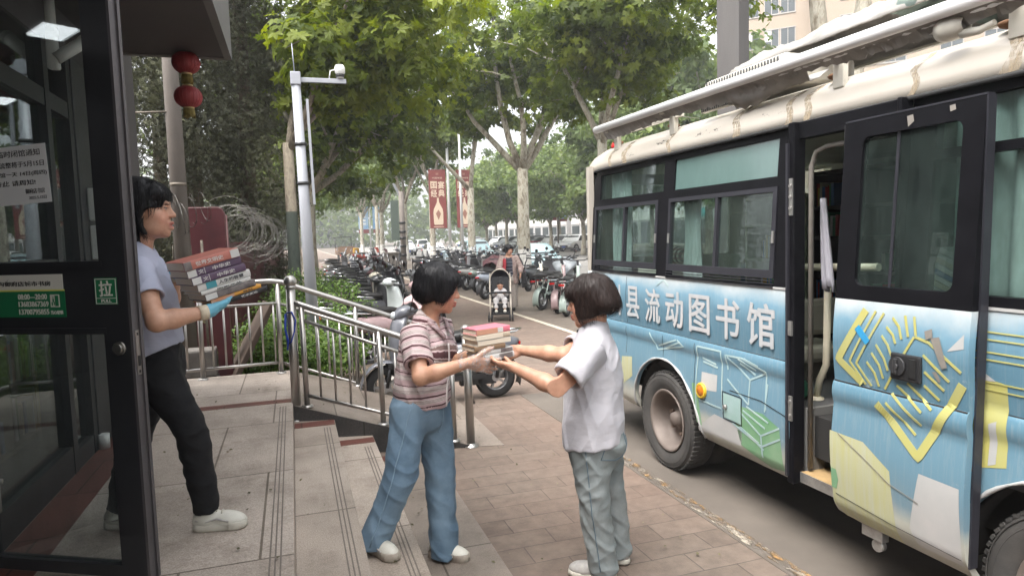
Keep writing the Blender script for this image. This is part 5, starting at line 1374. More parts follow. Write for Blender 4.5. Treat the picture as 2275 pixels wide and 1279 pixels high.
def plaid():
 m_, nt, b_ = _nodes('plaid_cushion')
 v = coords(nt)
 w1 = N(nt, 'ShaderNodeTexWave'); w1.inputs['Scale'].default_value = 9; w1.bands_direction = 'Y'; nt.links.new(v, w1.inputs['Vector'])
 w2 = N(nt, 'ShaderNodeTexWave'); w2.inputs['Scale'].default_value = 9; w2.bands_direction = 'Z'; nt.links.new(v, w2.inputs['Vector'])
 c = mixc(nt, ramp(nt, w1.outputs['Fac'], [(0.45, (0, 0, 0)), (0.55, (1, 1, 1))]), (0.07, 0.05, 0.05), (0.45, 0.42, 0.36))
 c = mixc(nt, ramp(nt, w2.outputs['Fac'], [(0.45, (0, 0, 0)), (0.55, (.6, .6, .6))]), c, (0.18, 0.05, 0.05))
 nt.links.new(c, b_.inputs['Base Color']); b_.inputs['Roughness'].default_value = 0.9
 return m_
o = m.build('cushion', plaid(), None, (2.86, 4.66, 1.60)); tag(o, 'plaid cushion lying behind the rear bus window', 'cushion')
MB().bb((2.72, 4.5, 1.44), (3.0, 5.0, 1.515)).build('window_ledge', M_inwall, bus)
m = MB(); m.lathe([(0.05, 0.0), (0.055, 0.03), (0.055, 0.09), (0.06, 0.10), (0.045, 0.16), (0.045, 0.2)], (0, 0, 0), axis='x', seg=20)
m.lathe([(0.0, -0.002), (0.035, -0.002), (0.05, 0.0)], axis='x', seg=20); m.lathe([(0.045, 0.2), (0.05, 0.2), (0.05, 0.28), (0, 0.28)], axis='x', seg=20, mi=1)
o = m.build('thermos_bottle', [pm('bottle_green', (0.02, 0.13, 0.07), 0.35), M_whitep], None, (2.80, 3.20, 0.842), (0, 0, R(60))); tag(o, 'green bottle with a white base lying on the bus floor in the doorway', 'bottle')
dr = bpy.data.objects.new('sliding_door', None); col.objects.link(dr); dr.parent = bus
DY0, DY1 = 1.945, 2.645
def dlow(y): return 0.355 + 0.02 * max(0, (y - 2.5) / 0.15) ** 2
smooth_edge(panel('door_skin', DY0, DY1, 1.445, dlow, XD, M_wrap, 0.035, 0.02, dr))
def dwbox(mb, y0, y1, z0, z1, d0=0.0, d1=0.035, mi=0):
 vs = []
 for y, z in ((y0, z0), (y1, z0), (y1, z1), (y0, z1)):
  vs.append((XD(z) + d0, y, z)); vs.append((XD(z) + d1, y, z))
 mb.add(vs, [(0, 2, 4, 6), (1, 7, 5, 3), (0, 1, 3, 2), (2, 3, 5, 4), (4, 5, 7, 6), (6, 7, 1, 0)], mi)
f = MB()
gz0, gz1, gy0, gy1 = 1.515, 2.205, 2.035, 2.535
dwbox(f, DY0, DY1, gz1, 2.285); dwbox(f, DY0, DY1, 1.4455, gz0); dwbox(f, DY0, gy0, gz0, gz1); dwbox(f, gy1, DY1, gz0, gz1)
for (cy_, cz_, sy, sz) in ((gy0, gz0, 1, 1), (gy1, gz0, -1, 1), (gy0, gz1, 1, -1), (gy1, gz1, -1, -1)):
 r_ = 0.04; pts = [(cy_, cz_)] + [(cy_ + sy * (r_ - r_ * math.sin(a)), cz_ + sz * (r_ - r_ * math.cos(a))) for a in np.linspace(0, PI / 2, 7)]
 for i in range(1, 7):
  a_, b__ = pts[i], pts[i + 1]
  vs = [(XD(z) + d, y, z) for y, z in (pts[0], a_, b__) for d in (0.0005, 0.034)]
  f.add(vs, [(0, 2, 4), (1, 5, 3), (0, 1, 3, 2), (2, 3, 5, 4), (4, 5, 1, 0)])
f.build('door_window_frame', M_busblk, dr)
p = MB(); dwbox(p, gy0, gy1, gz0, gz1, 0.016, 0.021); p.build('pane', M_busglass, dr)
p = MB(); dwbox(p, gy0 + 0.305, gy0 + 0.32, gz0, gz1, 0.012, 0.0155); p.build('pane_divider', M_busfrm, dr)
p = MB(); dwbox(p, DY0 - 0.008, DY0 - 0.0005, 0.40, 2.285, -0.003, 0.04); dwbox(p, DY0, DY1, 2.2855, 2.293, -0.002, 0.04); p.build('door_edge', M_busfrm, dr)
p = MB(); dwbox(p, DY1 + 0.0005, DY1 + 0.012, 0.40, 2.28, 0.004, 0.05); p.build('edge_rubber', M_rubber, dr)
p = MB(); p.box((XD(1.18) - 0.008, 2.222, 1.176), (0.02, 0.150, 0.118), None, bev=0.008)
hd = p.build('door_handle', M_black, dr)
p = MB(); p.cyl((XD(1.18) - 0.018, 2.255, 1.180), (XD(1.18) - 0.028, 2.255, 1.180), 0.040, 24); p.box((XD(1.18) - 0.034, 2.255, 1.180), (0.014, 0.018, 0.066), None, bev=0.004); p.cyl((XD(1.18) - 0.028, 2.255, 1.18), (XD(1.18) - 0.040, 2.255, 1.18), 0.014, 16)
p.build('handle_knob', pm('knob_grey', (0.05, 0.05, 0.052), 0.35, 0.4), hd)
p = MB(); p.box((XD(1.18) - 0.0195, 2.183, 1.178), (0.006, 0.034, 0.084), None, bev=0.003); p.build('grip_recess', pm('recess_black', (0.004, 0.004, 0.004), 0.8), hd)
p = MB(); p.bb((XD(0.36) + 0.01, 2.40, 0.30), (XD(0.36) + 0.05, 2.52, 0.352)); p.cyl((XD(0.36) + 0.02, 2.44, 0.27), (XD(0.36) + 0.05, 2.44, 0.27), 0.03, 14); p.build('door_roller', M_bolt, dr)
def placeX(X):
 return lambda y, z, h: (X(z) - 0.0012 - h, y, z)
def inset_poly(mb, poly, X, mi, t=0.0012):
 zs = [p[1] for p in poly]; z0, z1 = min(zs), max(zs)
 lev = sorted(set([z0, z1] + zs + list(np.arange(math.ceil(z0 / 0.02) * 0.02, z1, 0.02))))
 def ext(z):
  hit = []
  n = len(poly)
  for i in range(n):
   (a, b), (c, d) = poly[i], poly[(i + 1) % n]
   if abs(b - d) < 1e-9:
    if abs(z - b) < 1e-9: hit += [a, c]
   elif min(b, d) - 1e-9 <= z <= max(b, d) + 1e-9: hit.append(a + (c - a) * (z - b) / (d - b))
  return (min(hit), max(hit)) if hit else None
 row = []
 for z in lev:
  e = ext(z)
  if e: row.append((e, z))
 for (e0, za), (e1, zb) in zip(row, row[1:]):
  if zb - za < 1e-5: continue
  xa, xb = X(za) - t, X(zb) - t
  mb.add([(xa, e0[0], za), (xa, e0[1], za), (xb, e1[1], zb), (xb, e1[0], zb)], [(0, 1, 2, 3)], mi, True)
def art_lines(mb, lines, w, X, mi, t0=0.0022):
 for L in lines:
  pts = []
  for (a, b) in zip(L, L[1:]):
   n = max(1, int(math.hypot(a[0] - b[0], a[1] - b[1]) / 0.012))
   pts += [(a[0] + (b[0] - a[0]) * i / n, a[1] + (b[1] - a[1]) * i / n) for i in range(n)]
  pts.append(L[-1])
  strip(mb, pts, w, lambda y, z, h: (X(z) - t0 - h, y, z), 0.0012, mi)
DOOR_LINES = [[(2.452, 1.405), (2.611, 1.152), (2.47, 1.056)], [(2.376, 0.983), (2.157, 0.798), (1.967, 1.15)], [(2.397, 1.405), (2.541, 1.153), (2.452, 1.055)], [(2.352, 1.4), (2.501, 1.149), (2.419, 1.054)], [(2.189, 1.315), (2.346, 1.054)], [(2.241, 1.401), (2.219, 1.311)], [(2.196, 1.401), (2.182, 1.32)], [(2.304, 1.385), (2.268, 1.349), (2.252, 1.296)], [(2.333, 1.341), (2.297, 1.31), (2.282, 1.272)], [(2.356, 1.299), (2.322, 1.261), (2.301, 1.214)], [(2.386, 1.254), (2.342, 1.197), (2.323, 1.144)], [(2.411, 1.212), (2.369, 1.161), (2.351, 1.103)], [(2.439, 1.165), (2.397, 1.12), (2.377, 1.061)], [(2.184, 1.315), (2.119, 1.3), (1.973, 1.199)], [(2.144, 1.244), (2.025, 1.152)], [(2.138, 1.173), (2.049, 1.11)], [(2.142, 1.114), (2.073, 1.064)], [(2.224, 1.108), (2.101, 1.018)], [(2.279, 1.086), (2.145, 0.997)], [(2.304, 1.046), (2.149, 0.938)], [(2.327, 0.999), (2.175, 0.891)]]
a = MB()
DOOR_POLY = [[(2.655, 0.787), (2.45, 0.783), (2.298, 0.692), (2.267, 0.36), (2.60, 0.36), (2.64, 0.418)], [(2.15, 0.731), (1.966, 0.727), (1.958, 0.402), (2.166, 0.395), (2.201, 0.471)], [(2.037, 1.275), (1.967, 1.354), (1.966, 1.295)]]
inset_poly(a, DOOR_POLY[0], XD, 2); inset_poly(a, DOOR_POLY[1], XD, 1); inset_poly(a, DOOR_POLY[2], XD, 1)
inset_poly(a, [(2.645, 0.60), (2.645, 0.50), (2.615, 0.50), (2.60, 0.55), (2.612, 0.60)], XD, 4, 0.003)
art_lines(a, DOOR_LINES[:2], 0.038, XD, 0); art_lines(a, DOOR_LINES[2:5], 0.011, XD, 0); art_lines(a, DOOR_LINES[5:], 0.0115, XD, 0, 0.0024)
art_lines(a, [[(2.496, 1.321), (2.43, 1.256)]], 0.034, XD, 3, 0.0048)
a.build('door_artwork', [M_ayel, M_apale, M_ayelg, M_ablue, M_agreen], dr)
a = MB()
art_lines(a, [[(2.60, 0.785), (2.42, 0.70), (2.30, 0.635), (2.15, 0.60)]], 0.0035, XD, 0, 0.004)
art_lines(a, [[(2.62, 0.475), (2.30, 0.445), (1.96, 0.43)]], 0.003, XD, 1, 0.004)
a.build('dent_scratch', [M_seal, pm('panel_gap', (0.03, 0.028, 0.025), 0.8)], dr)
a = MB(); inset_poly(a, [(2.11, 1.32), (2.07, 1.33), (2.03, 1.21), (2.055, 1.20)], XD, 0, 0.0065); inset_poly(a, [(2.14, 1.345), (2.105, 1.36), (2.10, 1.325), (2.13, 1.31)], XD, 0, 0.0065); inset_poly(a, [(2.10, 1.18), (2.08, 1.185), (2.06, 1.15), (2.07, 1.14)], XD, 0, 0.0065)
a.build('peeled_tape', M_seal, dr)
a = MB()
for pts in ([(2.30, 2.262), (2.27, 2.265), (2.262, 2.235), (2.29, 2.215)], [(2.10, 2.27), (2.075, 2.272), (2.07, 2.25), (2.095, 2.245)]): inset_poly(a, pts, XD, 0, 0.002)
a.build('paint_chip', M_seal, dr)
R_POLY = [[(3.976, 0.446), (3.772, 0.58), (3.486, 0.558), (3.505, 0.436), (3.987, 0.411)], [(3.586, 0.697), (3.281, 0.701), (3.14, 0.65), (3.124, 0.397), (3.265, 0.373), (3.505, 0.447)], [(4.03, 0.74), (3.96, 0.745), (3.93, 0.46), (3.99, 0.47)], [(5.08, 0.756), (4.90, 0.78), (4.90, 0.62), (5.08, 0.521)], [(3.916, 0.837), (3.74, 0.845), (3.741, 0.735), (3.917, 0.716)]]
R_LINES = [[(3.632, 0.901), (3.65, 0.993), (3.484, 1.0), (3.265, 0.951), (3.257, 0.729)], [(3.631, 0.984), (3.411, 0.879), (3.265, 0.946)], [(3.411, 0.879), (3.412, 0.726)], [(3.632, 0.841), (3.415, 0.725)], [(3.466, 1.0), (3.33, 0.975)], [(3.52, 0.99), (3.355, 0.945)], [(3.50, 0.965), (3.364, 0.916)], [(3.578, 0.569), (3.306, 0.494), (3.139, 0.586)], [(3.306, 0.561), (3.14, 0.65)], [(3.558, 0.692), (3.306, 0.561), (3.306, 0.427)], [(3.468, 0.678), (3.265, 0.617)], [(3.433, 0.71), (3.233, 0.658)], [(3.985, 0.528), (3.968, 1.005), (3.699, 1.009), (3.673, 0.617)], [(3.914, 0.931), (3.759, 0.912)], [(3.904, 0.908), (3.739, 0.894)], [(4.619, 1.015), (4.50, 0.90), (4.138, 0.975), (4.22, 1.01)], [(4.491, 0.93), (4.232, 1.01)], [(4.42, 0.915), (4.184, 1.0)], [(4.519, 1.386), (4.425, 1.433), (4.349, 1.39)], [(3.265, 0.716), (3.249, 0.884)], [(3.94, 0.641), (3.692, 0.636)], [(3.504, 0.565), (3.331, 0.509)], [(3.407, 0.533), (3.289, 0.477)]]
a = MB()
for pl_, mi in zip(R_POLY, (1, 2, 2, 3, 1)): inset_poly(a, pl_, XS, mi)
art_lines(a, R_LINES, 0.011, XS, 0)
a.build('side_artwork', [M_awhite, M_apale, M_agreen, M_ayelg], bus)
F_POLY = [[(2.016, 1.233), (1.863, 1.162), (1.62, 1.0), (1.70, 0.84), (1.855, 0.77), (2.005, 0.689)], [(2.008, 1.211), (1.98, 1.212), (1.905, 1.167), (2.007, 1.16)], [(1.928, 0.994), (1.897, 1.011), (1.897, 0.838), (1.928, 0.823)], [(2.026, 1.147), (1.976, 1.152), (1.975, 1.032), (2.021, 1.017)]]
a = MB()
inset_poly(a, [(2.33, 1.233), (1.863, 1.162), (1.855, 0.835), (2.06, 0.78), (2.33, 0.72)], XS, 0)
for pl_ in F_POLY[1:]: inset_poly(a, pl_, XS, 1, 0.0026)
for z in (1.36, 1.33, 1.28, 1.25, 1.16, 1.13): art_lines(a, [[(2.0, z), (1.5, z)]], 0.006, XS, 0, 0.0026)
inset_poly(a, [(1.55, 0.86), (1.52, 1.0), (1.40, 0.98), (1.42, 0.86)], XS, 1, 0.001)
a.build('front_artwork', [M_ayel, M_apale], bus)
a = MB()
gl = [('川', 5.20, 0.20), ('县', 4.885, 0.22), ('流', 4.57, 0.23), ('动', 4.26, 0.24), ('图', 3.945, 0.245), ('书', 3.63, 0.245), ('馆', 3.312, 0.25)]
for ch, y, w_ in gl:
 for q, (dy, dz) in enumerate(((-.0045, 0), (.0045, 0), (0, -.003), (0, .003))): text_mb(a, ch, 0.26, (XS(1.235) - 0.0018 - .0005 * q, y + dy, 1.228 + dz), (0, -1, 0), (0, 0, 1), 0.0004, 0, 0.001, fit=(w_ - .01, 0.256))
a.build('side_lettering', M_white, bus)
a = MB(); a.tube([(XD(1.04) + 0.0042, DY0 + .005, 1.04), (XD(1.04) + 0.0042, DY1 - .005, 1.04)], 0.005, 6); a.build('panel_seam', M_rubber, dr)
a = MB(); a.tube([(BX + 0.002, 3.065, 1.04), (BX + 0.002, 5.69, 1.04)], 0.0065, 6); a.tube([(BX + 0.002, 0.13, 1.04), (BX + 0.002, 2.35, 1.04)], 0.0065, 6)
art_lines(a, [[(3.60, 0.776), (3.30, 0.775), (3.07, 0.73)]], 0.004, XS, 0, 0.003); art_lines(a, [[(4.0, 1.02), (4.0, 0.48)], [(5.0, 1.43), (5.0, 1.05)], [(5.0, 1.02), (5.0, 0.8)], [(4.42, 1.02), (4.42, 0.86)]], 0.0025, XS, 0, 0.003)
a.build('panel_seam', M_rubber, bus)
a = MB();
for i in range(30):
 z = 0.86 + 0.0195 * i
 if (i * 7) % 5 < 3: inset_poly(a, [(3.062, z), (3.085 + 0.008 * math.sin(i * 3), z), (3.08, z + 0.016), (3.062, z + 0.016)], XS, 0, 0.0018)
a.build('chipped_paint', M_seal, bus)
a = MB(); wbox(a, 3.07, 5.68, 1.4462, 1.4585, -0.004, 0.001); wbox(a, 0.13, 2.35, 1.4462, 1.4585, -0.004, 0.001); a.build('belt_moulding', M_apale, bus)
for c in (WY, FWY):
 a = MB(); pts = []
 for k_ in range(31):
  an = PI * k_ / 30; y = c + 0.475 * math.cos(an); z = 0.365 + 0.475 * math.sin(an)
  pts.append((XS(z) - 0.004, y, z))
 a.tube(pts, [0.008 + 0.003 * math.sin(i * 1.7) for i in range(31)], 8); a.build('wheel_arch_lip', M_apale, bus)
 a = MB(); ro = []
 for an in np.linspace(0, PI, 25):
  ro.append([(BX + 0.03 + 0.02, c + 0.465 * math.cos(an), 0.365 + 0.465 * math.sin(an)), (BX + 0.50, c + 0.465 * math.cos(an), 0.365 + 0.465 * math.sin(an)), (BX + 0.50, c + 0.48 * math.cos(an), 0.365 + 0.48 * math.sin(an)), (BX + 0.05, c + 0.48 * math.cos(an), 0.365 + 0.48 * math.sin(an))])
 a.loft(ro, 0, True, True); a.build('wheel_well', M_under, bus)
 MB().bb((BX + 0.505, c - 0.5, 0.30), (BX + 0.52, c + 0.5, 0.86)).build('wheel_well', M_under, bus)
def wheel(y, x, dual):
 w = bpy.data.objects.new('wheel', None); col.objects.link(w); w.parent = bus; w.location = (x, y, 0.37)
 m = MB()
 m.lathe([(0.225, 0.02), (0.25, 0.003), (0.30, -0.012), (0.335, -0.010), (0.352, 0.0), (0.364, 0.02), (0.368, 0.045), (0.368, 0.16), (0.362, 0.185), (0.34, 0.205), (0.24, 0.20), (0.225, 0.18)], axis='x', seg=64)
 for i in range(60):     # tread blocks on the shoulder
  an = 2 * PI * i / 60
  m.box((0.03, 0.366 * math.cos(an), 0.366 * math.sin(an)), (0.05, 0.022, 0.014), (an - PI / 2 + 0.15, 0, 0)); m.box((0.11, 0.366 * math.cos(an + .05), 0.366 * math.sin(an + .05)), (0.06, 0.022, 0.012), (an - PI / 2 + .05, 0, 0))
 for r_ in (0.315, 0.345): m.torus((-0.010, 0, 0), r_, 0.003, 'x', 64, 6)
 if dual: m.lathe([(0.225, 0.25), (0.33, 0.24), (0.366, 0.27), (0.366, 0.40), (0.33, 0.43), (0.225, 0.42)], axis='x', seg=48)
 m.build('tyre', M_tyre, w)
 m = MB()
 d = 0.13 if dual else 0.05
 m.lathe([(0.224, 0.185), (0.220, 0.02), (0.236, 0.004), (0.232, -0.004), (0.216, 0.004), (0.205, 0.02), (0.195, d - 0.03), (0.18, d), (0.13, d + 0.012), (0.10, d), (0.075, d - 0.004), (0.06, d - 0.03), (0.05, d - 0.07), (0.0, d - 0.075)], axis='x', seg=48)
 m.build('rim', M_rim, w)
 for i in range(6):
  an = 2 * PI * i / 6 + 0.3
  q = MB(); q.cyl((d + 0.005, 0.115 * math.cos(an), 0.115 * math.sin(an)), (d - 0.03, 0.115 * math.cos(an), 0.115 * math.sin(an)), 0.014, 6); q.build('wheel_nut', M_nut, w)
wheel(WY, BX + 0.005, True); wheel(FWY, BX + 0.02, False)
for y in (WY, FWY):
 MB().lathe([(0.2, 0.0), (0.36, 0.0), (0.368, 0.03), (0.368, 0.17), (0.36, 0.2), (0.2, 0.2), (0.0, 0.2)], (4.46, y, 0.37), axis='x', seg=32).build('far_tyre', M_tyre, bus)
 MB().cyl((2.9, y, 0.37), (4.5, y, 0.37), 0.06, 12).build('axle', M_under, bus)
b = MB(); b.bb((2.75, 0.3, 0.50), (4.57, 3.9, 0.735)); b.bb((2.75, 4.95, 0.50), (4.57, 5.7, 0.735)); b.bb((3.16, 3.9, 0.45), (4.16, 4.95, 0.735)); b.build('underbody', M_under, bus)
m = MB(); m.lathe([(0.054, 0), (0.054, -0.012), (0.046, -0.020), (0.038, -0.016)], (0, 0, 0), axis='x', seg=28)
lp = m.build('side_lamp', pm('lamp_ring_yellow', (0.60, 0.38, 0.02), 0.4), bus, (XS(0.71) - 0.002, 3.905, 0.71))
m = MB(); m.lathe([(0.038, -0.014), (0.03, -0.022), (0.0, -0.025)], axis='x', seg=24); m.build('lens', pm('lamp_amber', (0.45, 0.14, 0.015), 0.25), lp)
m = MB(); art_lines(m, [[(3.675, 0.755), (3.48, 0.752), (3.482, 0.575), (3.668, 0.58), (3.675, 0.755)]], 0.005, XS, 0, 0.004); m.build('fuel_hatch_edge', M_rubber, bus)
m = MB(); inset_poly(m, [(3.665, 0.747), (3.487, 0.745), (3.489, 0.582), (3.66, 0.588)], XS, 0, 0.004); hf = m.build('fuel_hatch', pm('hatch_grey_blue', (0.33, 0.43, 0.45), 0.4, c2=(0.22, 0.36, 0.30), vscale=4), bus)
m = MB(); m.cyl((XS(.67) - 0.004, 3.635, 0.662), (XS(.67) - 0.022, 3.635, 0.662), 0.014, 14); m.build('hatch_lock', M_bolt, hf)
m = MB(); m.ball((XS(0.8) - 0.012, 1.985, 0.806), (0.022, 0.034, 0.022), 14); m.build('side_marker', pm('marker_orange', (0.65, 0.18, 0.02), 0.25), bus)
a = MB()
def roofP(y, f, h):
 i = min(len(prof) - 2, int(f)); t = f - i
 x = prof[i][0] + (prof[i + 1][0] - prof[i][0]) * t; z = prof[i][1] + (prof[i + 1][1] - prof[i][1]) * t
 return (x - 0.8 * h, y, z + 0.6 * h)
for y, w_, f0 in ((5.38, 0.05, 5.2), (5.13, 0.06, 5.4), (5.10, 0.05, 4.8), (4.42, 0.05, 4), (3.63, 0.07, 5.2), (3.16, 0.05, 5), (3.02, 0.05, 5), (2.36, 0.035, 4), (1.93, 0.05, 5.3), (1.90, 0.04, 5)):
 a = MB(); strip(a, [(y + 0.02 * math.sin(q * 1.1 + y), 0.05 + f0 * q / 9) for q in range(10)], w_, lambda p, q, h: roofP(p, q, h + 0.0012), 0.001, 0); a.build('rust_streak', M_rust, bus)
a = MB()
for y, f, wy, wf in ((3.95, 1.2, 0.30, 0.6), (4.55, 1.5, 0.2, 0.5), (3.27, 1.4, 0.25, 0.5), (5.0, 0.9, 0.2, 0.4)):
 a = MB(); a.add([roofP(y - wy / 2, f, 0.0025), roofP(y + wy / 2, f, 0.0025), roofP(y + wy / 2, f + wf, 0.0025), roofP(y - wy / 2, f + wf, 0.0025)], [(0, 1, 2, 3)]); a.build('paint_scuff', M_scuff, bus)
M_rack = pm('rack_white_tube', (0.72, 0.72, 0.72), 0.3, 0.1, var=0.12, vscale=4)
M_rackp = pm('rack_cream_paint', (0.58, 0.55, 0.48), 0.5, var=0.25, vscale=5)
M_cloth = pm('faded_grey_canvas', (0.30, 0.285, 0.265), 0.9, var=0.35, vscale=5, bmp=0.4, bscale=30)
M_cloth2 = pm('faded_green_canvas', (0.20, 0.26, 0.235), 0.9, var=0.35, vscale=4, bmp=0.4, bscale=30)
rk = bpy.data.objects.new('roof_rack', None); col.objects.link(rk); rk.parent = bus
m = MB(); m.tube([(2.60, 5.50, 2.695), (2.60, 1.2, 2.66)], 0.031, 16); m.tube([(2.64, 5.42, 2.665), (2.64, 1.2, 2.628)], 0.010, 8); m.build('front_tube', M_rack, rk)
m = MB(); m.bb((3.15, 1.2, 2.865), (3.19, 4.4, 2.88)); m.bb((3.75, 1.2, 2.865), (3.79, 4.4, 2.88)); m.bb((2.70, 4.3, 2.615), (2.73, 5.35, 2.635)); m.build('side_rail', M_rackp, rk)
for y in (5.32, 4.42, 2.83, 1.93, 1.1):
 m = MB(); m.bb((2.70, y - 0.035, 2.50), (2.735, y + 0.035, 2.69), bev=0.004); m.bb((2.61, y - 0.02, 2.645), (2.72, y + 0.02, 2.66)); m.cyl((2.695, y, 2.66), (2.699, y, 2.66), 0.008, 8)
 m.build('bracket', M_rackp, rk)
 m = MB(); m.ball((2.76, y + 0.07, 2.575), (0.05, 0.04, 0.018), 10); m.build('bracket_rust', pm('rust_brown', (0.20, 0.10, 0.05), 0.9, var=0.4, vscale=20), rk)
rng = random.Random(21)
m = MB(); y = 5.40; prev = None; rows = []
while y > 1.3:
 L_ = 0.012 + 0.03 * abs(math.sin(y * 2.1)) + rng.uniform(0, 0.022)
 rows.append([(2.615, y, 2.672 - 0.008 * (5.5 - y) - 0.0), (2.635 + rng.uniform(-.006, .006), y, 2.655 - L_ * 0.4), (2.66 + rng.uniform(-0.012, 0.012), y, 2.645 - L_)])
 y -= rng.uniform(0.018, 0.04)
m.loft(rows, 0, False, False, closed=False); o = m.build('torn_canvas', M_cloth, rk); md = o.modifiers.new('s', 'SOLIDIFY'); md.thickness = 0.004
m = MB(); rows = []
for i in range(22):
 f = i / 21; y = 3.72 - 0.72 * f
 sag = 0.09 * math.sin(PI * min(1, f * 1.5)) * (1 - 0.6 * f)
 rows.append([(2.64, y, 2.655), (2.66, y, 2.62 - sag * 0.5), (2.69 + 0.012 * math.sin(i * 1.1), y, 2.585 - sag * 0.7 + 0.012 * math.sin(i * 2.3)), (2.74, y, 2.595 - sag * 0.2), (2.80, y, 2.64)])
m.loft(rows, 0, False, True, closed=False); o = m.build('sagging_canvas', M_cloth, rk); md = o.modifiers.new('s', 'SOLIDIFY'); md.thickness = 0.005
m = MB(); m.bb((2.70, 3.62, 2.585), (2.74, 4.05, 2.625), bev=0.005)
for i in range(20): m.bb((2.694, 3.635 + i * 0.0205, 2.588), (2.6995, 3.645 + i * 0.0205, 2.62), 1)
m.build('vent_grille', [M_rackp, M_black], rk)
m = MB(); m.box((3.1, 3.80, 2.755), (0.55, 0.85, 0.17), None, bev=0.05)
for i in range(26): m.bb((2.818, 3.42 + i * 0.029, 2.775), (2.8225, 3.434 + i * 0.029, 2.815), 1)
m.build('roof_vent_unit', [M_rackp, pm('vent_slot', (0.08, 0.08, 0.08), 0.8)], bus)
def tarp(name, cx_, cy_, lx, ly, hz, seed, mat, n=40):
 m = MB(); rows = []
 for i in range(n + 1):
  r_ = []
  for j in range(n + 1):
   u, v = i / n * 2 - 1, j / n * 2 - 1
   e = max(0, 1 - max(abs(u), abs(v)) ** 6)
   nz = mnoise.noise(Vector((u * 2.2 + seed, v * 3.5, seed))) + 0.5 * mnoise.noise(Vector((u * 6 + seed, v * 9, 3))) + 0.22 * mnoise.noise(Vector((u * 15, v * 22, seed)))
   r_.append((cx_ + u * lx + 0.03 * nz, cy_ + v * ly + 0.05 * mnoise.noise(Vector((u * 4, v * 4, seed + 9))), 2.88 + hz * e * (0.62 + 0.42 * nz)))
  rows.append(r_)
 m.loft(rows, 0, False, True, closed=False); o = m.build(name, mat); md = o.modifiers.new('s', 'SOLIDIFY'); md.thickness = 0.008
 return o
o = tarp('canvas_tarp', 3.40, 3.35, 0.40, 0.85, 0.20, 1.3, M_cloth); tag(o, 'crumpled faded grey canvas lying on the bus roof behind the rack', 'tarp')
o = tarp('canvas_tarp', 3.45, 2.25, 0.45, 0.55, 0.36, 4.7, M_cloth2); tag(o, 'bunched up grey green canvas heaped on the bus roof at the top right', 'tarp')
hn = MB(); hn.lathe([(0.03, -0.06), (0.045, -0.03), (0.05, 0.03), (0.042, 0.06), (0.036, 0.055), (0.04, 0.03), (0.035, -0.02)], (2.655, 2.16, 2.60), axis='y', seg=18); hn.tube([(2.655, 2.12, 2.565), (2.65, 2.04, 2.555), (2.65, 1.98, 2.57)], [0.02, 0.016, 0.012], 8); hn.tube([(2.65, 2.22, 2.60), (2.66, 2.30, 2.61), (2.67, 2.36, 2.60)], 0.008, 6)
hn.build('awning_crank_socket', M_rackp, rk)
m = MB(); m.lathe([(0.04, 0), (0.042, 0.02), (0.03, 0.045), (0, 0.05)], (2.79, 5.50, 2.545), seg=16); m.build('roof_lamp', pm('lamp_red', (0.5, 0.02, 0.02), 0.3), bus)
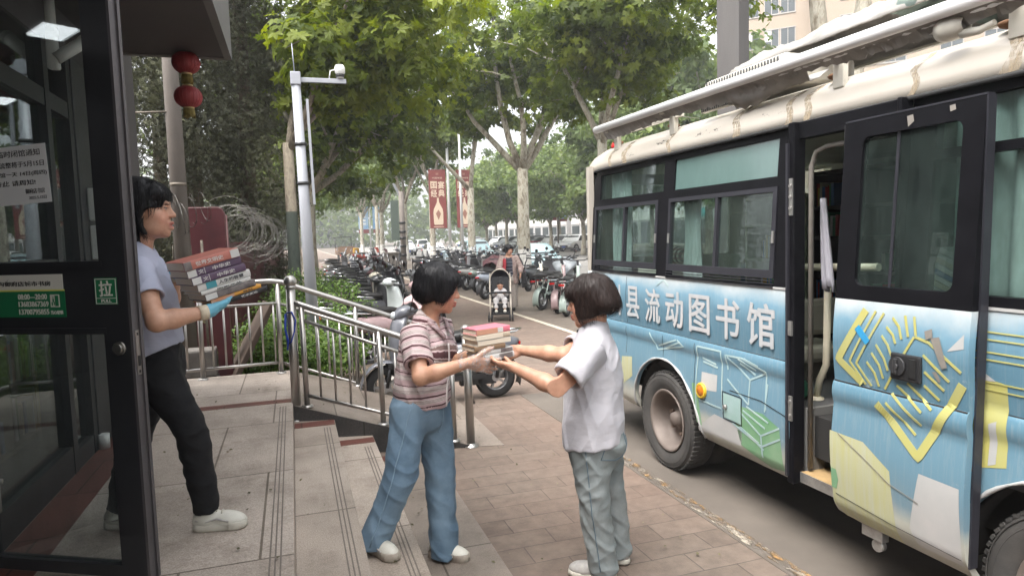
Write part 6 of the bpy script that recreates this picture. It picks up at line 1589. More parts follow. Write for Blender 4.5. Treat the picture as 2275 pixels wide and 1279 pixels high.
# ------------------------------------------------------------------ people: smooth distance-field bodies meshed with surface nets
def nrm(v):
 v = np.asarray(v, float); return v / (np.linalg.norm(v) + 1e-12)
class Field:
 def __init__(s, lo, hi, h):
  s.lo = np.array(lo, float); s.h = h
  s.n = np.ceil((np.array(hi, float) - s.lo) / h).astype(int) + 1
  s.f = np.ones(s.n, np.float32)
  s.aux = None
 def sub(s, lo, hi, m):
  a = np.maximum(0, np.floor((lo - m - s.lo) / s.h).astype(int)); b = np.minimum(s.n, np.ceil((hi + m - s.lo) / s.h).astype(int) + 1)
  if np.any(b <= a): return None
  sl = tuple(slice(a[i], b[i]) for i in range(3))
  ax = [s.lo[i] + s.h * np.arange(a[i], b[i]) for i in range(3)]
  X, Y, Z = np.meshgrid(*ax, indexing='ij', sparse=False)
  return sl, X, Y, Z
 def put(s, sl, d, k, sub=False, aux=None):
  d = d.astype(np.float32); c = s.f[sl]
  if sub:
   d = -d
   hh = np.clip(0.5 - 0.5 * (d - c) / max(k, 1e-5), 0, 1)
   s.f[sl] = d + (c - d) * hh + k * hh * (1 - hh) if k > 0 else np.maximum(c, d)
   return
  if aux is not None:
   if s.aux is None: s.aux = np.zeros(s.n, np.float32)
   s.aux[sl] = np.where(d < c, aux, s.aux[sl])
  if k <= 0: s.f[sl] = np.minimum(c, d); return
  hh = np.clip(0.5 + 0.5 * (c - d) / k, 0, 1)
  s.f[sl] = c + (d - c) * hh - k * hh * (1 - hh)
 def cap(s, a, b, ra, rb=None, k=0.012, sub=False, aux=None):
  a = np.array(a, float); b = np.array(b, float); rb = ra if rb is None else rb
  m = max(ra, rb) + k + 3 * s.h
  r = s.sub(np.minimum(a, b), np.maximum(a, b), m)
  if r is None: return s
  sl, X, Y, Z = r; ab = b - a; L2 = max(ab @ ab, 1e-12)
  t = np.clip(((X - a[0]) * ab[0] + (Y - a[1]) * ab[1] + (Z - a[2]) * ab[2]) / L2, 0, 1)
  d = np.sqrt((X - a[0] - t * ab[0]) ** 2 + (Y - a[1] - t * ab[1]) ** 2 + (Z - a[2] - t * ab[2]) ** 2) - (ra + (rb - ra) * t)
  au = None
  if aux is not None: au = aux[0] + aux[1] * t
  s.put(sl, d, k, sub, au); return s
 def ell(s, c, r, M=None, k=0.012, sub=False, aux=None):
  c = np.array(c, float); r = np.array(r, float); M = np.eye(3) if M is None else M     # rows of M: local axes
  m = r.max() + k + 3 * s.h
  q = s.sub(c, c, m)
  if q is None: return s
  sl, X, Y, Z = q; X = X - c[0]; Y = Y - c[1]; Z = Z - c[2]
  p = [(M[i][0] * X + M[i][1] * Y + M[i][2] * Z) / r[i] for i in range(3)]
  k0 = np.sqrt(p[0] ** 2 + p[1] ** 2 + p[2] ** 2); k1 = np.sqrt((p[0] / r[0]) ** 2 + (p[1] / r[1]) ** 2 + (p[2] / r[2]) ** 2)
  d = k0 * (k0 - 1) / (k1 + 1e-9)
  d = np.where(k0 < 1e-3, -r.min(), d)
  s.put(sl, d, k, sub, None if aux is None else np.full(d.shape, aux, np.float32)); return s
 def ecap(s, a, b, ra, rb, u, k=0.012, sub=False, aux=None, pw=2.0):
  """elliptic cone from a to b, radii (along u, across), flat ends"""
  a = np.array(a, float); b = np.array(b, float); ab = b - a; L = np.linalg.norm(ab); w = ab / L
  u = np.array(u, float); u = nrm(u - w * (u @ w)); v = np.cross(w, u)
  m = max(*ra, *rb) + k + 3 * s.h
  q = s.sub(np.minimum(a, b), np.maximum(a, b), m)
  if q is None: return s
  sl, X, Y, Z = q; X = X - a[0]; Y = Y - a[1]; Z = Z - a[2]
  h_ = X * w[0] + Y * w[1] + Z * w[2]; t = np.clip(h_ / L, 0, 1)
  U = X * u[0] + Y * u[1] + Z * u[2]; V = X * v[0] + Y * v[1] + Z * v[2]
  ru = ra[0] + (rb[0] - ra[0]) * t; rv = ra[1] + (rb[1] - ra[1]) * t
  qq = (np.abs(U / ru) ** pw + np.abs(V / rv) ** pw) ** (1 / pw)
  d2 = (qq - 1) * np.minimum(ru, rv)
  e = np.maximum(np.maximum(-h_, h_ - L), 0)
  d = np.where(e > 0, np.sqrt(np.maximum(d2, 0) ** 2 + e ** 2), np.maximum(d2, np.maximum(-h_, h_ - L)))
  s.put(sl, d, k, sub, None if aux is None else aux[0] + aux[1] * t); return s
 def chain(s, st, u, k=0.02, aux=None, pw=2.0):
  """stations [(centre, ru, rv)]"""
  P = np.array([[*q[0], q[1], q[2]] for q in st], float); n = len(P); R_ = []
  for i in range(n - 1):
   p0, p1, p2, p3 = P[max(0, i - 1)], P[i], P[i + 1], P[min(n - 1, i + 2)]
   for j in range(4):
    t = j / 4; R_.append(.5 * (2 * p1 + (p2 - p0) * t + (2 * p0 - 5 * p1 + 4 * p2 - p3) * t * t + (3 * p1 - p0 - 3 * p2 + p3) * t ** 3))
  R_.append(P[-1]); R_ = np.array(R_)
  q = s.sub(R_[:, :3].min(0), R_[:, :3].max(0), R_[:, 3:].max() + k + 3 * s.h)
  if q is None: return s
  sl, X, Y, Z = q; D = np.full(X.shape, 9.0, np.float32); A = np.zeros(X.shape, np.float32); L = 0.0
  for i, (a, b) in enumerate(zip(R_, R_[1:])):
   ab = b[:3] - a[:3]; l = np.linalg.norm(ab); w = ab / l; uu = nrm(np.array(u, float) - w * (np.array(u, float) @ w)); v = np.cross(w, uu)
   x, y, z = X - a[0], Y - a[1], Z - a[2]
   h_ = x * w[0] + y * w[1] + z * w[2]; t = np.clip(h_ / l, 0, 1)
   U = x * uu[0] + y * uu[1] + z * uu[2]; V = x * v[0] + y * v[1] + z * v[2]
   ru = a[3] + (b[3] - a[3]) * t; rv = a[4] + (b[4] - a[4]) * t
   d2 = ((np.abs(U / ru) ** pw + np.abs(V / rv) ** pw) ** (1 / pw) - 1) * np.minimum(ru, rv)
   e = np.maximum(np.maximum(-h_, h_ - l), 0)
   first, last = i == 0, i == len(R_) - 2
   lim = np.maximum(-h_ if first else -9.0, h_ - l if last else -9.0)
   flat = ((h_ < 0) & first) | ((h_ > l) & last); mn = np.minimum(ru, rv)
   d3 = (np.sqrt((U / ru) ** 2 + (V / rv) ** 2 + (e / mn) ** 2) - 1) * mn
   d = np.where(e > 0, np.where(flat, np.sqrt(np.maximum(d2, 0) ** 2 + e ** 2), d3), np.maximum(d2, lim))
   m_ = d < D; A = np.where(m_, L + l * t, A); D = np.minimum(D, d); L += l
  s.put(sl, D, k, False, None if aux is None else aux + A)
  return s
 def plane_cut(s, p, n):
  """keep the side the normal n points away from"""
  ax = [s.lo[i] + s.h * np.arange(s.n[i]) for i in range(3)]
  d = (ax[0][:, None, None] - p[0]) * n[0] + (ax[1][None, :, None] - p[1]) * n[1] + (ax[2][None, None, :] - p[2]) * n[2]
  s.f = np.maximum(s.f, d.astype(np.float32)); return s
 def box_cut(s, lo, hi, z):
  r = s.sub(np.array(lo, float), np.array(hi, float), 0)
  sl, X, Y, Z = r; s.f[sl] = np.maximum(s.f[sl], (z - Z).astype(np.float32)); return s
 def mesh(s, smooth=2):
  f = s.f; f[0] = f[-1] = 1; f[:, 0] = f[:, -1] = 1; f[:, :, 0] = f[:, :, -1] = 1
  ins = f < 0
  cnt = np.zeros(np.array(f.shape) - 1, np.int8)
  for dx in (0, 1):
   for dy in (0, 1):
    for dz in (0, 1):
     cnt += ins[dx:ins.shape[0] - 1 + dx, dy:ins.shape[1] - 1 + dy, dz:ins.shape[2] - 1 + dz]
  act = (cnt > 0) & (cnt < 8)
  ci = np.argwhere(act)
  idx = -np.ones(act.shape, np.int32); idx[act] = np.arange(len(ci))
  co = np.array([(x, y, z) for x in (0, 1) for y in (0, 1) for z in (0, 1)])
  vals = np.stack([f[ci[:, 0] + c[0], ci[:, 1] + c[1], ci[:, 2] + c[2]] for c in co], 1)
  acc = np.zeros((len(ci), 3)); num = np.zeros(len(ci))
  for i in range(8):
   for j in range(i + 1, 8):
    if np.abs(co[i] - co[j]).sum() != 1: continue
    a, b = vals[:, i], vals[:, j]; x = (a < 0) != (b < 0)
    t = np.where(x, a / np.where(x, a - b, 1), 0)
    acc += np.where(x[:, None], co[i] + (co[j] - co[i]) * t[:, None], 0); num += x
  V = (ci + acc / num[:, None]) * s.h + s.lo
  Q = []
  for ax in range(3):
   o = [1, 2] if ax == 0 else ([2, 0] if ax == 1 else [0, 1])
   sl0 = [slice(None)] * 3; sl1 = [slice(None)] * 3
   sl0[ax] = slice(0, -1); sl1[ax] = slice(1, None)
   x = ins[tuple(sl0)] != ins[tuple(sl1)]
   e = np.argwhere(x)
   e = e[(e[:, o[0]] > 0) & (e[:, o[1]] > 0) & (e[:, o[0]] < f.shape[o[0]] - 1) & (e[:, o[1]] < f.shape[o[1]] - 1)]
   fl = ins[tuple(e.T)]
   q = []
   for da, db in ((1, 1), (0, 1), (0, 0), (1, 0)):
    c = e.copy(); c[:, o[0]] -= da; c[:, o[1]] -= db
    q.append(idx[tuple(c.T)])
   q = np.stack(q, 1); q[~fl] = q[~fl][:, ::-1]
   Q.append(q)
  Q = np.vstack(Q)
  for _ in range(smooth):
   A = np.zeros_like(V); n = np.zeros(len(V))
   for i in range(4):
    a, b = Q[:, i], Q[:, (i + 1) % 4]
    np.add.at(A, a, V[b]); np.add.at(n, a, 1); np.add.at(A, b, V[a]); np.add.at(n, b, 1)
   V = V * 0.45 + 0.55 * A / np.maximum(n, 1)[:, None]
  aux = None
  if s.aux is not None:
   aux = s.aux[ci[:, 0], ci[:, 1], ci[:, 2]]
   g = np.stack([s.aux[ci[:, 0] + c[0], ci[:, 1] + c[1], ci[:, 2] + c[2]] for c in co], 1)
   w = np.where(vals < 0.01, 1.0, 0.0) + 1e-6
   aux = (g * w).sum(1) / w.sum(1)
  return V, Q, aux
def vnormals(V, Q):
 n = np.cross(V[Q[:, 2]] - V[Q[:, 0]], V[Q[:, 3]] - V[Q[:, 1]]); N_ = np.zeros_like(V)
 for i in range(4): np.add.at(N_, Q[:, i], n)
 return N_ / (np.linalg.norm(N_, axis=1, keepdims=True) + 1e-12)
def ripple(V, Q, layers, mask=None):
 """displace along normals by stretched noise: layers of (amp, scale xyz, seed)"""
 N_ = vnormals(V, Q); d = np.zeros(len(V))
 for amp, sc_, sd_, *rg in layers:
  q = np.array([mnoise.noise(Vector((p[0] * sc_[0] + sd_, p[1] * sc_[1] + sd_ * 1.7, p[2] * sc_[2] + (rg[0] * (p[0] - p[1]) if rg else 0)))) for p in V])
  d += amp * (np.clip(1 - 3.2 * np.abs(q), -.4, 1) if rg else q)
 if mask is not None: d *= mask(V)
 return V + N_ * d[:, None]
# ---- materials for people
def skin_mat(name, c):
 m, nt, b = _nodes(name)
 at = N(nt, 'ShaderNodeAttribute'); at.attribute_name = 'paint'
 v = coords(nt)
 f = ramp(nt, noise_tex(nt, v, 22, 4, 0.6), [(0.3, (0.82, 0.74, 0.71)), (0.7, (1.10, 1.08, 1.07))])
 nt.links.new(mixc(nt, 1.0, at.outputs['Color'], f, 'MULTIPLY'), b.inputs['Base Color'])
 b.inputs['Roughness'].default_value = 0.5; b.inputs['Subsurface Weight'].default_value = 0.12
 b.inputs['Subsurface Radius'].default_value = (0.02, 0.008, 0.004); b.inputs['Subsurface Scale'].default_value = 0.3
 bump(nt, b, noise_tex(nt, v, 320, 3), 0.08, 0.001)
 return m
SKIN = (0.53, 0.305, 0.205)
M_skin = skin_mat('skin', SKIN)
def hair_mat(name, c, c2):
 m, nt, b = _nodes(name)
 v = coords(nt, 'Object', (1, 1, 0.09))
 f = noise_tex(nt, v, 170, 4, 0.7)
 nt.links.new(mixc(nt, ramp(nt, f, [(0.4, (0, 0, 0)), (0.68, (1, 1, 1))]), c, c2), b.inputs['Base Color'])
 b.inputs['Roughness'].default_value = 0.52; b.inputs['Specular IOR Level'].default_value = 0.3
 b.inputs['Anisotropic'].default_value = 0.5
 bump(nt, b, f, 0.3, 0.003)
 return m
M_hair_black = hair_mat('black_hair', (0.006, 0.006, 0.007), (0.022, 0.021, 0.024))
M_hair_brown = hair_mat('dark_brown_hair', (0.013, 0.008, 0.007), (0.030, 0.018, 0.015))
def cloth_mat(name, c, var=0.15, fade=None, weave=700, wstr=0.12, crease=0.35, rough=0.85, fscale=4.0, cscale=7):
 m, nt, b = _nodes(name)
 v = coords(nt)
 f = noise_tex(nt, v, fscale, 5, 0.6)
 col_ = mixc(nt, ramp(nt, f, [(0.35, (0, 0, 0)), (0.7, (1, 1, 1))]), tuple(x * (1 - var) for x in c), fade or c)
 nt.links.new(col_, b.inputs['Base Color'])
 b.inputs['Roughness'].default_value = rough;
 h1 = noise_tex(nt, coords(nt, 'Object', (1, 1, 1.6)), cscale, 3, 0.5)
 h2 = noise_tex(nt, v, weave, 2)
 mm = N(nt, 'ShaderNodeMath', operation='MULTIPLY_ADD'); mm.inputs[1].default_value = 0.03; nt.links.new(h2, mm.inputs[0]); nt.links.new(h1, mm.inputs[2])
 bump(nt, b, mm.outputs[0], crease, 0.03)
 return m
M_lilac = cloth_mat('lilac_tshirt', (0.43, 0.45, 0.57), 0.10)
M_blacktr = cloth_mat('black_trousers', (0.004, 0.004, 0.006), 0.2)
M_whiteT = cloth_mat('white_tshirt', (0.47, 0.457, 0.49), 0.05)
M_denim = cloth_mat('blue_denim', (0.100, 0.172, 0.256), 0.25, (0.20, 0.29, 0.375), 500, 0.2, 0.25, fscale=3.0)
M_pale = cloth_mat('pale_denim', (0.215, 0.25, 0.255), 0.20, (0.30, 0.325, 0.325), 500, 0.2, 0.25, fscale=5.0)
M_shoe = pm('white_shoe_leather', (0.62, 0.60, 0.53), 0.5, var=0.12, vscale=9)
M_sole = pm('off_white_sole', (0.52, 0.49, 0.42), 0.7, var=0.15, vscale=12)
M_shoegrey = pm('grey_trainer', (0.45, 0.43, 0.40), 0.6, c2=(0.24, 0.23, 0.22), vscale=14)
M_glove = pm('pale_blue_rubber', (0.16, 0.45, 0.60), 0.5, var=0.15, vscale=14, bmp=0.3, bscale=60)
M_cuff = pm('cream_cuff', (0.62, 0.53, 0.40), 0.8, var=0.1, bmp=0.3, bscale=150)
M_collar = pm('black_collar_rib', (0.012, 0.012, 0.014), 0.85)
def film_mat():
 m, nt, b = _nodes('clear_plastic_film')
 out = nt.nodes['Material Output']
 b.inputs['Base Color'].default_value = (0.75, 0.73, 0.72, 1); b.inputs['Roughness'].default_value = 0.18
 tr = N(nt, 'ShaderNodeBsdfTransparent'); tr.inputs[0].default_value = (0.97, 0.95, 0.94, 1)
 mx = N(nt, 'ShaderNodeMixShader')
 v = coords(nt); f = noise_tex(nt, v, 45, 4, 0.7)
 nt.links.new(ramp(nt, f, [(0.40, (0.06,) * 3), (0.66, (0.45,) * 3)]), mx.inputs[0])
 bump(nt, b, f, 0.8, 0.006)
 nt.links.new(tr.outputs[0], mx.inputs[1]); nt.links.new(b.outputs[0], mx.inputs[2]); nt.links.new(mx.outputs[0], out.inputs['Surface'])
 return m
M_film = film_mat()
def stripe_mat():
 m, nt, b = _nodes('striped_knit')
 at = N(nt, 'ShaderNodeAttribute'); at.attribute_name = 'along'
 fr = N(nt, 'ShaderNodeMath', operation='MULTIPLY'); fr.inputs[1].default_value = 1 / 0.052; nt.links.new(at.outputs['Fac'], fr.inputs[0])
 f2 = N(nt, 'ShaderNodeMath', operation='FRACT'); nt.links.new(fr.outputs[0], f2.inputs[0])
 r = N(nt, 'ShaderNodeValToRGB'); r.color_ramp.interpolation = 'CONSTANT'
 e = r.color_ramp.elements
 P_, D_, W_, G_ = (0.52, 0.38, 0.39, 1), (0.075, 0.028, 0.032, 1), (0.60, 0.53, 0.51, 1), (0.20, 0.13, 0.12, 1)
 stops = [(0.0, D_), (0.17, P_), (0.42, W_), (0.50, G_), (0.54, W_), (0.62, G_), (0.66, W_), (0.73, G_), (0.77, W_), (0.86, P_)]
 e[0].position = 0; e[0].color = D_; e[1].position = 0.17; e[1].color = P_
 for p, c in stops[2:]:
  x = e.new(p); x.color = c
 nt.links.new(f2.outputs[0], r.inputs[0])
 v = coords(nt)
 g = ramp(nt, noise_tex(nt, v, 8, 4), [(0.3, (0.88, 0.87, 0.87)), (0.7, (1.04, 1.03, 1.03))])
 nt.links.new(mixc(nt, 1.0, r.outputs[0], g, 'MULTIPLY'), b.inputs['Base Color'])
 b.inputs['Roughness'].default_value = 0.9
 bump(nt, b, noise_tex(nt, v, 9, 3), 0.35, 0.03)
 return m
M_stripe = stripe_mat()
# ---- anatomy
def frame(f, up=(0, 0, 1), pitch=0.0, roll=0.0):
 """rows: forward, left, up"""
 f = nrm(f); l = nrm(np.cross(up, f)); u = np.cross(f, l)
 f2 = f * math.cos(pitch) - u * math.sin(pitch); u2 = np.cross(f2, l)
 l2 = l * math.cos(roll) + u2 * math.sin(roll); u3 = np.cross(f2, l2)
 return np.stack([f2, l2, u3])
def head(S, c, M, s=1.0, mouth_open=0.0):
 P = lambda f, l, u: np.array(c) + (M[0] * f + M[1] * l + M[2] * u) * s
 E = lambda p, r, k=0.012, sub=False: S.ell(P(*p), np.array(r) * s, M, k * s, sub)
 E((-.014, 0, .030), (.098, .077, .088))
 E((.030, 0, -.028), (.060, .058, .084), .03)
 for t in (1, -1):
  E((.052, t * .033, -.030), (.030, .029, .034), .02)
  E((.020, t * .040, -.072), (.040, .022, .030), .025)
 E((.040, 0, -.078), (.044, .040, .034), .025); E((.070, 0, -.100), (.018, .020, .016), .018)
 S.cap(P(.083, .030, .030), P(.083, -.030, .030), .012 * s, .012 * s, .018 * s)
 for t in (1, -1):
  E((.094, t * .031, .008), (.014, .019, .011), .012, True)
  E((.076, t * .031, .006), (.0125, .015, .0115), .004)
  E((.083, t * .031, .013), (.008, .017, .005), .004)
 S.cap(P(.086, 0, .018), P(.106, 0, -.018), .0085 * s, .0105 * s, .012 * s); E((.105, 0, -.0215), (.0115, .0125, .0095), .010)
 for t in (1, -1): E((.095, t * .0115, -.0245), (.009, .0065, .0065), .008)
 S.cap(P(.089, .017, -.058), P(.0985, 0, -.0545), .006 * s, .0075 * s, .008 * s); S.cap(P(.089, -.017, -.058), P(.0985, 0, -.0545), .006 * s, .0075 * s, .008 * s)
 S.cap(P(.088, .014, -.068 - mouth_open), P(.0955, 0, -.0695 - mouth_open), .0065 * s, .0085 * s, .007 * s); S.cap(P(.088, -.014, -.068 - mouth_open), P(.0955, 0, -.0695 - mouth_open), .0065 * s, .0085 * s, .007 * s)
 if mouth_open > 0: S.cap(P(.10, .012, -.062 - mouth_open / 2), P(.10, -.012, -.062 - mouth_open / 2), .0045 * s, .0045 * s, .003, True)
 for t in (1, -1):
  E((-.006, t * .078, -.006), (.019, .008, .031), .008); E((-.004, t * .087, -.002), (.010, .006, .018), .004, True)
 return P
def face_paint(V, P, s, col0):
 """skin colours of the face: lips, brows, eyes, cheeks"""
 C = np.tile(np.array([*col0, 1.0]), (len(V), 1))
 def blob(p, r, c, a=1.0, soft=0.35):
  q = np.linalg.norm((V - P(*p)) / (np.array(r) * s), axis=1) if not hasattr(r, '__len__') else None
  d = V - P(0, 0, 0); M = np.stack([P(1, 0, 0) - P(0, 0, 0), P(0, 1, 0) - P(0, 0, 0), P(0, 0, 1) - P(0, 0, 0)]) / s
  L = d @ M.T / s
  q = np.sqrt((((L - np.array(p)) / np.array(r)) ** 2).sum(1))
  w = np.clip((1 + soft - q) / soft, 0, 1)[:, None] * a
  C[:, :3] = C[:, :3] * (1 - w) + np.array(c) * w
 for t in (1, -1):
  blob((.075, t * .042, -.03), (.03, .022, .022), (0.58, 0.27, 0.19), 0.45, 0.8)
  blob((.090, t * .031, .026), (.02, .020, .0035), (0.05, 0.032, 0.027), 0.85)
  blob((.089, t * .031, .0115), (.012, .0155, .0022), (0.02, 0.014, 0.012), 0.9)
  blob((.089, t * .031, .006), (.012, .0115, .0032), (0.45, 0.40, 0.37), 0.8)
  blob((.090, t * .030, .006), (.012, .0050, .0036), (0.012, 0.009, 0.008), 1.0)
 blob((.095, 0, -.0555), (.014, .020, .0052), (0.36, 0.105, 0.09), 0.9); blob((.093, 0, -.069), (.014, .017, .0075), (0.40, 0.13, 0.11), 0.85)
 blob((.099, 0, -.0618), (.012, .0175, .0013), (0.13, 0.03, 0.03), 0.9)
 return C
def hand(S, wr, d, n, tsign=1, s=1.0, curl=(.25, .3, .35, .4), spread=.10, thumb=(.5, .6, .35), k=.006, grow=0.0):
 """wrist point, finger direction d, palm-facing normal n; thumb on the side tsign * (d x n)"""
 d = nrm(d); n = nrm(np.array(n, float) - d * (np.array(n, float) @ d)); w = np.cross(d, n) * tsign; wr = np.array(wr, float)
 L = 0.086 * s
 offs = [.027, .0095, -.0085, -.0255]; lens = [.070, .077, .071, .057]
 S.ell(wr + d * L * .55, np.array([.050, .040, .0145]) * s + grow, np.stack([d, w, n]), .01)
 for i in range(4):
  kn = wr + d * (L - abs(i - 1.1) * .005 * s) + w * offs[i] * s
  S.cap(wr + w * offs[i] * .55 * s + d * .008 * s, kn, .0155 * s + grow, .0105 * s + grow, k + .004)
  a = spread * (1.3 - i) * .55; dd = nrm(d + w * a); c = curl[i]
  p = kn
  for j, fr_ in enumerate((.45, .31, .24)):
   dd = nrm(dd * math.cos(c) + n * math.sin(c)) if j == 0 else nrm(dd * math.cos(c * .8) + nrm(n - dd * (n @ dd)) * math.sin(c * .8))
   q = p + dd * lens[i] * fr_ * s
   S.cap(p, q, (.0094 - .0008 * j) * s + grow, (.0087 - .0010 * j) * s + grow, k * .7); p = q
 tb = wr + d * .022 * s + w * .022 * s
 td = nrm(d * thumb[0] + w * thumb[1] + n * thumb[2])
 q = tb + td * .046 * s; S.cap(tb, q, .0150 * s + grow, .0108 * s + grow, k + .006)
 td = nrm(td + d * .35); p = q; q = p + td * .031 * s; S.cap(p, q, .0105 * s + grow, .0095 * s + grow, k)
 td = nrm(td + d * .25); S.cap(q, q + td * .024 * s, .0095 * s + grow, .0075 * s + grow, k)
def arm(S, sh, el, wr, s=1.0, hd=None):
 sh, el, wr = map(lambda p: np.array(p, float), (sh, el, wr))
 S.cap(sh, sh + (el - sh) * .45, .050 * s, .047 * s, .02); S.cap(sh + (el - sh) * .45, el, .047 * s, .039 * s, .02)
 S.cap(el, el + (wr - el) * .32, .040 * s, .041 * s, .02); S.cap(el + (wr - el) * .32, wr, .041 * s, .0255 * s, .02)
 S.cap(wr, wr + nrm(wr - el) * .012, .0255 * s, .024 * s, .012)
def shoe(S, an, toe, s=1.0):
 """upper: from the heel under the ankle to the toe on the ground plane"""
 an = np.array(an, float); toe = np.array(toe, float); d = toe - an; d[2] = 0; d = nrm(d); z0 = toe[2]
 g = np.array([an[0], an[1], z0]); M = np.stack([d, np.cross([0, 0, 1], d), [0, 0, 1]])
 L = np.linalg.norm((toe - g)[:2])
 S.ell(g + d * (-.022) + np.array([0, 0, .048]), np.array([.048, .036, .050]) * s, M, .02)
 S.ell(g + d * (L * .42) + np.array([0, 0, .042]), np.array([L * .55, .041 * s, .040 * s]), M, .03)
 S.ell(g + d * (L - .055) + np.array([0, 0, .034]), np.array([.066, .044, .028]) * s, M, .02)
 S.cap(g + d * (.0) + np.array([0, 0, .06]), an + np.array([0, 0, .02]), .044 * s, .041 * s, .02)
 return g, d, L
def sole_mesh(g, d, L, name, mat, parent, s=1.0, th=.026):
 w = np.cross([0, 0, 1], d); m = MB()
 pr = [(-.070, .0), (-.064, .022), (-.04, .036), (0, .040), (.05, .040), (L * .6, .043), (L - .06, .048), (L - .02, .044), (L + .008, .024), (L + .014, .0)]
 out = [(a, b) for a, b in pr] + [(a, -b) for a, b in reversed(pr[1:-1])]
 rings = []
 for z, q in ((0.0, .96), (.006, 1.02), (th, 1.0), (th + .004, .92)):
  rings.append([tuple(g + d * (L / 2 - .03 + (a - L / 2 + .03) * q) * 1.0 + w * b * s * q + np.array([0, 0, z])) for a, b in out])
 m.loft(rings); return m.build(name, mat, parent)
def emit_field(S, name, mat, parent, smooth=2, rip=None, mask=None, paint=None):
 V, Q, aux = S.mesh(smooth)
 if rip: V = ripple(V, Q, rip, mask)
 at = {}
 if aux is not None: at['along'] = ('FLOAT', aux)
 if paint is not None: at['paint'] = ('FLOAT_COLOR', paint(V))
 return np_mesh(name, V, Q, mat, parent, True, at)
def box_of(pts, m):
 a = np.array(pts, float); return a.min(0) - m, a.max(0) + m
A3 = lambda *v: np.array(v, float)
def hair_field(S, P, M, s, style):
 E = lambda p, r, k=0.015, sub=False: S.ell(P(*p), np.array(r) * s, M, k * s, sub)
 if style == 'bob_short':
  E((-.016, 0, .045), (.112, .096, .098)); E((-.050, 0, -.008), (.084, .094, .078), .02)
  E((.056, 0, .060), (.052, .076, .042), .02); E((.026, .064, .010), (.056, .030, .072), .02); E((.026, -.064, .010), (.056, .030, .072), .02)
  E((.118, 0, -.060), (.074, .115, .084), .006, True); E((.02, 0, -.150), (.16, .12, .068), .01, True)
  E((.105, 0, -.02), (.04, .06, .052), .006, True)
 elif style == 'bob_flared':
  E((-.016, 0, .042), (.112, .094, .096)); E((-.054, 0, .005), (.086, .098, .078), .02)
  E((-.080, 0, -.022), (.062, .092, .040), .03)
  E((.060, 0, .060), (.056, .076, .044), .02); E((.004, .070, -.02), (.058, .028, .098), .02); E((.004, -.070, -.02), (.058, .028, .098), .02)
  E((.118, 0, -.060), (.072, .115, .100), .006, True); E((-.02, 0, -.142), (.24, .15, .088), .008, True)
  E((.105, 0, -.02), (.04, .06, .06), .006, True)
 else:
  E((-.018, 0, .048), (.112, .094, .096)); E((-.060, 0, .000), (.078, .090, .082), .02); E((-.05, 0, .105), (.066, .062, .046), .03); E((-.085, 0, .07), (.05, .06, .05), .03)
  E((.044, -.02, .074), (.052, .066, .036), .02); E((.010, .068, -.02), (.042, .026, .075), .02); E((.010, -.068, -.02), (.042, .026, .082), .02)
  S.cap(P(-.05, -.045, -.05), P(-.03, -.05, -.135), .024 * s, .010 * s, .02); S.cap(P(-.05, .045, -.05), P(-.03, .05, -.135), .024 * s, .010 * s, .02)
  E((.118, 0, -.060), (.074, .115, .088), .006, True); E((.10, 0, -.01), (.045, .075, .050), .008, True)
  E((.04, -.075, -.05), (.042, .05, .06), .006, True); E((.04, .075, -.05), (.042, .05, .06), .006, True)
def strands(V, Q, P, M, s, parent, mat, rng, n=420, length=.05):
 """loose hair strands lying on the hair and ending past its edge"""
 N_ = vnormals(V, Q); m = MB(); up = M[2]
 loc = (V - P(0, 0, 0)) @ M.T / s
 ids = rng.integers(0, len(V), n)
 for i in ids:
  p = V[i] + N_[i] * .001; d = -up + rng.normal(0, .12, 3); d -= N_[i] * (d @ N_[i]); d = nrm(d)
  L = length * rng.uniform(.5, 1.3) * s; pts = [p, p + d * L * .4 + N_[i] * .003, p + nrm(d - N_[i] * .15) * L * .8 + N_[i] * .003, p + nrm(d - N_[i] * .25) * L + N_[i] * .002]
  r = .0006 * rng.uniform(.6, 1.2)
  m.tube(pts, [r, r * 1.1, r * .7, .0002], 4, cap=False)
 return m.build('loose_strands', mat, parent)
def stitch(o, pts, src, w, mat, name, parent, off=.0015):
 """a sewn line: points cast from a point onto the mesh"""
 from mathutils.bvhtree import BVHTree
 me = o.data; bv = BVHTree.FromPolygons([v.co for v in me.vertices], [list(p.vertices) for p in me.polygons])
 m = MB(); out = []
 for a, b in zip(pts, pts[1:]):
  for i in range(8): out.append(Vector(a).lerp(Vector(b), i / 8))
 out.append(Vector(pts[-1])); hit = []
 for p in out:
  d = (p - Vector(src)).normalized(); h = bv.ray_cast(Vector(src), d)
  if h[0] is not None: hit.append(h[0] + h[1] * off * (1 if h[1].dot(d) < 0 else -1))
 if len(hit) > 2: m.tube(hit, w, 6)
 return m.build(name, mat, parent)
H_BODY = 0.005
M_sole2 = pm('brown_edged_sole', (0.40, 0.36, 0.30), 0.7, c2=(0.20, 0.16, 0.13), vscale=14)
def laces(g, d, L, sh):
 q = MB(); w = np.cross([0, 0, 1], d)
 for i in range(4):
  c0 = g + d * (.045 + .022 * i) + A3(0, 0, .096 - .010 * i); q.tube([tuple(c0 - w * .022 - A3(0, 0, .006)), tuple(c0 + A3(0, 0, .002)), tuple(c0 + w * .022 - A3(0, 0, .006))], .0035, 6)
 q.build('lace', M_sole, sh)
 q = MB()
 for sg in (1, -1): q.tube([tuple(g + d * a + w * sg * b + A3(0, 0, z)) for a, b, z in ((-.05, .030, .055), (.0, .043, .05), (.05, .046, .062), (L - .06, .047, .045))], .005, 6)
 q.build('side_stripe', M_shoegrey, sh)
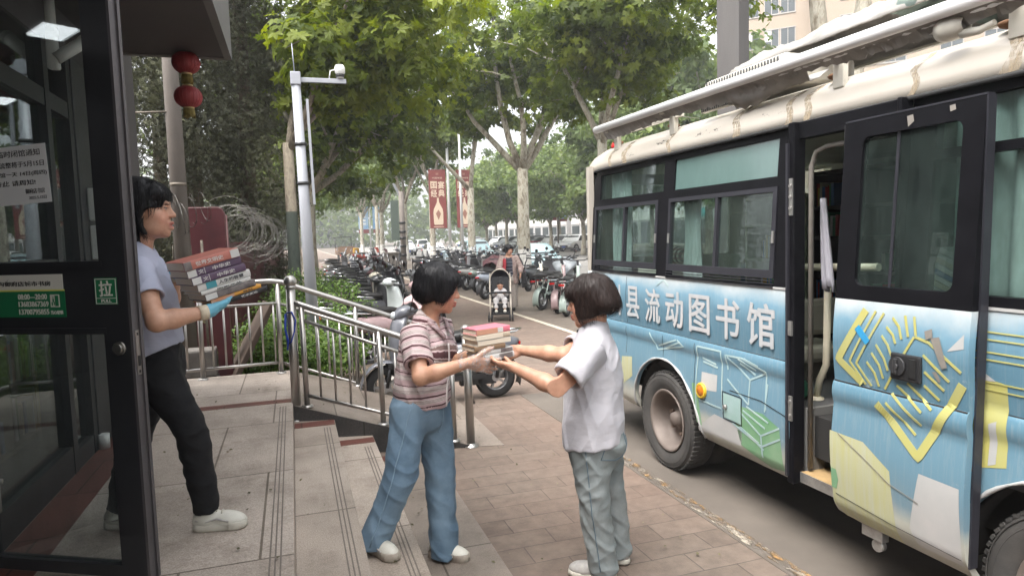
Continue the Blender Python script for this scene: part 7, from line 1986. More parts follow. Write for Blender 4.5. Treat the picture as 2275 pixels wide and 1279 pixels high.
# ================================================================== woman in the striped shirt
def woman_striped():
 t = thing('person', 'woman in a pink and brown striped shirt and wide blue jeans handing over books', 'person', (0, 0, 0))
 f = nrm(A3(.79, -.61, 0)); l = A3(-f[1], f[0], 0)
 pel = A3(.640, 3.665, .915); chest = A3(.672, 3.672, 1.19); nb = A3(.690, 3.668, 1.355)
 shR, shL = A3(.592, 3.545, 1.285), A3(.790, 3.800, 1.285)
 elR, wrR = A3(.588, 3.375, 1.092), A3(.822, 3.278, 1.165)
 elL, wrL = A3(.800, 3.720, 1.075), A3(.880, 3.560, 1.150)
 hipR, hipL = A3(.560, 3.590, .885), A3(.715, 3.735, .875)
 knR, anR = A3(.478, 3.495, .545), A3(.345, 3.520, .245)
 knL, anL = A3(.727, 3.66, .455), A3(.722, 3.625, .095)
 hc = A3(.752, 3.645, 1.515); M = frame((.965, -.26, 0), pitch=.20); s = 1.06
 hdR = nrm(A3(.93, -.02, -.24)); nR = nrm(A3(.10, .92, .25))
 hdL = nrm(A3(.16, -.06, .03)); nL = nrm(A3(.45, -.75, .1))
 S = Field(*box_of([pel, hc + A3(0, 0, .2), wrR + A3(.25, -.1, -.08), shL, anR, anL, hc], .16), H_BODY)
 P = head(S, hc, M, s)
 S.cap(nb - A3(0, 0, .03), P(-.020, 0, -.075), .054, .050, .02)
 S.chain([(pel, .150, .095), (A3(.655, 3.668, 1.03), .130, .095), (chest, .145, .100), (A3(.690, 3.672, 1.29), .13, .075)], l, .03)
 S.cap(shR, shL, .045, .045, .03)
 S.cap(A3(.690, 3.66, 1.32) + l * .07, A3(.690, 3.66, 1.32) - l * .07, .04, .04, .03)
 arm(S, shR, elR, wrR, 1.02); arm(S, shL, elL, wrL, 1.0)
 hand(S, wrR, hdR, nR, tsign=1, s=1.05, curl=(.10, .12, .16, .2), spread=.28, thumb=(.6, .75, .15))
 hand(S, wrL, hdL, nL, tsign=1, s=1.0, curl=(.2, .22, .24, .26), spread=.1)
 for a, b, c in ((hipR, knR, anR), (hipL, knL, anL)):
  S.cap(a, b, .055, .036, .03); S.cap(b, c, .036, .030, .03)
 emit_field(S, 'body', M_skin, t, 2, paint=lambda V: face_paint(V, P, s, SKIN))
 G = Field(*box_of([wrR, wrR + hdR * .2], .09), .004)
 hand(G, wrR, hdR, nR, tsign=1, s=1.05, curl=(.10, .12, .16, .2), spread=.28, thumb=(.6, .75, .15), grow=.004, k=.010)
 G.cap(wrR - nrm(wrR - elR) * .035, wrR + hdR * .02, .034, .030, .012)
 emit_field(G, 'plastic_glove', M_film, t, 1, rip=[(.004, (60, 60, 60), 2)])
 G = Field(*box_of([wrL, wrL + hdL * .2], .09), .004)
 hand(G, wrL, hdL, nL, tsign=1, s=1.0, curl=(.2, .22, .24, .26), spread=.1, grow=.004, k=.010)
 G.cap(wrL - nrm(wrL - elL) * .03, wrL + hdL * .02, .034, .030, .012)
 emit_field(G, 'plastic_glove', M_film, t, 1, rip=[(.004, (60, 60, 60), 2)])
 Hf = Field(hc - .19, hc + .19, .004); hair_field(Hf, P, M, s, 'bob_short')
 V, Q, _ = Hf.mesh(2); V = ripple(V, Q, [(.0014, (90, 90, 9), 3), (.003, (26, 26, 4), 5)])
 ho = np_mesh('hair', V, Q, M_hair_black, t); strands(V, Q, P, M, s, ho, M_hair_black, np.random.default_rng(2), 1700, .050)
 C = Field(*box_of([A3(.45, 3.4, .80), A3(.95, 3.98, 1.40), elR], .10), .005)
 hem = A3(.640, 3.660, .925)
 st = [(hem - A3(0, 0, .03), .182, .148), (A3(.642, 3.662, .99), .180, .146), (A3(.652, 3.666, 1.07), .172, .138), (chest - A3(0, 0, .03), .172, .138), (A3(.680, 3.675, 1.235), .165, .118), (A3(.690, 3.672, 1.312), .125, .082), (A3(.692, 3.668, 1.358), .076, .068)]
 C.chain(st, l, .03, aux=0.0)
 C.ell(A3(.672, 3.672, 1.165) + f * .085 - l * .065, (.060, .066, .062), np.stack([f, l, A3(0, 0, 1)]), .04); C.ell(A3(.672, 3.672, 1.165) + f * .085 + l * .065, (.060, .066, .062), np.stack([f, l, A3(0, 0, 1)]), .04)
 for sh, el in ((shR, elR), (shL, elL)):
  e = sh + (el - sh) * .70; d = nrm(el - sh)
  C.cap(A3(.690, 3.672, 1.285), sh, .055, .058, .03)
  C.ecap(sh - d * .03, e, (.066, .066), (.074, .070), l, .03, aux=(.30, np.linalg.norm(e - sh)))
  C.ecap(e - d * .05, e + d * .03, (.050, .050), (.066, .062), l, .004, sub=True)
 C.ell(A3(.695, 3.664, 1.380) + f * .02, (.062, .058, .050), np.stack([f, l, A3(0, 0, 1)]), .01, sub=True)
 C.cap(A3(.700, 3.662, 1.375) + f * .05, A3(.690, 3.668, 1.235) + f * .125, .034, .010, .008, sub=True)
 C.ecap(hem - A3(0, 0, .08), hem + A3(0, 0, .02), (.168, .134), (.150, .118), l, .004, sub=True)
 C.plane_cut(hem - A3(0, 0, .022), nrm(A3(-.22 * f[0] - .0, -.22 * f[1], -1)))
 so = emit_field(C, 'shirt', M_stripe, t, 5, rip=[(.006, (9, 9, 9), 7), (.005, (7, 7, 6), 1, 8), (.005, (6, 6, 12), 4, -6)], mask=lambda V: np.clip((1.36 - V[:, 2]) / .12, .15, 1))
 M_zip = pm('white_zip_tape', (0.62, 0.56, 0.55), 0.6)
 src = A3(*(chest + f * 1.2));
 stitch(so, [tuple(A3(.690, 3.668, 1.215) + f * .3), tuple(A3(.675, 3.668, 1.10) + f * .3), tuple(A3(.650, 3.662, .985) + f * .3), tuple(hem + f * .3 - A3(0, 0, .035))], src, .0065, M_zip, 'zip', t, .001)
 c = MB()
 for sg in (1, -1):
  ring = [A3(.660, 3.67, 1.372) - f * .045, A3(.688, 3.668, 1.380) + l * sg * .066, A3(.700, 3.664, 1.335) + l * sg * .062 + f * .060, A3(.700, 3.664, 1.268) + l * sg * .030 + f * .108]
  pts = []
  for a, b in zip(ring, ring[1:]): pts += [a + (b - a) * i / 6 for i in range(6)]
  pts.append(ring[-1]); rows = []
  for i, p in enumerate(pts):
   o_ = nrm(l * sg * (.8 if i > 6 else .5) + f * (.5 if i > 8 else -.2) + A3(0, 0, -.45)); wd = .030 + .012 * math.sin(PI * i / len(pts)) + .003 * math.sin(i * 2.1)
   rows.append([tuple(p + A3(0, 0, .006)), tuple(p + o_ * wd * .5 + A3(0, 0, .008)), tuple(p + o_ * wd + A3(0, 0, -.006))])
  c.loft(rows, 0, False, True, closed=False)
 co = c.build('collar', pm('pink_knit', (0.50, 0.40, 0.41), 0.9, c2=(0.16, 0.08, 0.08), vscale=26), t); md = co.modifiers.new('s', 'SOLIDIFY'); md.thickness = .004
 J = Field(*box_of([pel, anR - A3(.06, 0, .1), anL - A3(0, 0, .1), hipL, hipR], .17), .0055)
 J.chain([(pel + A3(0, 0, .10), .150, .112), (pel + A3(0, 0, .0), .170, .128), (pel - A3(0, 0, .08), .170, .128)], l, .03)
 J.ell(pel - f * .06 - A3(0, 0, .05), (.10, .150, .11), np.stack([f, l, A3(0, 0, 1)]), .04)
 for a, b, c_, hz in ((hipR, knR, anR, .040), (hipL, knL, anL, .055)):
  d = nrm(c_ - b); bot = c_ + d * hz
  J.chain([(a, .094, .098), (a + (b - a) * .5, .090, .092), (b, .082, .082), (b + (bot - b) * .5, .078, .078), (bot, .084, .080), (bot - A3(0, 0, .06), .086, .081)], l, .035)
  J.box_cut(bot - A3(.2, .2, .3), bot + A3(.2, .2, .1), bot[2] - .022)
  J.ecap(bot - A3(0, 0, .06), bot + A3(0, 0, .03), (.075, .070), (.055, .05), l, .003, sub=True)
 def jm(V): return np.clip((1.0 - V[:, 2]) / .12, .25, 1)
 jo = emit_field(J, 'jeans', M_denim, t, 9, rip=[(.010, (9, 9, 1.6), 3), (.007, (5, 5, 9), 8), (.005, (5, 5, 10), 2, 6), (.004, (9, 9, 3), 5, 2)], mask=jm)
 M_st = pm('denim_seam', (0.20, 0.29, 0.37), 0.9)
 stitch(jo, [tuple(hipR - l * .3 + f * .05 + A3(0, 0, .0)), tuple(knR - l * .3), tuple(anR - l * .3 - A3(0, 0, .06))], tuple(A3(.5, 3.5, .6) - l * 1.5), .003, M_st, 'side_seam', jo)
 stitch(jo, [tuple(pel - l * .10 + f * .3 + A3(0, 0, .03)), tuple(pel - l * .135 + f * .25 - A3(0, 0, .04)), tuple(pel - l * .17 + f * .12 - A3(0, 0, .06))], tuple(pel + f * 1.2 - l * .7), .003, M_st, 'pocket_seam', jo)
 stitch(jo, [tuple(pel + f * .3 - A3(0, 0, .0)), tuple(pel + f * .3 - A3(0, 0, .11)), tuple(pel + f * .25 - A3(0, 0, .16))], tuple(pel + f * 1.2), .0028, M_st, 'fly_seam', jo)
 for an, toe in ((A3(.345, 3.520, .235), A3(.420, 3.385, .152)), (A3(.705, 3.640, .09), A3(.835, 3.545, .002))):
  F = Field(*box_of([an, toe], .12), .0045); g, d, L = shoe(F, an, toe, 1.0); F.plane_cut((0, 0, toe[2] + .02), (0, 0, -1))
  sh = emit_field(F, 'shoe', M_shoe, t, 2); sole_mesh(g, d, L, 'sole', M_sole2, sh, 1.05, .040); laces(g, d, L, sh)
 return t
woman_striped()
# ================================================================== woman in the white T-shirt
def woman_white():
 t = thing('person', 'woman in a white T-shirt with a black collar and pale jeans, seen from behind', 'person', (0, 0, 0))
 f = nrm(A3(-.83, .555, 0)); l = A3(-f[1], f[0], 0)
 pel = A3(1.435, 3.13, .79); chest = A3(1.440, 3.14, 1.10); nb = A3(1.452, 3.135, 1.31)
 shL, shR = A3(1.362, 2.995, 1.222), A3(1.520, 3.290, 1.225)
 elL, wrL = A3(1.165, 2.925, 1.068), A3(1.010, 3.140, 1.150)
 elR, wrR = A3(1.312, 3.225, 1.170), A3(1.150, 3.440, 1.176)
 hipL, hipR = A3(1.375, 3.075, .78), A3(1.505, 3.19, .775)
 knL, anL = A3(1.400, 3.07, .41), A3(1.452, 3.09, .07)
 knR, anR = A3(1.560, 3.215, .41), A3(1.610, 3.235, .07)
 hc = A3(1.432, 3.140, 1.448); M = frame((-.80, .60, 0), pitch=.14); s = 1.06
 hdL = nrm(A3(-.10, .13, .008)); nL = nrm(A3(.35, .45, .85))
 hdR = nrm(A3(-.10, .06, -.02)); nR = nrm(A3(-.2, -.75, .55))
 S = Field(*box_of([pel, hc + A3(0, 0, .2), wrL + A3(-.22, .2, -.08), shR, anR, anL, wrR], .16), H_BODY)
 P = head(S, hc, M, s)
 S.cap(nb - A3(0, 0, .03), P(-.020, 0, -.075), .056, .052, .02)
 S.chain([(pel, .150, .10), (A3(1.437, 3.135, .92), .135, .10), (chest, .150, .105), (A3(1.445, 3.14, 1.24), .13, .075)], l, .03)
 S.cap(shR, shL, .045, .045, .03); S.cap(A3(1.447, 3.14, 1.265) + l * .07, A3(1.447, 3.14, 1.265) - l * .07, .042, .042, .03)
 arm(S, shL, elL, wrL, 1.0); arm(S, shR, elR, wrR, 1.0)
 hand(S, wrL, hdL, nL, tsign=1, s=1.0, curl=(.22, .25, .28, .32), spread=.12, thumb=(.75, .3, .75))
 hand(S, wrR, hdR, nR, tsign=-1, s=1.0, curl=(.24, .26, .28, .32), spread=.1, thumb=(.6, .5, .4))
 for a, b, c in ((hipR, knR, anR), (hipL, knL, anL)):
  S.cap(a, b, .055, .036, .03); S.cap(b, c, .036, .030, .03)
 emit_field(S, 'body', M_skin, t, 2, paint=lambda V: face_paint(V, P, s, (0.50, 0.28, 0.19)))
 Hf = Field(hc - .20, hc + .20, .004); hair_field(Hf, P, M, s, 'bob_flared')
 V, Q, _ = Hf.mesh(2); V = ripple(V, Q, [(.0014, (90, 90, 9), 3), (.004, (26, 26, 4), 5)])
 ho = np_mesh('hair', V, Q, M_hair_brown, t); strands(V, Q, P, M, s, ho, M_hair_brown, np.random.default_rng(3), 1700, .055)
 C = Field(*box_of([A3(1.15, 2.8, .66), A3(1.72, 3.5, 1.32), elL], .10), .005)
 hem = A3(1.430, 3.128, .745)
 st = [(hem - A3(0, 0, .03), .186, .158), (A3(1.432, 3.13, .85), .180, .150), (A3(1.437, 3.135, .98), .174, .142), (chest, .176, .140), (A3(1.444, 3.14, 1.175), .168, .118), (A3(1.449, 3.14, 1.272), .122, .084), (A3(1.453, 3.137, 1.322), .078, .070)]
 C.chain(st, l, .03)
 C.ell(chest + f * .085 - l * .06, (.055, .062, .06), np.stack([f, l, A3(0, 0, 1)]), .04); C.ell(chest + f * .085 + l * .06, (.055, .062, .06), np.stack([f, l, A3(0, 0, 1)]), .04)
 for sh, el in ((shR, elR), (shL, elL)):
  e = sh + (el - sh) * .72; d = nrm(el - sh)
  C.cap(A3(1.447, 3.14, 1.225), sh, .056, .060, .03)
  C.ecap(sh - d * .03, e, (.070, .070), (.082, .076), A3(0, 0, 1), .03)
  C.ecap(e - d * .05, e + d * .03, (.055, .055), (.075, .068), A3(0, 0, 1), .004, sub=True)
 C.ell(A3(1.452, 3.137, 1.345) + f * .022, (.070, .062, .050), np.stack([f, l, A3(0, 0, 1)]), .008, sub=True)
 C.ecap(hem - A3(0, 0, .08), hem + A3(0, 0, .02), (.172, .146), (.160, .130), l, .004, sub=True)
 C.plane_cut(hem - A3(0, 0, .028), nrm(A3(.10 * .9, -.10, -1)))
 so = emit_field(C, 'tshirt', M_whiteT, t, 7, rip=[(.007, (6, 6, 3), 7), (.006, (6, 6, 4), 1, 7), (.0045, (8, 8, 7), 4, -6)], mask=lambda V: np.clip((1.30 - V[:, 2]) / .12, .1, 1))
 M_seam = pm('tshirt_seam', (0.44, 0.43, 0.48), 0.9)
 for sg, sh in ((1, shL), (-1, shR)):
  q = sh - l * sg * .012
  stitch(so, [tuple(q + A3(0, 0, .06) + f * .0 + l * sg * .05), tuple(q - f * .05 + A3(0, 0, .03) + l * sg * .03), tuple(q - f * .08 - A3(0, 0, .03)), tuple(q - f * .08 - A3(0, 0, .09))], tuple(chest - f * .9 + l * sg * .9 + A3(0, 0, .3)), .0014, M_seam, 'sleeve_seam', so, .0004)
 for dz in (.012, .017): stitch(so, [tuple(hem + A3(0, 0, dz - .028) + l * a - f * b) for a, b in ((.20, -.10), (.19, .06), (.10, .2), (-.10, .2), (-.2, .02))], tuple(hem - f * .9 + l * .5), .0010, M_seam, 'hem_stitch', so, .0004)
 c = MB(); pts = []
 for i in range(40):
  a = 2 * PI * i / 40; q = A3(1.452, 3.137, 1.327) + f * .012 + f * .072 * math.cos(a) + l * .067 * math.sin(a) - A3(0, 0, .030 * (math.cos(a) * .5 + .5))
  pts.append(tuple(q))
 c.tube(pts, .0088, 8, closed=True); c.build('collar', M_collar, t)
 J = Field(*box_of([pel, anR - A3(0, 0, .1), anL - A3(0, 0, .1), hipL, hipR], .16), .0055)
 J.chain([(pel + A3(0, 0, .06), .150, .124), (pel - A3(0, 0, .04), .158, .132), (pel - A3(0, 0, .12), .150, .125)], l, .03)
 J.ell(pel - f * .06 - A3(0, 0, .07), (.10, .135, .11), np.stack([f, l, A3(0, 0, 1)]), .04)
 for a, b, c_ in ((hipR, knR, anR), (hipL, knL, anL)):
  d = nrm(c_ - b); bot = c_ + d * .025
  J.chain([(a, .088, .100), (a + (b - a) * .5, .083, .090), (b, .073, .078), (b + (bot - b) * .5, .071, .075), (bot, .070, .074)], l, .035)
  J.ecap(bot - d * .05, bot + d * .02, (.05, .054), (.064, .068), l, .003, sub=True)
 jo = emit_field(J, 'jeans', M_pale, t, 9, rip=[(.006, (9, 9, 3), 3), (.0045, (6, 6, 9), 8, 7), (.0035, (8, 8, 14), 2, -6), (.003, (12, 12, 3), 5, 2)])
 M_st = pm('pocket_stitch', (0.10, 0.15, 0.19), 0.9); b0 = pel - f * .3
 for sg in (1, -1):
  q = b0 + l * sg * .075 - A3(0, 0, .045)
  stitch(jo, [tuple(q + l * .052 + A3(0, 0, .055)), tuple(q + l * .050 - A3(0, 0, .045)), tuple(q - A3(0, 0, .065)), tuple(q - l * .050 - A3(0, 0, .045)), tuple(q - l * .052 + A3(0, 0, .055)), tuple(q + l * .052 + A3(0, 0, .055))], tuple(pel - f * 1.4), .0022, M_st, 'back_pocket', jo)
 stitch(jo, [tuple(hipL + l * .3), tuple(knL + l * .3), tuple(anL + l * .3)], tuple(A3(1.4, 3.07, .5) + l * 1.4), .0025, M_st, 'side_seam', jo)
 for an, dd in ((anL, nrm(A3(-.6, .5, 0))), (anR, nrm(A3(-.4, .75, 0)))):
  toe = an + dd * .175; toe[2] = .006
  F = Field(*box_of([an, toe], .12), .0045); g, d, L = shoe(F, an, toe, 1.0); F.plane_cut((0, 0, toe[2] + .02), (0, 0, -1))
  sh = emit_field(F, 'shoe', M_shoegrey, t, 2); sole_mesh(g, d, L, 'sole', M_sole, sh)
 return t
woman_white()
# ================================================================== woman behind the glass door
def woman_lilac():
 t = thing('person', 'woman in a lilac T-shirt and black trousers carrying books behind the glass door', 'person', (0, 0, 0))
 f = nrm(A3(1.0, .04, 0)); l = A3(-f[1], f[0], 0)
 pel = A3(-.640, 3.50, 1.290); chest = A3(-.665, 3.50, 1.56); nb = A3(-.672, 3.50, 1.775)
 shR, shL = A3(-.650, 3.340, 1.690), A3(-.660, 3.665, 1.695)
 elR, wrR = A3(-.560, 3.165, 1.478), A3(-.372, 3.270, 1.500)
 elL, wrL = A3(-.600, 3.735, 1.480), A3(-.545, 3.610, 1.675)
 hipR, hipL = A3(-.630, 3.420, 1.260), A3(-.655, 3.575, 1.260)
 knR, anR = A3(-.488, 3.37, .945), A3(-.445, 3.42, .545)
 knL, anL = A3(-.765, 3.61, .88), A3(-.862, 3.605, .535)
 hc = A3(-.628, 3.50, 1.958); M = frame((.985, -.10, 0), pitch=-.02); s = 1.06
 hdR = nrm(A3(.120, .115, .045)); nR = nrm(A3(-.25, .35, .9))
 hdL = nrm(A3(.10, -.06, -.01)); nL = nrm(A3(.45, -.7, -.2))
 S = Field(*box_of([pel, hc + A3(0, 0, .2), wrR + A3(.22, .2, -.05), shL, elR, anR, anL], .16), H_BODY)
 P = head(S, hc, M, s, .006)
 S.cap(nb - A3(0, 0, .03), P(-.022, 0, -.075), .053, .050, .02)
 S.chain([(pel, .145, .095), (A3(-.652, 3.5, 1.41), .125, .092), (chest, .140, .100), (A3(-.667, 3.5, 1.71), .125, .072)], l, .03)
 S.cap(shR, shL, .044, .044, .03); S.cap(A3(-.670, 3.5, 1.735) + l * .07, A3(-.670, 3.5, 1.735) - l * .07, .042, .042, .03)
 arm(S, shR, elR, wrR, 1.0); arm(S, shL, elL, wrL, 1.0)
 HR = dict(tsign=-1, s=1.0, curl=(.16, .18, .22, .26), spread=.14, thumb=(.7, .55, .55)); HL = dict(tsign=1, s=1.0, curl=(.25, .28, .3, .32), spread=.1)
 hand(S, wrR, hdR, nR, **HR); hand(S, wrL, hdL, nL, **HL)
 for a, b, c in ((hipR, knR, anR), (hipL, knL, anL)):
  S.cap(a, b, .055, .036, .03); S.cap(b, c, .036, .030, .03)
 emit_field(S, 'body', M_skin, t, 2, paint=lambda V: face_paint(V, P, s, (0.53, 0.315, 0.22)))
 for wr, el, hd, n, kw in ((wrR, elR, hdR, nR, HR), (wrL, elL, hdL, nL, HL)):
  G = Field(*box_of([wr, wr + hd * .2], .09), .004); hand(G, wr, hd, n, grow=.0035, k=.008, **kw)
  G.cap(wr - nrm(wr - el) * .012, wr + hd * .02, .033, .030, .012)
  go = emit_field(G, 'blue_glove', M_glove, t, 1, rip=[(.002, (70, 70, 70), 2)])
  q = MB(); a_ = wr - nrm(wr - el) * .042; b_ = wr - nrm(wr - el) * .004
  q.tube([tuple(a_), tuple(a_ + (b_ - a_) * .5), tuple(b_)], [.034, .0335, .0345], 20); q.build('cuff', M_cuff, go)
 Hf = Field(hc - .20, hc + .20, .004); hair_field(Hf, P, M, s, 'tied')
 V, Q, _ = Hf.mesh(2); V = ripple(V, Q, [(.0015, (80, 80, 9), 3), (.006, (26, 26, 10), 5)])
 ho = np_mesh('hair', V, Q, M_hair_black, t); strands(V, Q, P, M, s, ho, M_hair_black, np.random.default_rng(4), 1700, .055)
 C = Field(*box_of([A3(-.92, 3.2, 1.28), A3(-.42, 3.85, 1.80), elR], .09), .005)
 hem = A3(-.642, 3.50, 1.335)
 st = [(hem - A3(0, 0, .03), .165, .135), (A3(-.645, 3.5, 1.42), .158, .126), (chest, .160, .130), (A3(-.666, 3.5, 1.65), .155, .108), (A3(-.669, 3.5, 1.735), .118, .080), (A3(-.671, 3.5, 1.785), .074, .066)]
 C.chain(st, l, .03)
 C.ell(chest + f * .08 - l * .06, (.050, .058, .055), np.stack([f, l, A3(0, 0, 1)]), .04); C.ell(chest + f * .08 + l * .06, (.050, .058, .055), np.stack([f, l, A3(0, 0, 1)]), .04)
 for sh, el in ((shR, elR), (shL, elL)):
  e = sh + (el - sh) * .56; d = nrm(el - sh)
  C.cap(A3(-.668, 3.5, 1.69), sh, .054, .056, .03); C.ecap(sh - d * .03, e, (.064, .064), (.070, .070), f, .03)
  C.ecap(e - d * .05, e + d * .03, (.050, .050), (.063, .063), f, .004, sub=True)
 C.ell(A3(-.671, 3.5, 1.806) + f * .016, (.062, .058, .040), np.stack([f, l, A3(0, 0, 1)]), .008, sub=True)
 C.ecap(hem - A3(0, 0, .08), hem + A3(0, 0, .02), (.150, .120), (.14, .11), l, .004, sub=True)
 C.plane_cut(hem - A3(0, 0, .02), nrm(A3(.25, 0, -1)))
 emit_field(C, 'tshirt', M_lilac, t, 7, rip=[(.006, (7, 7, 4), 7), (.0055, (6, 6, 5), 1, 8), (.004, (7, 7, 9), 4, -7)], mask=lambda V: np.clip((1.76 - V[:, 2]) / .12, .1, 1))
 J = Field(*box_of([pel, anR - A3(0, 0, .08), anL - A3(0, 0, .08), hipL, hipR], .16), .0055)
 J.chain([(pel + A3(0, 0, .10), .138, .108), (pel, .156, .126), (pel - A3(0, 0, .08), .152, .126)], l, .03)
 J.ell(pel - f * .06 - A3(0, 0, .05), (.10, .135, .11), np.stack([f, l, A3(0, 0, 1)]), .04)
 for a, b, c_ in ((hipR, knR, anR), (hipL, knL, anL)):
  d = nrm(c_ - b); bot = c_ + d * .0
  J.chain([(a, .084, .094), (a + (b - a) * .5, .076, .082), (b, .062, .066), (b + (bot - b) * .5, .057, .061), (bot, .052, .056)], l, .035)
  J.ecap(bot - d * .04, bot + d * .02, (.040, .043), (.047, .051), l, .003, sub=True)
 emit_field(J, 'trousers', M_blacktr, t, 9, rip=[(.006, (8, 8, 3), 3), (.006, (6, 6, 10), 8, 6), (.003, (9, 9, 14), 2, -5)])
 for an, toe in ((A3(-.445, 3.42, .525), A3(-.285, 3.395, .452)), (A3(-.862, 3.605, .525), A3(-.74, 3.555, .452))):
  F = Field(*box_of([an, toe], .12), .0045); g, d, L = shoe(F, an, toe, 1.03); F.plane_cut((0, 0, toe[2] + .02), (0, 0, -1))
  sh = emit_field(F, 'shoe', M_shoe, t, 2); sole_mesh(g, d, L, 'sole', M_sole, sh, 1.05, .032)
  laces(g, d, L, sh)
 return t
woman_lilac()
# ------------------------------------------------------------------ books
M_page = pm('paper_edge', (0.74, 0.67, 0.55), 0.85, c2=(0.60, 0.53, 0.43), vscale=40, stretch=(0.5, 0.5, 60))
def book(label, origin, ux, uy, uz, L, W, T, cover, spine_txt=None, txtmat=None, group=None, patches=(), spine_front=True):
 """closed book: spine along ux on the -uy side, thickness along uz; origin = lower near-left corner"""
 ux, uy, uz = map(Vector, (ux, uy, uz)); o = Vector(origin)
 t = thing('book', label, 'book', o, 0, group)
 def bx(mb, a, b, mi=0):
  vs = []
  for k_ in (a[2], b[2]):
   for i, j in ((a[0], a[1]), (b[0], a[1]), (b[0], b[1]), (a[0], b[1])): vs.append(ux * i + uy * j + uz * k_)
  mb.add(vs, [(0, 3, 2, 1), (4, 5, 6, 7), (0, 1, 5, 4), (1, 2, 6, 5), (2, 3, 7, 6), (3, 0, 4, 7)], mi)
 c = MB(); th = .0022
 bx(c, (0, 0, 0), (L, W, th)); bx(c, (0, 0, T - th), (L, W, T))
 rows = []
 for i in range(7):
  a = -PI / 2 + PI * i / 6; y = -.004 * math.cos(a); z = T / 2 + (T / 2) * math.sin(a); rows.append((y, z))
 vs = [ux * x + uy * (y if k_ == 0 else .002) + uz * z for x in (0, L) for k_ in (0, 1) for y, z in rows]
 n = 7; fs = []
 for i in range(n - 1): fs.append((i, i + 1, 2 * n + i + 1, 2 * n + i)); fs.append((n + i + 1, n + i, 3 * n + i, 3 * n + i + 1))
 fs.append(list(range(n)) + [n + i for i in range(n)][::-1]); fs.append([2 * n + i for i in range(n)][::-1] + [3 * n + i for i in range(n)])
 fs.append((0, 2 * n, 3 * n, n)); fs.append((n - 1, 2 * n - 1, 4 * n - 1, 3 * n - 1))
 c.add(vs, fs)
 mats = [cover] + [p[1] for p in patches] + ([txtmat] if txtmat else [])
 for i, p in enumerate(patches):
  a, b_ = p[0]; bx(c, (a * L, -.0047, .002), (b_ * L, -.0036, T - .002), 1 + i)
 if spine_txt:
  for txt, fx, wd in spine_txt:
   text_mb(c, txt, .02, o * 0 + ux * (fx * L) + uy * (-.0052) + uz * (T / 2), ux, uz, .0008, len(mats) - 1, .0003, fit=(wd * L, T * .52))
 c.build('cover', mats, t)
 p = MB(); bx(p, (.004, .0022, th + .0002), (L - .004, W - .004, T - th - .0002)); p.build('pages', M_page, t)
 return t
def bm_(n, c, **k): return pm('book_' + n, c, .45, **k)
B_red = bm_('coral_red', (0.50, 0.18, 0.14), var=0.15, vscale=8); B_pur = bm_('dull_purple', (0.115, 0.072, 0.125), var=0.15, vscale=9); B_wh = bm_('grey_white', (0.60, 0.59, 0.57), var=0.08, vscale=9)
B_teal = bm_('teal', (0.06, 0.27, 0.32)); B_or = bm_('orange', (0.62, 0.30, 0.05)); B_blk = bm_('black', (0.02, 0.02, 0.022)); B_beige = bm_('beige', (0.45, 0.38, 0.29), var=0.1, vscale=8)
B_pink = bm_('pink', (0.60, 0.17, 0.22)); B_brown = bm_('brown', (0.26, 0.17, 0.10), var=.15, vscale=8); B_photo = bm_('dark_photo', (0.06, 0.05, 0.05), c2=(0.30, 0.26, 0.25), vscale=16); B_or2 = bm_('orange_photo', (0.55, 0.18, 0.05), c2=(0.5, 0.45, 0.4), vscale=14)
B_cor2 = bm_('coral_pale', (0.58, 0.30, 0.20), var=.1)
TW = bm_('spine_white', (0.62, 0.60, 0.58)); TD = bm_('spine_dark', (0.05, 0.05, 0.06))
al = R(30); tilt = R(13)
ux = np.array([math.cos(al) * math.cos(tilt), math.sin(al) * math.cos(tilt), math.sin(tilt)]); uy = np.array([-math.sin(al), math.cos(al), 0.0]); uz = np.cross(ux, uy)
o = A3(-.366, 3.268, 1.508)
GB = 'books carried by the woman in lilac'
specs = [('black book at the very bottom of the carried stack', .27, .19, .021, B_blk, [('艺术史论', .6, .35)], TW, (), .055),
   ('thin orange spined book above the black book', .28, .19, .017, B_or, [('百科', .72, .2)], TD, [((.0, .45), B_or2)], .02),
   ('book with a dark photo spine in the lower half of the stack', .275, .19, .030, B_photo, None, None, [((.0, .22), B_wh)], .0),
   ('thin plain white book in the middle of the stack', .27, .19, .017, B_wh, [('历史文丛', .55, .5)], TD, (), -.012),
   ('grey white book with a teal spine block', .285, .19, .033, B_wh, [('人生的智慧', .62, .48)], TD, [((.15, .34), B_teal)], -.018),
   ('lower of two purple spined books', .285, .19, .034, B_pur, [('中华史', .62, .34), ('文', .24, .1)], TW, [((.0, .16), B_wh), ((.305, .315), B_wh)], -.036),
   ('upper of two purple spined books', .285, .19, .034, B_pur, [('中华史', .62, .34), ('文', .24, .1)], TW, [((.0, .16), B_wh), ((.305, .315), B_wh)], -.044),
   ('thick coral red book on top of the carried stack', .29, .19, .040, B_red, [('世界文明史', .45, .5)], TW, [((.0, .13), B_photo), ((.84, 1.0), B_wh)], -.052)]
acc = 0.0
for lab, L, W, T, cv, tx, tm, pt, sh in specs:
 p = o + uz * acc + ux * sh + uy * (.004 * math.sin(acc * 90))
 book(lab, p, ux, uy, uz, L * .88, W, T, cv, tx, tm, GB, pt); acc += T + .0008
al = R(14); ux = np.array([math.cos(al), math.sin(al), 0.035]); ux = nrm(ux); uy = nrm(np.array([-math.sin(al), math.cos(al), -.02])); uz = np.cross(ux, uy)
GC = 'books passed between the two women'
o = A3(.888, 3.338, 1.148); acc = 0.0
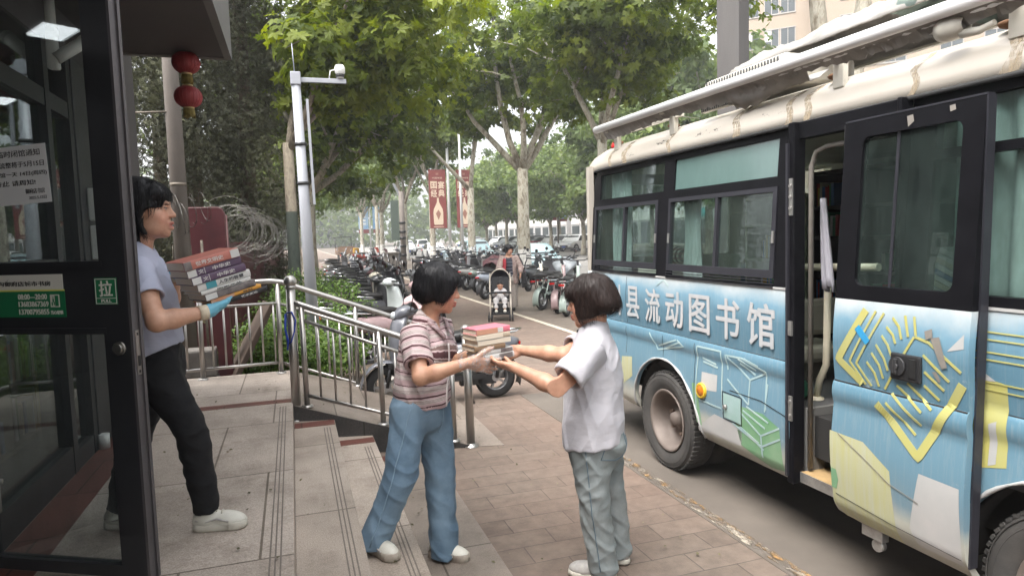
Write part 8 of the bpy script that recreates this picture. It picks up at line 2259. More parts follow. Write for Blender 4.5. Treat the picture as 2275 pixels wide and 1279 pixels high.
for lab, L, W, T, cv, pt, sx_, sy in (('grey white book at the bottom of the passed stack', .205, .155, .030, B_wh, [((.55, .95), B_photo)], .01, .0),
        ('book with a dark picture on its spine, second from the bottom', .20, .15, .024, B_wh, [((.62, .98), B_photo)], .012, .004),
        ('brown book in the middle of the passed stack', .185, .15, .026, B_brown, (), -.02, .0),
        ('pale grey book under the beige one', .20, .155, .028, B_wh, [((0, 1), M_page)], .0, .002),
        ('beige book second from the top of the passed stack', .205, .155, .027, B_beige, [((0, .78), M_page)], -.006, .0),
        ('coral and pink book on top of the passed stack', .205, .155, .030, B_pink, [((0, .62), B_cor2), ((.62, .78), B_wh)], .0, .006)):
 book(lab, o + uz * acc + ux * sx_ + uy * sy, ux, uy, uz, L, W, T, cv, None, None, GC, pt); acc += T + .0008
# ------------------------------------------------------------------ scooters, cars, tricycle, stroller
M_spaint = pm('scooter_paint', (0.5, 0.5, 0.5), 0.32, objcol=True, var=0.18, vscale=5, coat=0.4)
M_seat = pm('black_vinyl_seat', (0.016, 0.015, 0.015), 0.5, var=0.3, vscale=8, bmp=0.1)
M_bp = pm('scooter_black_plastic', (0.022, 0.022, 0.024), 0.5, var=0.3, vscale=9)
M_alloy = pm('alloy_wheel', (0.45, 0.45, 0.46), 0.35, 0.8, var=0.2)
M_chrome = pm('scooter_chrome', (0.75, 0.75, 0.76), 0.15, 1.0)
M_mirror = pm('mirror_glass', (0.6, 0.62, 0.64), 0.05, 1.0)
M_lens = pm('headlight_lens', (0.55, 0.58, 0.6), 0.1, spec=0.8)
M_tail = pm('tail_light_red', (0.42, 0.02, 0.02), 0.25)
M_tyreb = pm('scooter_tyre', (0.024, 0.023, 0.023), 0.85, var=0.3, vscale=20)
def sc_wheel(root, y, r, w, name, spokes=5, disc=True):
 wh = bpy.data.objects.new(name, None); col.objects.link(wh); wh.parent = root; wh.location = (0, y, r)
 m = MB(); m.lathe([(r * .60, -w * .8), (r * .82, -w), (r * .95, -w * .75), (r, 0), (r * .95, w * .75), (r * .82, w), (r * .60, w * .8)], axis='x', seg=36); m.build('tyre', M_tyreb, wh)
 m = MB(); m.lathe([(r * .61, -w * .8), (r * .56, -w * .6), (r * .56, w * .6), (r * .61, w * .8)], axis='x', seg=32); m.cyl((-w * .9, 0, 0), (w * .9, 0, 0), r * .20, 16)
 for i in range(spokes):
  a = 2 * PI * i / spokes; m.box((0, .39 * r * math.cos(a), .39 * r * math.sin(a)), (w * .7, r * .42, r * .10), (a, 0, 0))
 m.build('rim', M_alloy, wh)
 return wh
def shell(mb, st, mi=0, seg=18, pw=2.6):
 """loft of superellipse sections: (y, z centre, half width, half height)"""
 rings = []
 for y, z, a, b in st:
  r_ = []
  for k in range(seg):
   t = 2 * PI * k / seg; c, s_ = math.cos(t), math.sin(t)
   r_.append((a * math.copysign(abs(c) ** (2 / pw), c), y, z + b * math.copysign(abs(s_) ** (2 / pw), s_)))
  rings.append(r_)
 mb.loft(rings, mi)
def mirror(root, x, y, z, sg, rnd_=True):
 o = bpy.data.objects.new('mirror', None); col.objects.link(o); o.parent = root
 m = MB(); m.tube([(x, y, z), (x + sg * .05, y - .01, z + .09), (x + sg * .09, y - .02, z + .15)], .006, 6)
 m.lathe([(0.0, -.012), (.045, -.010), (.050, 0), (.045, .006), (0, .008)], (x + sg * .10, y - .02, z + .19), axis='y', seg=16); m.build('mirror_arm', M_bp, o)
 m = MB(); m.lathe([(0.0, -.0135), (.043, -.0125)], (x + sg * .10, y - .02, z + .19), axis='y', seg=16); m.build('mirror_glass', M_mirror, o)
def make_moped(name, label, loc, rz, color, group, box=None, mirrors=True, apron=True):
 """step-through electric moped, front towards +Y, origin on the ground under the middle"""
 t = thing(name, label, 'scooter', loc, rz, group)
 sc_wheel(t, .62, .235, .052, 'front_wheel'); sc_wheel(t, -.58, .235, .056, 'rear_wheel')
 m = MB()
 shell(m, [(-.86, .62, .05, .03), (-.80, .60, .10, .07), (-.62, .57, .135, .12), (-.35, .53, .15, .15), (-.12, .50, .135, .17), (.02, .46, .09, .12)])
 body = m.build('body', M_spaint, t)
 m = MB(); m.bb((-.15, -.10, .27), (.15, .40, .315), bev=.02); m.bb((-.10, -.45, .24), (.10, .30, .30)); m.box((.0, -.38, .22), (.10, .40, .10)); m.build('footboard', M_bp, t)
 m = MB()       # leg shield
 rings = []
 for z, y, w_, th in ((.27, .38, .14, .03), (.40, .45, .19, .035), (.58, .48, .215, .04), (.75, .47, .20, .05), (.90, .43, .15, .06), (.98, .40, .10, .05)):
  rings.append([(w_ * math.cos(a), y + (th + .06) * math.sin(a) * (1 - .6 * abs(math.cos(a)) ** 3), z) if math.sin(a) >= 0 else (w_ * .95 * math.cos(a), y + th * .5 * math.sin(a) - .02 * (1 - math.cos(a) ** 2), z) for a in np.linspace(0, 2 * PI, 21)[:-1]])
 m.loft(rings); m.build('leg_shield', M_spaint, t)
 m = MB(); m.tube([(0, .62, .235), (0, .56, .45), (0, .44, .88), (0, .40, 1.0)], .028, 10)
 for sx_ in (-.07, .07): m.tube([(sx_, .62, .235), (sx_, .585, .46)], .018, 8)
 m.box((0, .583, .46), (.18, .05, .05)); m.build('fork', M_bp, t)
 m = MB(); ring = []
 for a in np.linspace(-.5, 2.0, 12): ring.append([(x, .62 + .275 * math.sin(a - .2) * 1.0, .235 + .285 * math.cos(a - .2) - .02 * (abs(x) / .075) ** 2) for x in np.linspace(-.075, .075, 7)])
 m.loft(ring, 0, False, True, closed=False); o = m.build('front_fender', M_spaint, t); md = o.modifiers.new('s', 'SOLIDIFY'); md.thickness = .006
 m = MB(); ring = []
 for a in np.linspace(-1.9, -.2, 9): ring.append([(x, -.58 + .285 * math.sin(a), .235 + .285 * math.cos(a) - .02 * (abs(x) / .08) ** 2) for x in np.linspace(-.08, .08, 7)])
 m.loft(ring, 0, False, True, closed=False); o = m.build('rear_fender', M_bp, t); md = o.modifiers.new('s', 'SOLIDIFY'); md.thickness = .006
 m = MB(); shell(m, [(-.72, .76, .07, .035), (-.66, .755, .115, .05), (-.40, .74, .125, .055), (-.15, .725, .12, .05), (.0, .70, .085, .035), (.02, .69, .05, .02)], pw=3); m.build('seat', M_seat, t)
 m = MB(); shell(m, [(.30, 1.02, .07, .04), (.38, 1.03, .12, .065), (.46, 1.0, .10, .07), (.52, .97, .05, .04)]); m.build('handlebar_cowl', M_spaint, t)
 m = MB(); m.tube([(-.36, .28, 1.06), (-.20, .36, 1.045), (.20, .36, 1.045), (.36, .28, 1.06)], .013, 8)
 for s_ in (-1, 1): m.tube([(s_ * .36, .28, 1.06), (s_ * .25, .335, 1.05)], .019, 10); m.tube([(s_ * .22, .40, 1.05), (s_ * .36, .345, 1.06)], .006, 6)
 m.build('handlebar', M_bp, t)
 m = MB(); m.ball((0, .515, .985), (.062, .035, .045), 14); m.build('headlight', M_lens, t)
 m = MB(); m.box((0, -.865, .60), (.12, .025, .04), None, bev=.008); m.build('tail_light', M_tail, t)
 m = MB(); m.tube([(-.10, -.45, .70), (-.11, -.80, .74), (0, -.90, .75), (.11, -.80, .74), (.10, -.45, .70)], .012, 8); m.build('grab_rail', M_chrome, t)
 m = MB(); m.tube([(-.10, -.22, .24), (-.20, -.28, .0)], .012, 6); m.tube([(.085, -.58, .235), (.10, -.62, .55)], .02, 8); m.tube([(-.085, -.58, .235), (-.10, -.62, .55)], .02, 8); m.build('stand', M_bp, t)
 if mirrors:
  mirror(t, .22, .37, 1.05, 1); mirror(t, -.22, .37, 1.05, -1)
 if box:
  m = MB(); m.box((0, -.85, .93), (.36, .30, .30), None, bev=.05); m.build('rear_box', box, t)
 return t
def make_ebike(name, label, loc, rz, color, group):
 """light electric bike with a long flat seat and a bright rear fender"""
 t = thing(name, label, 'electric bike', loc, rz, group)
 sc_wheel(t, .60, .225, .04, 'front_wheel', 6); sc_wheel(t, -.55, .225, .045, 'rear_wheel', 6)
 m = MB(); m.tube([(0, -.50, .30), (0, -.20, .33), (0, .20, .34), (0, .42, .62), (0, .40, .92)], .038, 10); m.tube([(0, -.20, .34), (0, -.26, .66)], .026, 8); m.tube([(.07, -.55, .225), (.07, -.30, .62)], .014, 8); m.tube([(-.07, -.55, .225), (-.07, -.30, .62)], .014, 8); m.build('frame', M_spaint, t)
 m = MB(); ring = []
 for a in np.linspace(-2.0, .7, 14): ring.append([(x, -.55 + .265 * math.sin(a), .225 + .265 * math.cos(a) - .03 * (abs(x) / .07) ** 2) for x in np.linspace(-.07, .07, 7)])
 m.loft(ring, 0, False, True, closed=False); o = m.build('rear_fender', M_spaint, t); md = o.modifiers.new('s', 'SOLIDIFY'); md.thickness = .006
 m = MB(); ring = []
 for a in np.linspace(-.9, 1.5, 12): ring.append([(x, .60 + .255 * math.sin(a), .225 + .255 * math.cos(a) - .02 * (abs(x) / .05) ** 2) for x in np.linspace(-.05, .05, 5)])
 m.loft(ring, 0, False, True, closed=False); o = m.build('front_fender', M_bp, t); md = o.modifiers.new('s', 'SOLIDIFY'); md.thickness = .005
 m = MB(); shell(m, [(-.84, .74, .05, .02), (-.78, .735, .085, .035), (-.50, .72, .09, .04), (-.42, .71, .07, .03), (-.36, .74, .09, .04), (-.16, .735, .10, .045), (-.04, .72, .05, .025)], pw=2.6); m.build('seat', M_seat, t)
 m = MB(); m.tube([(-.06, -.35, .64), (-.07, -.80, .66), (.07, -.80, .66), (.06, -.35, .64)], .012, 6); m.tube([(-.07, -.72, .66), (-.06, -.56, .26)], .009, 6); m.tube([(.07, -.72, .66), (.06, -.56, .26)], .009, 6); m.build('rack', M_bp, t)
 m = MB(); m.box((0, -.22, .46), (.12, .24, .16), None, bev=.02); m.bb((-.11, -.10, .26), (.11, .28, .305), bev=.015); m.build('battery_box', M_bp, t)
 m = MB(); m.tube([(0, .60, .225), (0, .55, .44), (0, .40, .92), (0, .37, 1.02)], .024, 8)
 for sx_ in (-.055, .055): m.tube([(sx_, .60, .225), (sx_, .555, .45)], .014, 8)
 m.tube([(-.30, .26, 1.08), (-.14, .36, 1.03), (.14, .36, 1.03), (.30, .26, 1.08)], .012, 8)
 for s_ in (-1, 1): m.tube([(s_ * .30, .26, 1.08), (s_ * .21, .32, 1.055)], .018, 8)
 m.build('handlebar', M_bp, t)
 m = MB(); m.ball((0, .47, .92), (.055, .045, .055), 12); m.build('headlight', M_lens, t)
 m = MB(); m.box((0, -.86, .62), (.10, .02, .035)); m.build('tail_light', M_tail, t)
 m = MB(); m.tube([(-.08, -.15, .26), (-.17, -.2, .0)], .010, 6); m.build('stand', M_bp, t)
 return t
JR = random.Random(77)
def jit(o, p, a):
 k = 0 if p[1] in (9.9, 14.3, 19.9, 16.6) else 1
 o.location = (p[0] + k * JR.uniform(-.14, .14), p[1] + k * JR.uniform(-.1, .1), p[2]); o.rotation_euler = (0, R(JR.uniform(-6, -2)), R(a + k * JR.uniform(-14, 14)))
def paint(t, c):
 for o in t.children_recursive:
  if o.type == 'MESH': o.color = (*c, 1)
MINT, SILV, PINK, BLK, RED, CRM, GRY, LBL = (.33, .40, .36), (.40, .41, .43), (.36, .25, .25), (.03, .03, .033), (.10, .030, .034), (.60, .55, .45), (.20, .21, .23), (.36, .45, .50)
GL, GR = 'scooters parked along the planting bed', 'scooters parked in a row under the plane trees'
big = make_moped('scooter', 'large grey scooter standing across the path behind the end of the ramp railing', (1.50, 7.15, 0), R(90), SILV, None)
paint(big, (.13, .135, .155))
m = MB(); m.box((.10, -.56, .25), (.05, .42, .13), (0, 0, 0), bev=.05); m.box((.128, -.58, .25), (.012, .28, .07), None, bev=.02); m.build('swingarm_cover', M_alloy, big)
P1 = make_moped('scooter', 'white and pale blue scooter by the hedge with round chrome mirrors', (1.14, 11.0, 0), R(-62), CRM, GL); paint(P1, (.52, .56, .56)); P1.scale = (1.06, 1.06, 1.06)
left = [((1.47, 9.9, 0), -58, PINK, 'dusty pink scooter nearest the ramp in the hedge row', P1), ((1.22, 12.0, 0), -60, BLK, 'black scooter third from the ramp beside the hedge', P1), ((1.32, 13.1, 0), -66, CRM, 'cream scooter in the middle of the hedge row', P1),
  ((1.27, 14.3, 0), -63, RED, 'red scooter beside the hedge', P1), ((1.34, 15.6, 0), -58, (.30, .32, .35), 'grey scooter behind the red scooter of the hedge row', P1), ((1.47, 17.0, 0), -65, PINK, 'pink scooter farther along the hedge row', P1),
  ((1.62, 18.6, 0), -60, BLK, 'black scooter farther along the hedge row', P1), ((1.72, 20.4, 0), -62, SILV, 'silver scooter far along the hedge row', P1), ((1.82, 22.5, 0), -64, RED, 'second red scooter, far along the hedge row', P1), ((1.92, 25.0, 0), -60, GRY, 'dark grey scooter far along the hedge row', P1), ((2.02, 28.0, 0), -60, BLK, 'black scooter near the far end of the hedge row', P1), ((2.12, 32.0, 0), -60, CRM, 'cream scooter near the far end of the hedge row', P1), ((2.22, 37.0, 0), -60, BLK, 'last scooter of the hedge row, a dark speck', P1)]
for p, a, c, lab, src in left:
 o = copy_tree(src); jit(o, p, a); o['label'] = lab; paint(o, c)
E1 = make_ebike('electric_bike', 'mint fendered electric bike at the near end of the row, beside the bus tail', (5.98, 14.0, 0), R(-38), MINT, GR); paint(E1, MINT); E1.scale = (1.14, 1.14, 1.14)
right = [((5.98, 14.7, 0), -40, PINK, 'electric bike with a pink rear fender, second from the near end of the row', E1), ((6.0, 15.4, 0), -38, MINT, 'pale green electric bike behind the pink one', E1), ((6.02, 16.1, 0), -37, CRM, 'cream electric bike just right of the stroller', E1)]
for p, a, c, lab, src in right:
 o = copy_tree(src); jit(o, p, a); o['label'] = lab; paint(o, c)
P2_ = [((6.75, 16.6, 0), -42, (.55, .60, .62), 'white scooter by the limewashed trunk, a grey rain cover on its handlebar', P1), ((5.75, 18.8, 0), -40, (.33, .36, .42), 'silver blue scooter just left of the stroller', P1), ((5.8, 19.9, 0), -38, BLK, 'black scooter left of the silver blue one', P1), ((5.9, 21.0, 0), -40, MINT, 'mint scooter of the tree row', P1),
  ((6.0, 22.2, 0), -42, (.42, .40, .38), 'beige scooter of the tree row', P1), ((6.1, 23.6, 0), -38, BLK, 'black scooter behind the beige one', P1), ((6.2, 25.0, 0), -44, SILV, 'silver scooter of the tree row', P1), ((6.5, 27.0, 0), -70, (.10, .03, .03), 'dark red scooter of the tree row', P1), ((6.6, 29.2, 0), -70, BLK, 'black scooter half hidden behind the striped shirt woman', P1), ((6.6, 31.5, 0), -70, LBL, 'pale blue scooter beside the banded pole', P1), ((6.7, 34.2, 0), -72, BLK, 'black scooter just right of the banded pole', P1), ((5.9, 43.0, 0), -80, (.05, .05, .055), 'black motorcycle parked left of the utility cabinet', P1), ((5.6, 45.5, 0), -75, RED, 'red scooter left of the black motorcycle', P1), ((5.4, 50.5, 0), -70, BLK, 'dark scooter behind the yellow delivery box', P1)]
for p, a, c, lab, src in P2_:
 o = copy_tree(src); jit(o, p, a); o['label'] = lab; o['group'] = GR; paint(o, c)
for i in range(13):
 o = copy_tree(P1); y = 17.6 + i * 1.55; jit(o, (7.35 + .03 * i, y, 0), -40); o['label'] = 'dark scooter in the rear rank under the plane trees, behind the front scooters'; o['group'] = 'rear rank of dark scooters under the plane trees'; paint(o, ((.03, .03, .033), (.09, .09, .10), (.05, .06, .07))[i % 3])
for i in range(9):
 o = copy_tree(P1); y = 12.55 + i * 1.5; jit(o, (1.75 + .05 * i, y, 0), -70); o['label'] = 'dark scooter in the outer rank beside the hedge row, nose towards the path'; o['group'] = 'outer rank of dark scooters along the hedge'; paint(o, ((.04, .04, .045), (.30, .31, .32), (.03, .03, .033))[i % 3])
dl = make_moped('delivery_scooter', 'delivery scooter with a yellow box beside the path', (5.1, 47.2, 0), R(-80), BLK, None, box=pm('delivery_yellow', (0.55, 0.30, 0.03), 0.5)); paint(dl, (.45, .06, .03))
dl.scale = (1.15, 1.15, 1.15)
def cover(name, label, loc, rz, mat, pts, cat='rain cover'):
 m = MB(); rows = []
 for i, (y, z, w_, h_) in enumerate(pts):
  rows.append([(w_ * math.sin(a) * (1 + .08 * math.sin(5 * a + i)), y + .02 * math.sin(3 * a + i * 1.3), z + h_ * math.cos(a) * (1 + .06 * math.sin(7 * a + i * 2))) for a in np.linspace(-1.9, 1.9, 25)])
 m.loft(rows, 0, False, True, closed=False); o = m.build(name, mat, None, loc, (0, 0, rz)); md = o.modifiers.new('s', 'SOLIDIFY'); md.thickness = .006
 return tag(o, label, cat)
M_rain = pm('rain_cover_grey', (0.20, 0.22, 0.235), 0.45, var=.2, vscale=5, bmp=.2, bscale=12, bdist=.02)
cover('rain_cover', 'grey rain cover draped over the handlebar of the white scooter', (6.75, 16.6, 0), R(-42), M_rain, [(.05, .72, .10, .05), (.15, .86, .24, .12), (.32, .95, .34, .20), (.46, .92, .36, .24), (.60, .80, .26, .22), (.66, .70, .10, .08)])
M_pinkc = pm('pink_apron', (0.50, 0.36, 0.36), 0.6, var=.15, vscale=6, bmp=.2, bscale=12, bdist=.02)
M_maroon = pm('maroon_apron', (0.085, 0.026, 0.032), 0.6, var=.25, vscale=6, bmp=.2, bscale=12, bdist=.02)
cover('wind_apron', 'pale pink wind apron on the front of the scooter nearest the ramp', (1.47, 9.9, 0), R(-58), M_pinkc, [(.18, .55, .26, .30), (.34, .66, .33, .34), (.50, .70, .31, .30), (.60, .66, .20, .20)], 'wind apron')
cover('wind_apron', 'dark maroon quilted apron on the black scooter left of the stroller', (5.8, 19.9, 0), R(-38), M_maroon, [(-.10, .74, .26, .24), (.15, .86, .36, .30), (.40, .86, .38, .34), (.60, .76, .26, .26)], 'wind apron')
M_carp = pm('car_paint', (0.7, 0.7, 0.7), 0.22, objcol=True, coat=0.6)
M_carglass = pm('car_glass', (0.02, 0.025, 0.028), 0.06, spec=0.7)
M_trim = pm('car_trim', (0.02, 0.02, 0.022), 0.5)
def make_car(label, loc, rz, kind='suv', group=None):
 t = thing('parked_car', label, 'car', loc, rz, group)
 if kind == 'suv': L, Wd, H, belt, hood = 4.5, 1.84, 1.68, 1.02, 1.0
 else: L, Wd, H, belt, hood = 4.6, 1.80, 1.46, .90, .86
 h = L / 2
 if kind == 'suv':
  st = [(-h, .62, .50), (-h + .06, .95, .44), (-h + .35, 1.04, .36), (-1.2, 1.03, .26), (0, 1.0, .22), (.9, 1.0, .24), (1.2, 1.0, .30), (1.7, .96, .34), (h - .18, .84, .38), (h, .62, .46)]
  gh = [(-h + .10, .94, .95), (-h + .55, H - .08, .70), (-.9, H, .70), (.1, H - .01, .70), (.55, H - .12, .70), (1.18, .98, .84)]
 else:
  st = [(-h, .60, .50), (-h + .08, .86, .42), (-h + .5, .92, .34), (-1.2, .92, .26), (0, .89, .20), (.9, .88, .22), (1.2, .87, .28), (1.8, .80, .32), (h - .15, .70, .36), (h, .55, .44)]
  gh = [(-h + .45, .90, .86), (-1.25, H - .10, .66), (-.6, H, .66), (.1, H - .02, .66), (.45, H - .10, .68), (1.15, .86, .80)]
 m = MB(); rings = []
 for y, zt, zb in st:
  w_ = Wd / 2 * (1 - .10 * (abs(y) / h) ** 4)
  rings.append([(-w_ * .92, y, zb), (-w_, y, zb + .10), (-w_, y, zb + (zt - zb) * .6), (-w_ * .95, y, zt - .03), (-w_ * .82, y, zt), (w_ * .82, y, zt), (w_ * .95, y, zt - .03), (w_, y, zb + (zt - zb) * .6), (w_, y, zb + .10), (w_ * .92, y, zb)])
 m.loft(rings)
 rings = []
 for y, zt, w0 in gh:
  zb = belt - .04; w_ = Wd / 2 * .93; wt = w_ * (1 - .22 * max(0, (zt - zb)) / (H - zb))
  rings.append([(-w_, y, zb), (-wt, y, zt - .05), (-wt * .86, y, zt), (wt * .86, y, zt), (wt, y, zt - .05), (w_, y, zb)])
 m.loft(rings); o = m.build('body', M_carp, t); smooth_edge(o, 40)
 def gx(y, z):
  w_ = Wd / 2 * .93; return w_ * (1 - .22 * max(0, z - belt + .04) / (H - belt + .04)) + .006
 y0, y1 = (-h + .42, .95) if kind == 'suv' else (-1.55, .92)
 for sg in (-1, 1):
  g = MB(); top = H - .14
  pl = [(y0, belt + .02), (y1, belt + .02), (.42, top), (-.9 if kind == 'suv' else -.75, top + .02), (y0 + (.22 if kind == 'suv' else .35), top - .05)]
  ins = [(sg * gx(y, z), y, z) for y, z in pl]; inn = [(sg * (gx(y, z) - .02), y, z) for y, z in pl]
  n = len(pl); g.add(ins + inn, [list(range(n)), list(range(2 * n - 1, n - 1, -1))] + [(i, (i + 1) % n, n + (i + 1) % n, n + i) for i in range(n)]); g.build('side_window', M_carglass, t)
 g = MB()
 a, b = gh[-1], gh[-2]; w_ = Wd / 2 * .80
 def scr(ya, za, yb, zb_, out):
  vs = [(-w_, ya, za), (w_, ya, za), (w_ * .84, yb, zb_), (-w_ * .84, yb, zb_)]
  nn = Vector((0, out, .6)).normalized() * .012
  vs = [Vector(v) + nn for v in vs] + [Vector(v) - nn * .5 for v in vs]
  g.add(vs, [(0, 1, 2, 3), (7, 6, 5, 4), (0, 4, 5, 1), (1, 5, 6, 2), (2, 6, 7, 3), (3, 7, 4, 0)])
 scr(a[0] - .06, a[1] + .03, b[0] + .02, b[1] - .03, 1); a, b = gh[0], gh[1]; scr(a[0] + .04, a[1] + .06, b[0] - .02, b[1] - .05, -1)
 g.build('windscreen', M_carglass, t)
 for y in (-1.35, 1.40):
  for sg in (-1, 1):
   w = bpy.data.objects.new('wheel', None); col.objects.link(w); w.parent = t; w.location = (sg * (Wd / 2 - .10), y, .34)
   q = MB(); q.lathe([(.21, -.11), (.31, -.115), (.34, -.08), (.34, .08), (.31, .115), (.21, .11)], axis='x', seg=28); q.build('tyre', M_tyreb, w)
   q = MB(); q.lathe([(.212, -.10), (.205, .05), (.205, .10)], axis='x', seg=24)
   for i in range(5):
    an = 2 * PI * i / 5; q.box((sg * .09, .11 * math.cos(an), .11 * math.sin(an)), (.03, .20, .055), (an, 0, 0))
   q.cyl((sg * .06, 0, 0), (sg * .115, 0, 0), .05, 14); q.build('rim', M_alloy, w)
   q = MB(); q.lathe([(.30, -.02), (.40, -.02), (.40, .02), (.30, .02)], (sg * (Wd / 2 - .012) , y, .36), axis='x', seg=28); q.build('wheel_arch', M_trim, t)
 for sg in (-1, 1):
  q = MB(); q.box((sg * Wd * .36, h - .10, .72 if kind == 'suv' else .64), (.36, .16, .13), (0, 0, -sg * .35), bev=.03); q.build('headlight', M_lens, t)
  q = MB(); q.box((sg * Wd * .40, -h + .04, .85 if kind == 'suv' else .78), (.26, .10, .16), (0, 0, sg * .3), bev=.03); q.build('tail_light', M_tail, t)
  q = MB(); q.box((sg * (Wd / 2 + .08), .72, belt + .06), (.18, .08, .12), None, bev=.03); q.build('wing_mirror', M_trim, t)
 q = MB(); q.box((0, h - .02, .52), (1.0, .06, .22), None, bev=.02); q.build('grille', M_trim, t)
 q = MB(); q.box((0, h + .012, .45), (.44, .015, .13)); q.box((0, -h - .01, .70), (.44, .015, .13)); q.build('number_plate', pm('plate_blue', (0.02, 0.07, 0.30), 0.5), t)
 return t
GC_ = 'cars parked across the road'
W_, B_, S_, RD, TL = (.72, .72, .71), (.03, .03, .035), (.42, .43, .45), (.30, .03, .03), (.35, .50, .52)
suv = make_car('white SUV parked across the road right beside the bus tail', (28.6, 66.5, 0), R(118), 'suv', GC_); paint(suv, W_)
sed = make_car('black sedan parked across the road behind the stroller woman', (27.0, 72.5, 0), R(112), 'sedan', GC_); paint(sed, B_)
spots = [((27.6, 63.2, 0), 118, W_, suv, 'white SUV parked across the road, its nose cut off by the bus tail'), ((27.5, 69.6, 0), 116, W_, suv, 'white SUV parked across the road next to the red tricycle'), ((27.3, 76, 0), 114, B_, suv, 'black SUV parked across the road left of the black sedan'), ((27.2, 80, 0), 114, W_, sed, 'white sedan parked across the road right of the red banners'), ((27.0, 84, 0), 114, S_, suv, 'silver SUV parked across the road between the red banners'), ((27.0, 88.5, 0), 112, W_, suv, 'white SUV parked across the road left of the red banners'), ((26.9, 93, 0), 112, B_, sed, 'dark sedan parked across the road left of the red banners'), ((26.9, 98, 0), 112, W_, sed, 'white sedan far across the road by the banded pole'), ((26.9, 104, 0), 112, W_, suv, 'farthest white SUV across the road'),
   ((33.5, 70, 0), 100, W_, sed, 'white sedan in the second parked row near the bus tail'), ((33.5, 75, 0), 100, S_, suv, 'silver SUV in the second parked row'), ((33.5, 80, 0), 95, B_, suv, 'black SUV in the second parked row'), ((33.5, 86, 0), 100, W_, suv, 'white SUV in the second parked row'), ((33.5, 92, 0), 100, W_, sed, 'white sedan in the second parked row, far left'),
   ((12.2, 33.5, -.115), 176, TL, sed, 'pale teal sedan by the kerb behind the stroller woman'), ((12.0, 45.0, -.115), 178, TL, suv, 'teal van by the kerb behind the red banner pole'), ((12.2, 60, -.115), 178, W_, sed, 'white sedan by the kerb farther up the road'), ((12.2, 76, -.115), 178, S_, suv, 'silver SUV by the kerb far up the road'), ((17.5, 96, -.115), 0, W_, suv, 'white SUV driving far up the road')]
for p, a, c, src, lab in spots:
 o = copy_tree(src); o.location = p; o.rotation_euler = (0, 0, R(a)); o['label'] = lab; o['group'] = GC_; paint(o, c)
def tricycle(label, loc, rz, c, rust):
 t = thing('cargo_tricycle', label, 'tricycle', loc, rz)
 m = MB(); m.bb((-.62, -1.3, .55), (.62, .35, .62)); m.bb((-.62, -1.3, .62), (-.58, .35, 1.05)); m.bb((.58, -1.3, .62), (.62, .35, 1.05)); m.bb((-.58, -1.3, .62), (.58, -1.26, 1.15)); m.bb((-.58, .31, .62), (.58, .35, 1.05)); m.build('cargo_box', rust, t)
 m = MB(); m.tube([(-.6, .35, .6), (-.6, .40, 1.85), (-.6, 1.15, 1.80)], .025, 8); m.tube([(.6, .35, .6), (.6, .40, 1.85), (.6, 1.15, 1.80)], .025, 8); m.bb((-.66, .30, 1.82), (.66, 1.25, 1.88), bev=.02); m.build('canopy', M_bp, t)
 m = MB(); m.bb((-.05, .3, .4), (.05, 1.2, .5)); m.box((0, .60, .72), (.5, .35, .14), None, bev=.04); m.tube([(0, 1.35, .3), (0, 1.2, .95), (0, 1.1, 1.1)], .03, 8); m.tube([(-.35, .98, 1.12), (.35, .98, 1.12)], .016, 8); m.build('frame', M_bp, t)
 for x, y in ((-.55, -.75), (.55, -.75), (0, 1.35)):
  m = MB(); m.torus((x, y, .29), .23, .06, 'x', 28, 10); m.cyl((x - .04, y, .29), (x + .04, y, .29), .18, 18); m.build('wheel', M_tyreb, t)
 for sg in (-1, 1): m = MB(); m.box((sg * .45, -1.31, .50), (.12, .02, .10)); m.build('tail_light', M_tail, t)
 return t
o = tricycle('brown cargo tricycle with a roof, driving away down the path', (4.15, 58, 0), R(4), None, pm('rusty_brown_box', (0.22, 0.14, 0.09), 0.8, var=.4, vscale=5)); o.scale = (1.1, 1.1, 1.1)
tricycle('red cargo tricycle parked across the road beside the white SUV', (25.9, 71.5, 0), R(105), None, pm('tricycle_red', (0.30, 0.02, 0.03), 0.5))
SF = nrm(A3(-.30, -.95, 0)); ang = math.atan2(SF[1], SF[0]) - PI / 2
ST = thing('stroller', 'black baby stroller with a navy hood pushed along the path', 'stroller', (4.18, 13.75, 0), ang)
M_navy = pm('navy_hood_cloth', (0.022, 0.026, 0.062), 0.8, var=.2, vscale=9, bmp=.2)
M_bks = pm('black_seat_cloth', (0.018, 0.018, 0.020), 0.85, var=.2)
M_sfr = pm('stroller_pale_frame', (0.62, 0.55, 0.47), 0.35, 0.4)
for x in (-.22, .22):
 m = MB(); m.tube([(x, .30, .08), (x, .12, .42), (x, -.16, .80), (x * .98, -.34, .98)], .013, 8); m.tube([(x, -.28, .08), (x, -.02, .40), (x, .10, .52)], .012, 8); m.build('frame_tube', M_sfr, ST)
 for y in (.32, -.30):
  m = MB()
  for dx in (-.03, .03): m.torus((x + dx, y, .075), .056, .018, 'x', 20, 8); m.cyl((x + dx - .012, y, .075), (x + dx + .012, y, .075), .04, 12)
  m.build('wheel', M_tyreb, ST)
m = MB(); m.tube([(-.215, -.34, .98), (-.18, -.38, 1.02), (.18, -.38, 1.02), (.215, -.34, .98)], .016, 8); m.build('handle', M_bks, ST)
m = MB(); m.box((0, -.02, .40), (.38, .34, .04), (.1, 0, 0), bev=.01); m.box((0, -.19, .66), (.38, .05, .50), (.35, 0, 0), bev=.015); m.box((0, .20, .26), (.30, .05, .24), (-.35, 0, 0), bev=.01); m.box((0, .27, .17), (.32, .16, .025), None); m.build('seat', M_bks, ST)
m = MB(); m.bb((-.19, -.20, .13), (.19, .22, .15)); m.bb((-.19, -.20, .15), (-.17, .22, .24)); m.bb((.17, -.20, .15), (.19, .22, .24)); m.bb((-.17, -.20, .15), (.17, -.18, .24)); m.build('basket', M_bks, ST)
m = MB(); rows = []
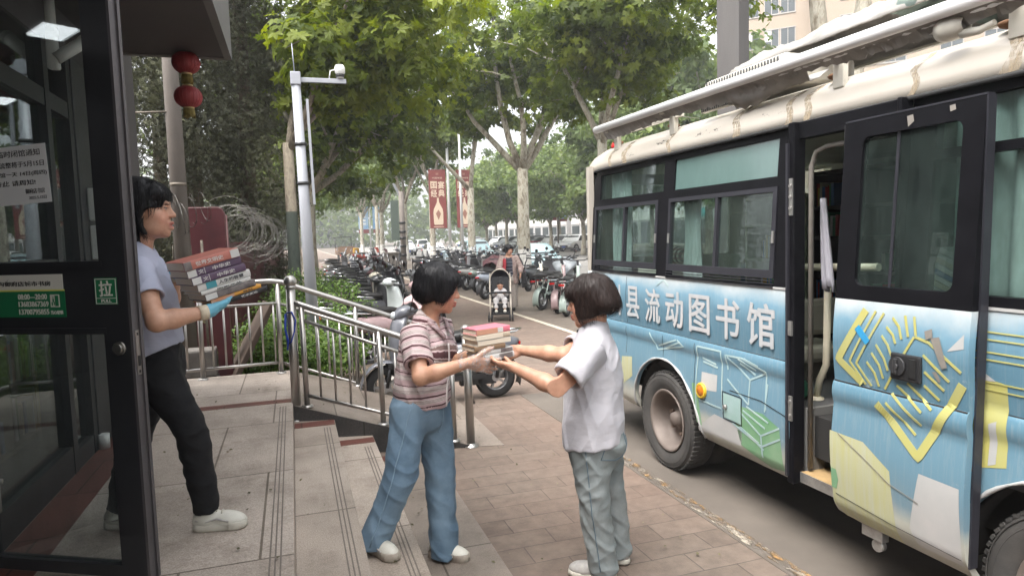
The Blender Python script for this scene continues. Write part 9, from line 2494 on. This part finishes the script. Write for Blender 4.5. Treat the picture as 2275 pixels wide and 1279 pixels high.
for k_ in range(7):
 e = R(-62 + 15 * k_); rows.append([(.235 * math.cos(a), -.20 + .36 * math.sin(e) * math.sin(a) ** .8 * .95 - .10, .72 + .36 * math.cos(e) * math.sin(a) ** .8) if 0 < math.sin(a) else (.235 * math.cos(a), -.30, .72) for a in np.linspace(0, PI, 17)])
m.loft(rows[:6], 0, False, True, closed=False); o = m.build('hood', M_navy, ST); md = o.modifiers.new('s', 'SOLIDIFY'); md.thickness = .01
m = MB(); m.tube([rows[5][i] for i in range(17)], .012, 8); m.build('hood_rim', M_sfr, ST)
m = MB(); m.tube([(-.22, .06, .58), (-.16, .20, .60), (.16, .20, .60), (.22, .06, .58)], .022, 8); m.build('front_bar', M_bks, ST)
def loc2w(x, y, z):
 c, s_ = math.cos(ang), math.sin(ang); return A3(4.18 + x * c - y * s_, 13.75 + x * s_ + y * c, z)
def toddler():
 t = thing('person', 'toddler in pale patterned clothes sitting in the stroller', 'person', (0, 0, 0))
 f = SF; l = A3(-f[1], f[0], 0); h = .009
 hc = loc2w(0, -.06, .735); M = frame(f, pitch=.35); s = .80
 pel = loc2w(0, -.05, .46); ch = loc2w(0, -.10, .60)
 S = Field(*box_of([pel, hc, loc2w(.25, .35, .2), loc2w(-.25, .3, .2)], .16), .006); P = head(S, hc, M, s)
 S.chain([(pel, .08, .07), (ch, .085, .065)], l, .02); S.cap(ch, hc - A3(0, 0, .07), .04, .035, .02)
 for sg in (-1, 1):
  S.cap(loc2w(sg * .09, -.09, .61), loc2w(sg * .13, .03, .54), .030, .027, .02); S.cap(loc2w(sg * .13, .03, .54), loc2w(sg * .07, .14, .59), .026, .021, .02); hand(S, loc2w(sg * .07, .14, .59), SF, A3(0, 0, -1), tsign=-sg, s=.55)
  S.cap(loc2w(sg * .06, -.02, .45), loc2w(sg * .09, .18, .44), .045, .042, .02); S.cap(loc2w(sg * .09, .18, .44), loc2w(sg * .09, .24, .27), .04, .03, .02)
 emit_field(S, 'body', M_skin, t, 2, paint=lambda V: face_paint(V, P, s, SKIN))
 Hf = Field(hc - .16, hc + .16, .006); Hf.ell(P(-.02, 0, .045), A3(.100, .084, .082) * s, M); Hf.ell(P(.115, 0, -.06), A3(.085, .11, .125) * s, M, .006, True); Hf.ell(P(0, 0, -.10), A3(.14, .12, .07) * s, M, .006, True)
 emit_field(Hf, 'hair', M_hair_black, t)
 C = Field(*box_of([pel, ch, loc2w(.25, .35, .2), loc2w(-.25, .3, .2)], .12), .007)
 C.chain([(pel, .11, .095), (ch, .11, .085), (ch + A3(0, 0, .04), .07, .06)], l, .03)
 for sg in (-1, 1):
  C.cap(loc2w(sg * .09, -.09, .61), loc2w(sg * .13, .03, .54), .046, .044, .02); C.cap(loc2w(sg * .13, .03, .54), loc2w(sg * .085, .115, .58), .042, .036, .02)
  C.cap(loc2w(sg * .06, -.02, .45), loc2w(sg * .09, .18, .44), .062, .058, .02); C.cap(loc2w(sg * .09, .18, .44), loc2w(sg * .09, .235, .30), .056, .046, .02)
 emit_field(C, 'clothes', pm('toddler_print', (0.58, 0.54, 0.52), .9, c2=(.36, .36, .38), vscale=45, bmp=.3, bscale=20, bdist=.02), t, 2, rip=[(.008, (14, 14, 14), 2)])
 for sg in (-1, 1):
  F = Field(*box_of([loc2w(sg * .09, .25, .23)], .12), .006); F.ell(loc2w(sg * .09, .28, .215), (.070, .036, .034), np.stack([f, l, A3(0, 0, 1)])); emit_field(F, 'shoe', M_shoe, t)
toddler()
def woman_stroller():
 t = thing('person', 'woman with short dark hair, patterned open jacket and navy striped top pushing the stroller', 'person', (0, 0, 0))
 f = SF; l = A3(-f[1], f[0], 0); O = A3(4.86, 15.2, 0)
 def w(a, b, z): return O + f * a + l * b + A3(0, 0, z)
 hc = w(.02, 0, 1.45); M = frame(nrm(A3(.25, -.97, 0)), pitch=0.05); s = 1.02
 shR, shL = w(0, -.17, 1.25), w(0, .17, 1.25)
 hR, hL = w(.78, -.10, 1.03) + l * .0, w(.22, .26, .86)
 elR, elL = w(.30, -.25, 1.02), w(.03, .27, 1.02)
 S = Field(*box_of([hc + A3(0, 0, .2), O, hR, hL, w(0, -.3, 1), w(.3, .2, 0)], .15), .009); P = head(S, hc, M, s)
 S.cap(w(0, 0, 1.27), P(-.02, 0, -.07), .052, .050, .02)
 S.chain([(w(0, 0, .84), .15, .10), (w(0, 0, 1.0), .13, .1), (w(0, 0, 1.2), .14, .1), (w(0, 0, 1.28), .11, .07)], l, .03)
 arm(S, shR, elR, w(.62, -.14, 1.0)); arm(S, shL, elL, w(.18, .26, .90))
 hand(S, w(.62, -.14, 1.0), nrm(hR - w(.62, -.14, 1.0)), A3(0, 0, -1), tsign=1, curl=(.5, .5, .5, .5)); hand(S, w(.18, .26, .90), nrm(A3(f[0] * .3, f[1] * .3, -1)), -l, tsign=1)
 for sg, dx in ((-1, .10), (1, -.10)): S.cap(w(0, sg * .08, .84), w(dx * .6, sg * .08, .45), .07, .05, .02); S.cap(w(dx * .6, sg * .08, .45), w(dx, sg * .08, .05), .048, .035, .02)
 emit_field(S, 'body', M_skin, t, 2, paint=lambda V: face_paint(V, P, s, SKIN))
 Hf = Field(hc - .2, hc + .2, .006); hair_field(Hf, P, M, s, 'bob_short'); emit_field(Hf, 'hair', M_hair_black, t, rip=[(.008, (40, 40, 12), 1)])
 C = Field(*box_of([w(-.2, -.3, .55), w(.3, .3, 1.3)], .1), .008)
 C.chain([(w(0, 0, .72), .165, .13), (w(0, 0, .95), .15, .125), (w(0, 0, 1.18), .15, .115), (w(0, 0, 1.27), .09, .07)], l, .03, aux=0.0); C.ell(w(.03, 0, 1.32), (.075, .07, .075), None, .01, True)
 m_, nt, b_ = _nodes('navy_striped_top'); at = N(nt, 'ShaderNodeAttribute'); at.attribute_name = 'along'; mu = N(nt, 'ShaderNodeMath', operation='MULTIPLY'); mu.inputs[1].default_value = 1 / .075; nt.links.new(at.outputs['Fac'], mu.inputs[0]); fr_ = N(nt, 'ShaderNodeMath', operation='FRACT'); nt.links.new(mu.outputs[0], fr_.inputs[0]); nt.links.new(ramp(nt, fr_.outputs[0], [(.84, (.014, .015, .030)), (.86, (.28, .28, .32)), (.98, (.28, .28, .32)), (1.0, (.014, .015, .030))]), b_.inputs['Base Color'])
 emit_field(C, 'top', m_, t, 2, rip=[(.008, (8, 8, 6), 2)])
 K = Field(*box_of([w(-.3, -.4, .60), w(.5, .4, 1.3), elR], .12), .008)
 K.chain([(w(-.02, 0, .66), .21, .165), (w(-.02, 0, .95), .185, .15), (w(-.01, 0, 1.18), .175, .132), (w(0, 0, 1.28), .10, .085)], l, .03)
 K.ell(w(.03, 0, 1.33), (.09, .085, .085), None, .01, True)
 K.ecap(w(.16, 0, .5), w(.15, 0, 1.36), (.105, .15), (.075, .12), l, .01, True)
 K.ecap(w(-.01, 0, .60), w(-.01, 0, 1.22), (.17, .132), (.152, .118), l, .01, True)
 for sh, el, wr_ in ((shR, elR, w(.55, -.15, 1.0)), (shL, elL, w(.16, .26, .95))): K.cap(sh, el, .072, .068, .03); K.cap(el, wr_, .066, .058, .03)
 emit_field(K, 'jacket', pm('patterned_jacket', (0.42, 0.34, 0.30), .85, c2=(.20, .12, .11), vscale=24, bmp=.3, bscale=14, bdist=.02), t, 2, rip=[(.012, (8, 8, 8), 2)])
 K = Field(*box_of([w(.12, -.12, .9), w(.12, -.08, 1.3)], .14), .008)
 K.cap(w(.135, -.105, 1.22), w(.165, -.12, 1.02), .040, .045, .02); emit_field(K, 'scarf', pm('red_scarf', (.42, .035, .05), .8, var=.3, vscale=14), t, 2, rip=[(.01, (14, 14, 14), 2)])
 T = Field(*box_of([w(0, 0, .9), w(.2, .2, .05), w(-.2, -.2, .05)], .15), .009)
 T.chain([(w(0, 0, .88), .15, .12), (w(0, 0, .72), .165, .14)], l, .03)
 for sg, dx in ((-1, .10), (1, -.10)): T.chain([(w(0, sg * .08, .8), .09, .11), (w(dx * .6, sg * .08, .45), .10, .10), (w(dx, sg * .08, .09), .10, .10)], l, .03)
 emit_field(T, 'trousers', pm('pale_striped_trousers', (.45, .40, .36), .9, c2=(.30, .26, .23), vscale=20, stretch=(4, 4, .3)), t, 2, rip=[(.012, (9, 9, 4), 2)])
 for sg, dx in ((-1, .10), (1, -.10)):
  F = Field(*box_of([w(dx, sg * .08, .05)], .2), .009); F.ell(w(dx + .06, sg * .08, .038), (.125, .045, .042), np.stack([f, l, A3(0, 0, 1)])); F.plane_cut((0, 0, .003), (0, 0, -1)); emit_field(F, 'shoe', M_bp, t)
 b = thing('handbag', 'black handbag hanging at the side of the woman pushing the stroller', 'bag', tuple(w(-.02, .34, .62)), ang)
 q = MB(); q.box((0, 0, .16), (.12, .30, .30), None, bev=.04); q.build('bag_body', M_bks, b); q = MB(); q.tube([(0, -.10, .30), (-.05, -.08, .52), (-.10, 0, .62), (-.05, .08, .52), (0, .10, .30)], .010, 8); q.build('bag_strap', M_bks, b)
woman_stroller()
rngl = np.random.default_rng(12)
n = 170
X = rngl.uniform(-.9, 2.3, n); Y = rngl.uniform(2.5, 7.0, n)
Z = np.where(X < -.06, PZ, np.where(Y < 5.45, np.where(X < .335, S1, np.where(X < .69, S2, .007)), np.where(X < 1.45, PZ * (1 - np.clip((X + .06) / 1.51, 0, 1)), 0))) + .012
o = leaves(np.stack([X, Y, Z], 1), np.tile([0, 0, 1.0], (n, 1)), .022, np.clip(rngl.normal(.5, .25, n), 0, 1), LEAF1, rngl, 'leaf_litter', M_dryleaf, None, up=2.5)
tag(o, 'scattered dry leaf litter on the steps and paving', 'leaves', kind='stuff')
# ------------------------------------------------------------------ hazy summer air
def haze_mat():
 m = bpy.data.materials.new('haze'); m.use_nodes = True
 nt = m.node_tree; nt.nodes.remove(nt.nodes['Principled BSDF'])
 v = nt.nodes.new('ShaderNodeVolumePrincipled')
 v.inputs['Color'].default_value = (0.93, 0.95, 0.97, 1); v.inputs['Density'].default_value = 0.0016; v.inputs['Anisotropy'].default_value = 0.2
 nt.links.new(v.outputs[0], nt.nodes['Material Output'].inputs['Volume'])
 return m
o = MB().bb((-520, -320, -1.8), (520, 920, 32)).build('haze', haze_mat())
tag(o, 'pale summer haze', 'haze', kind='stuff')
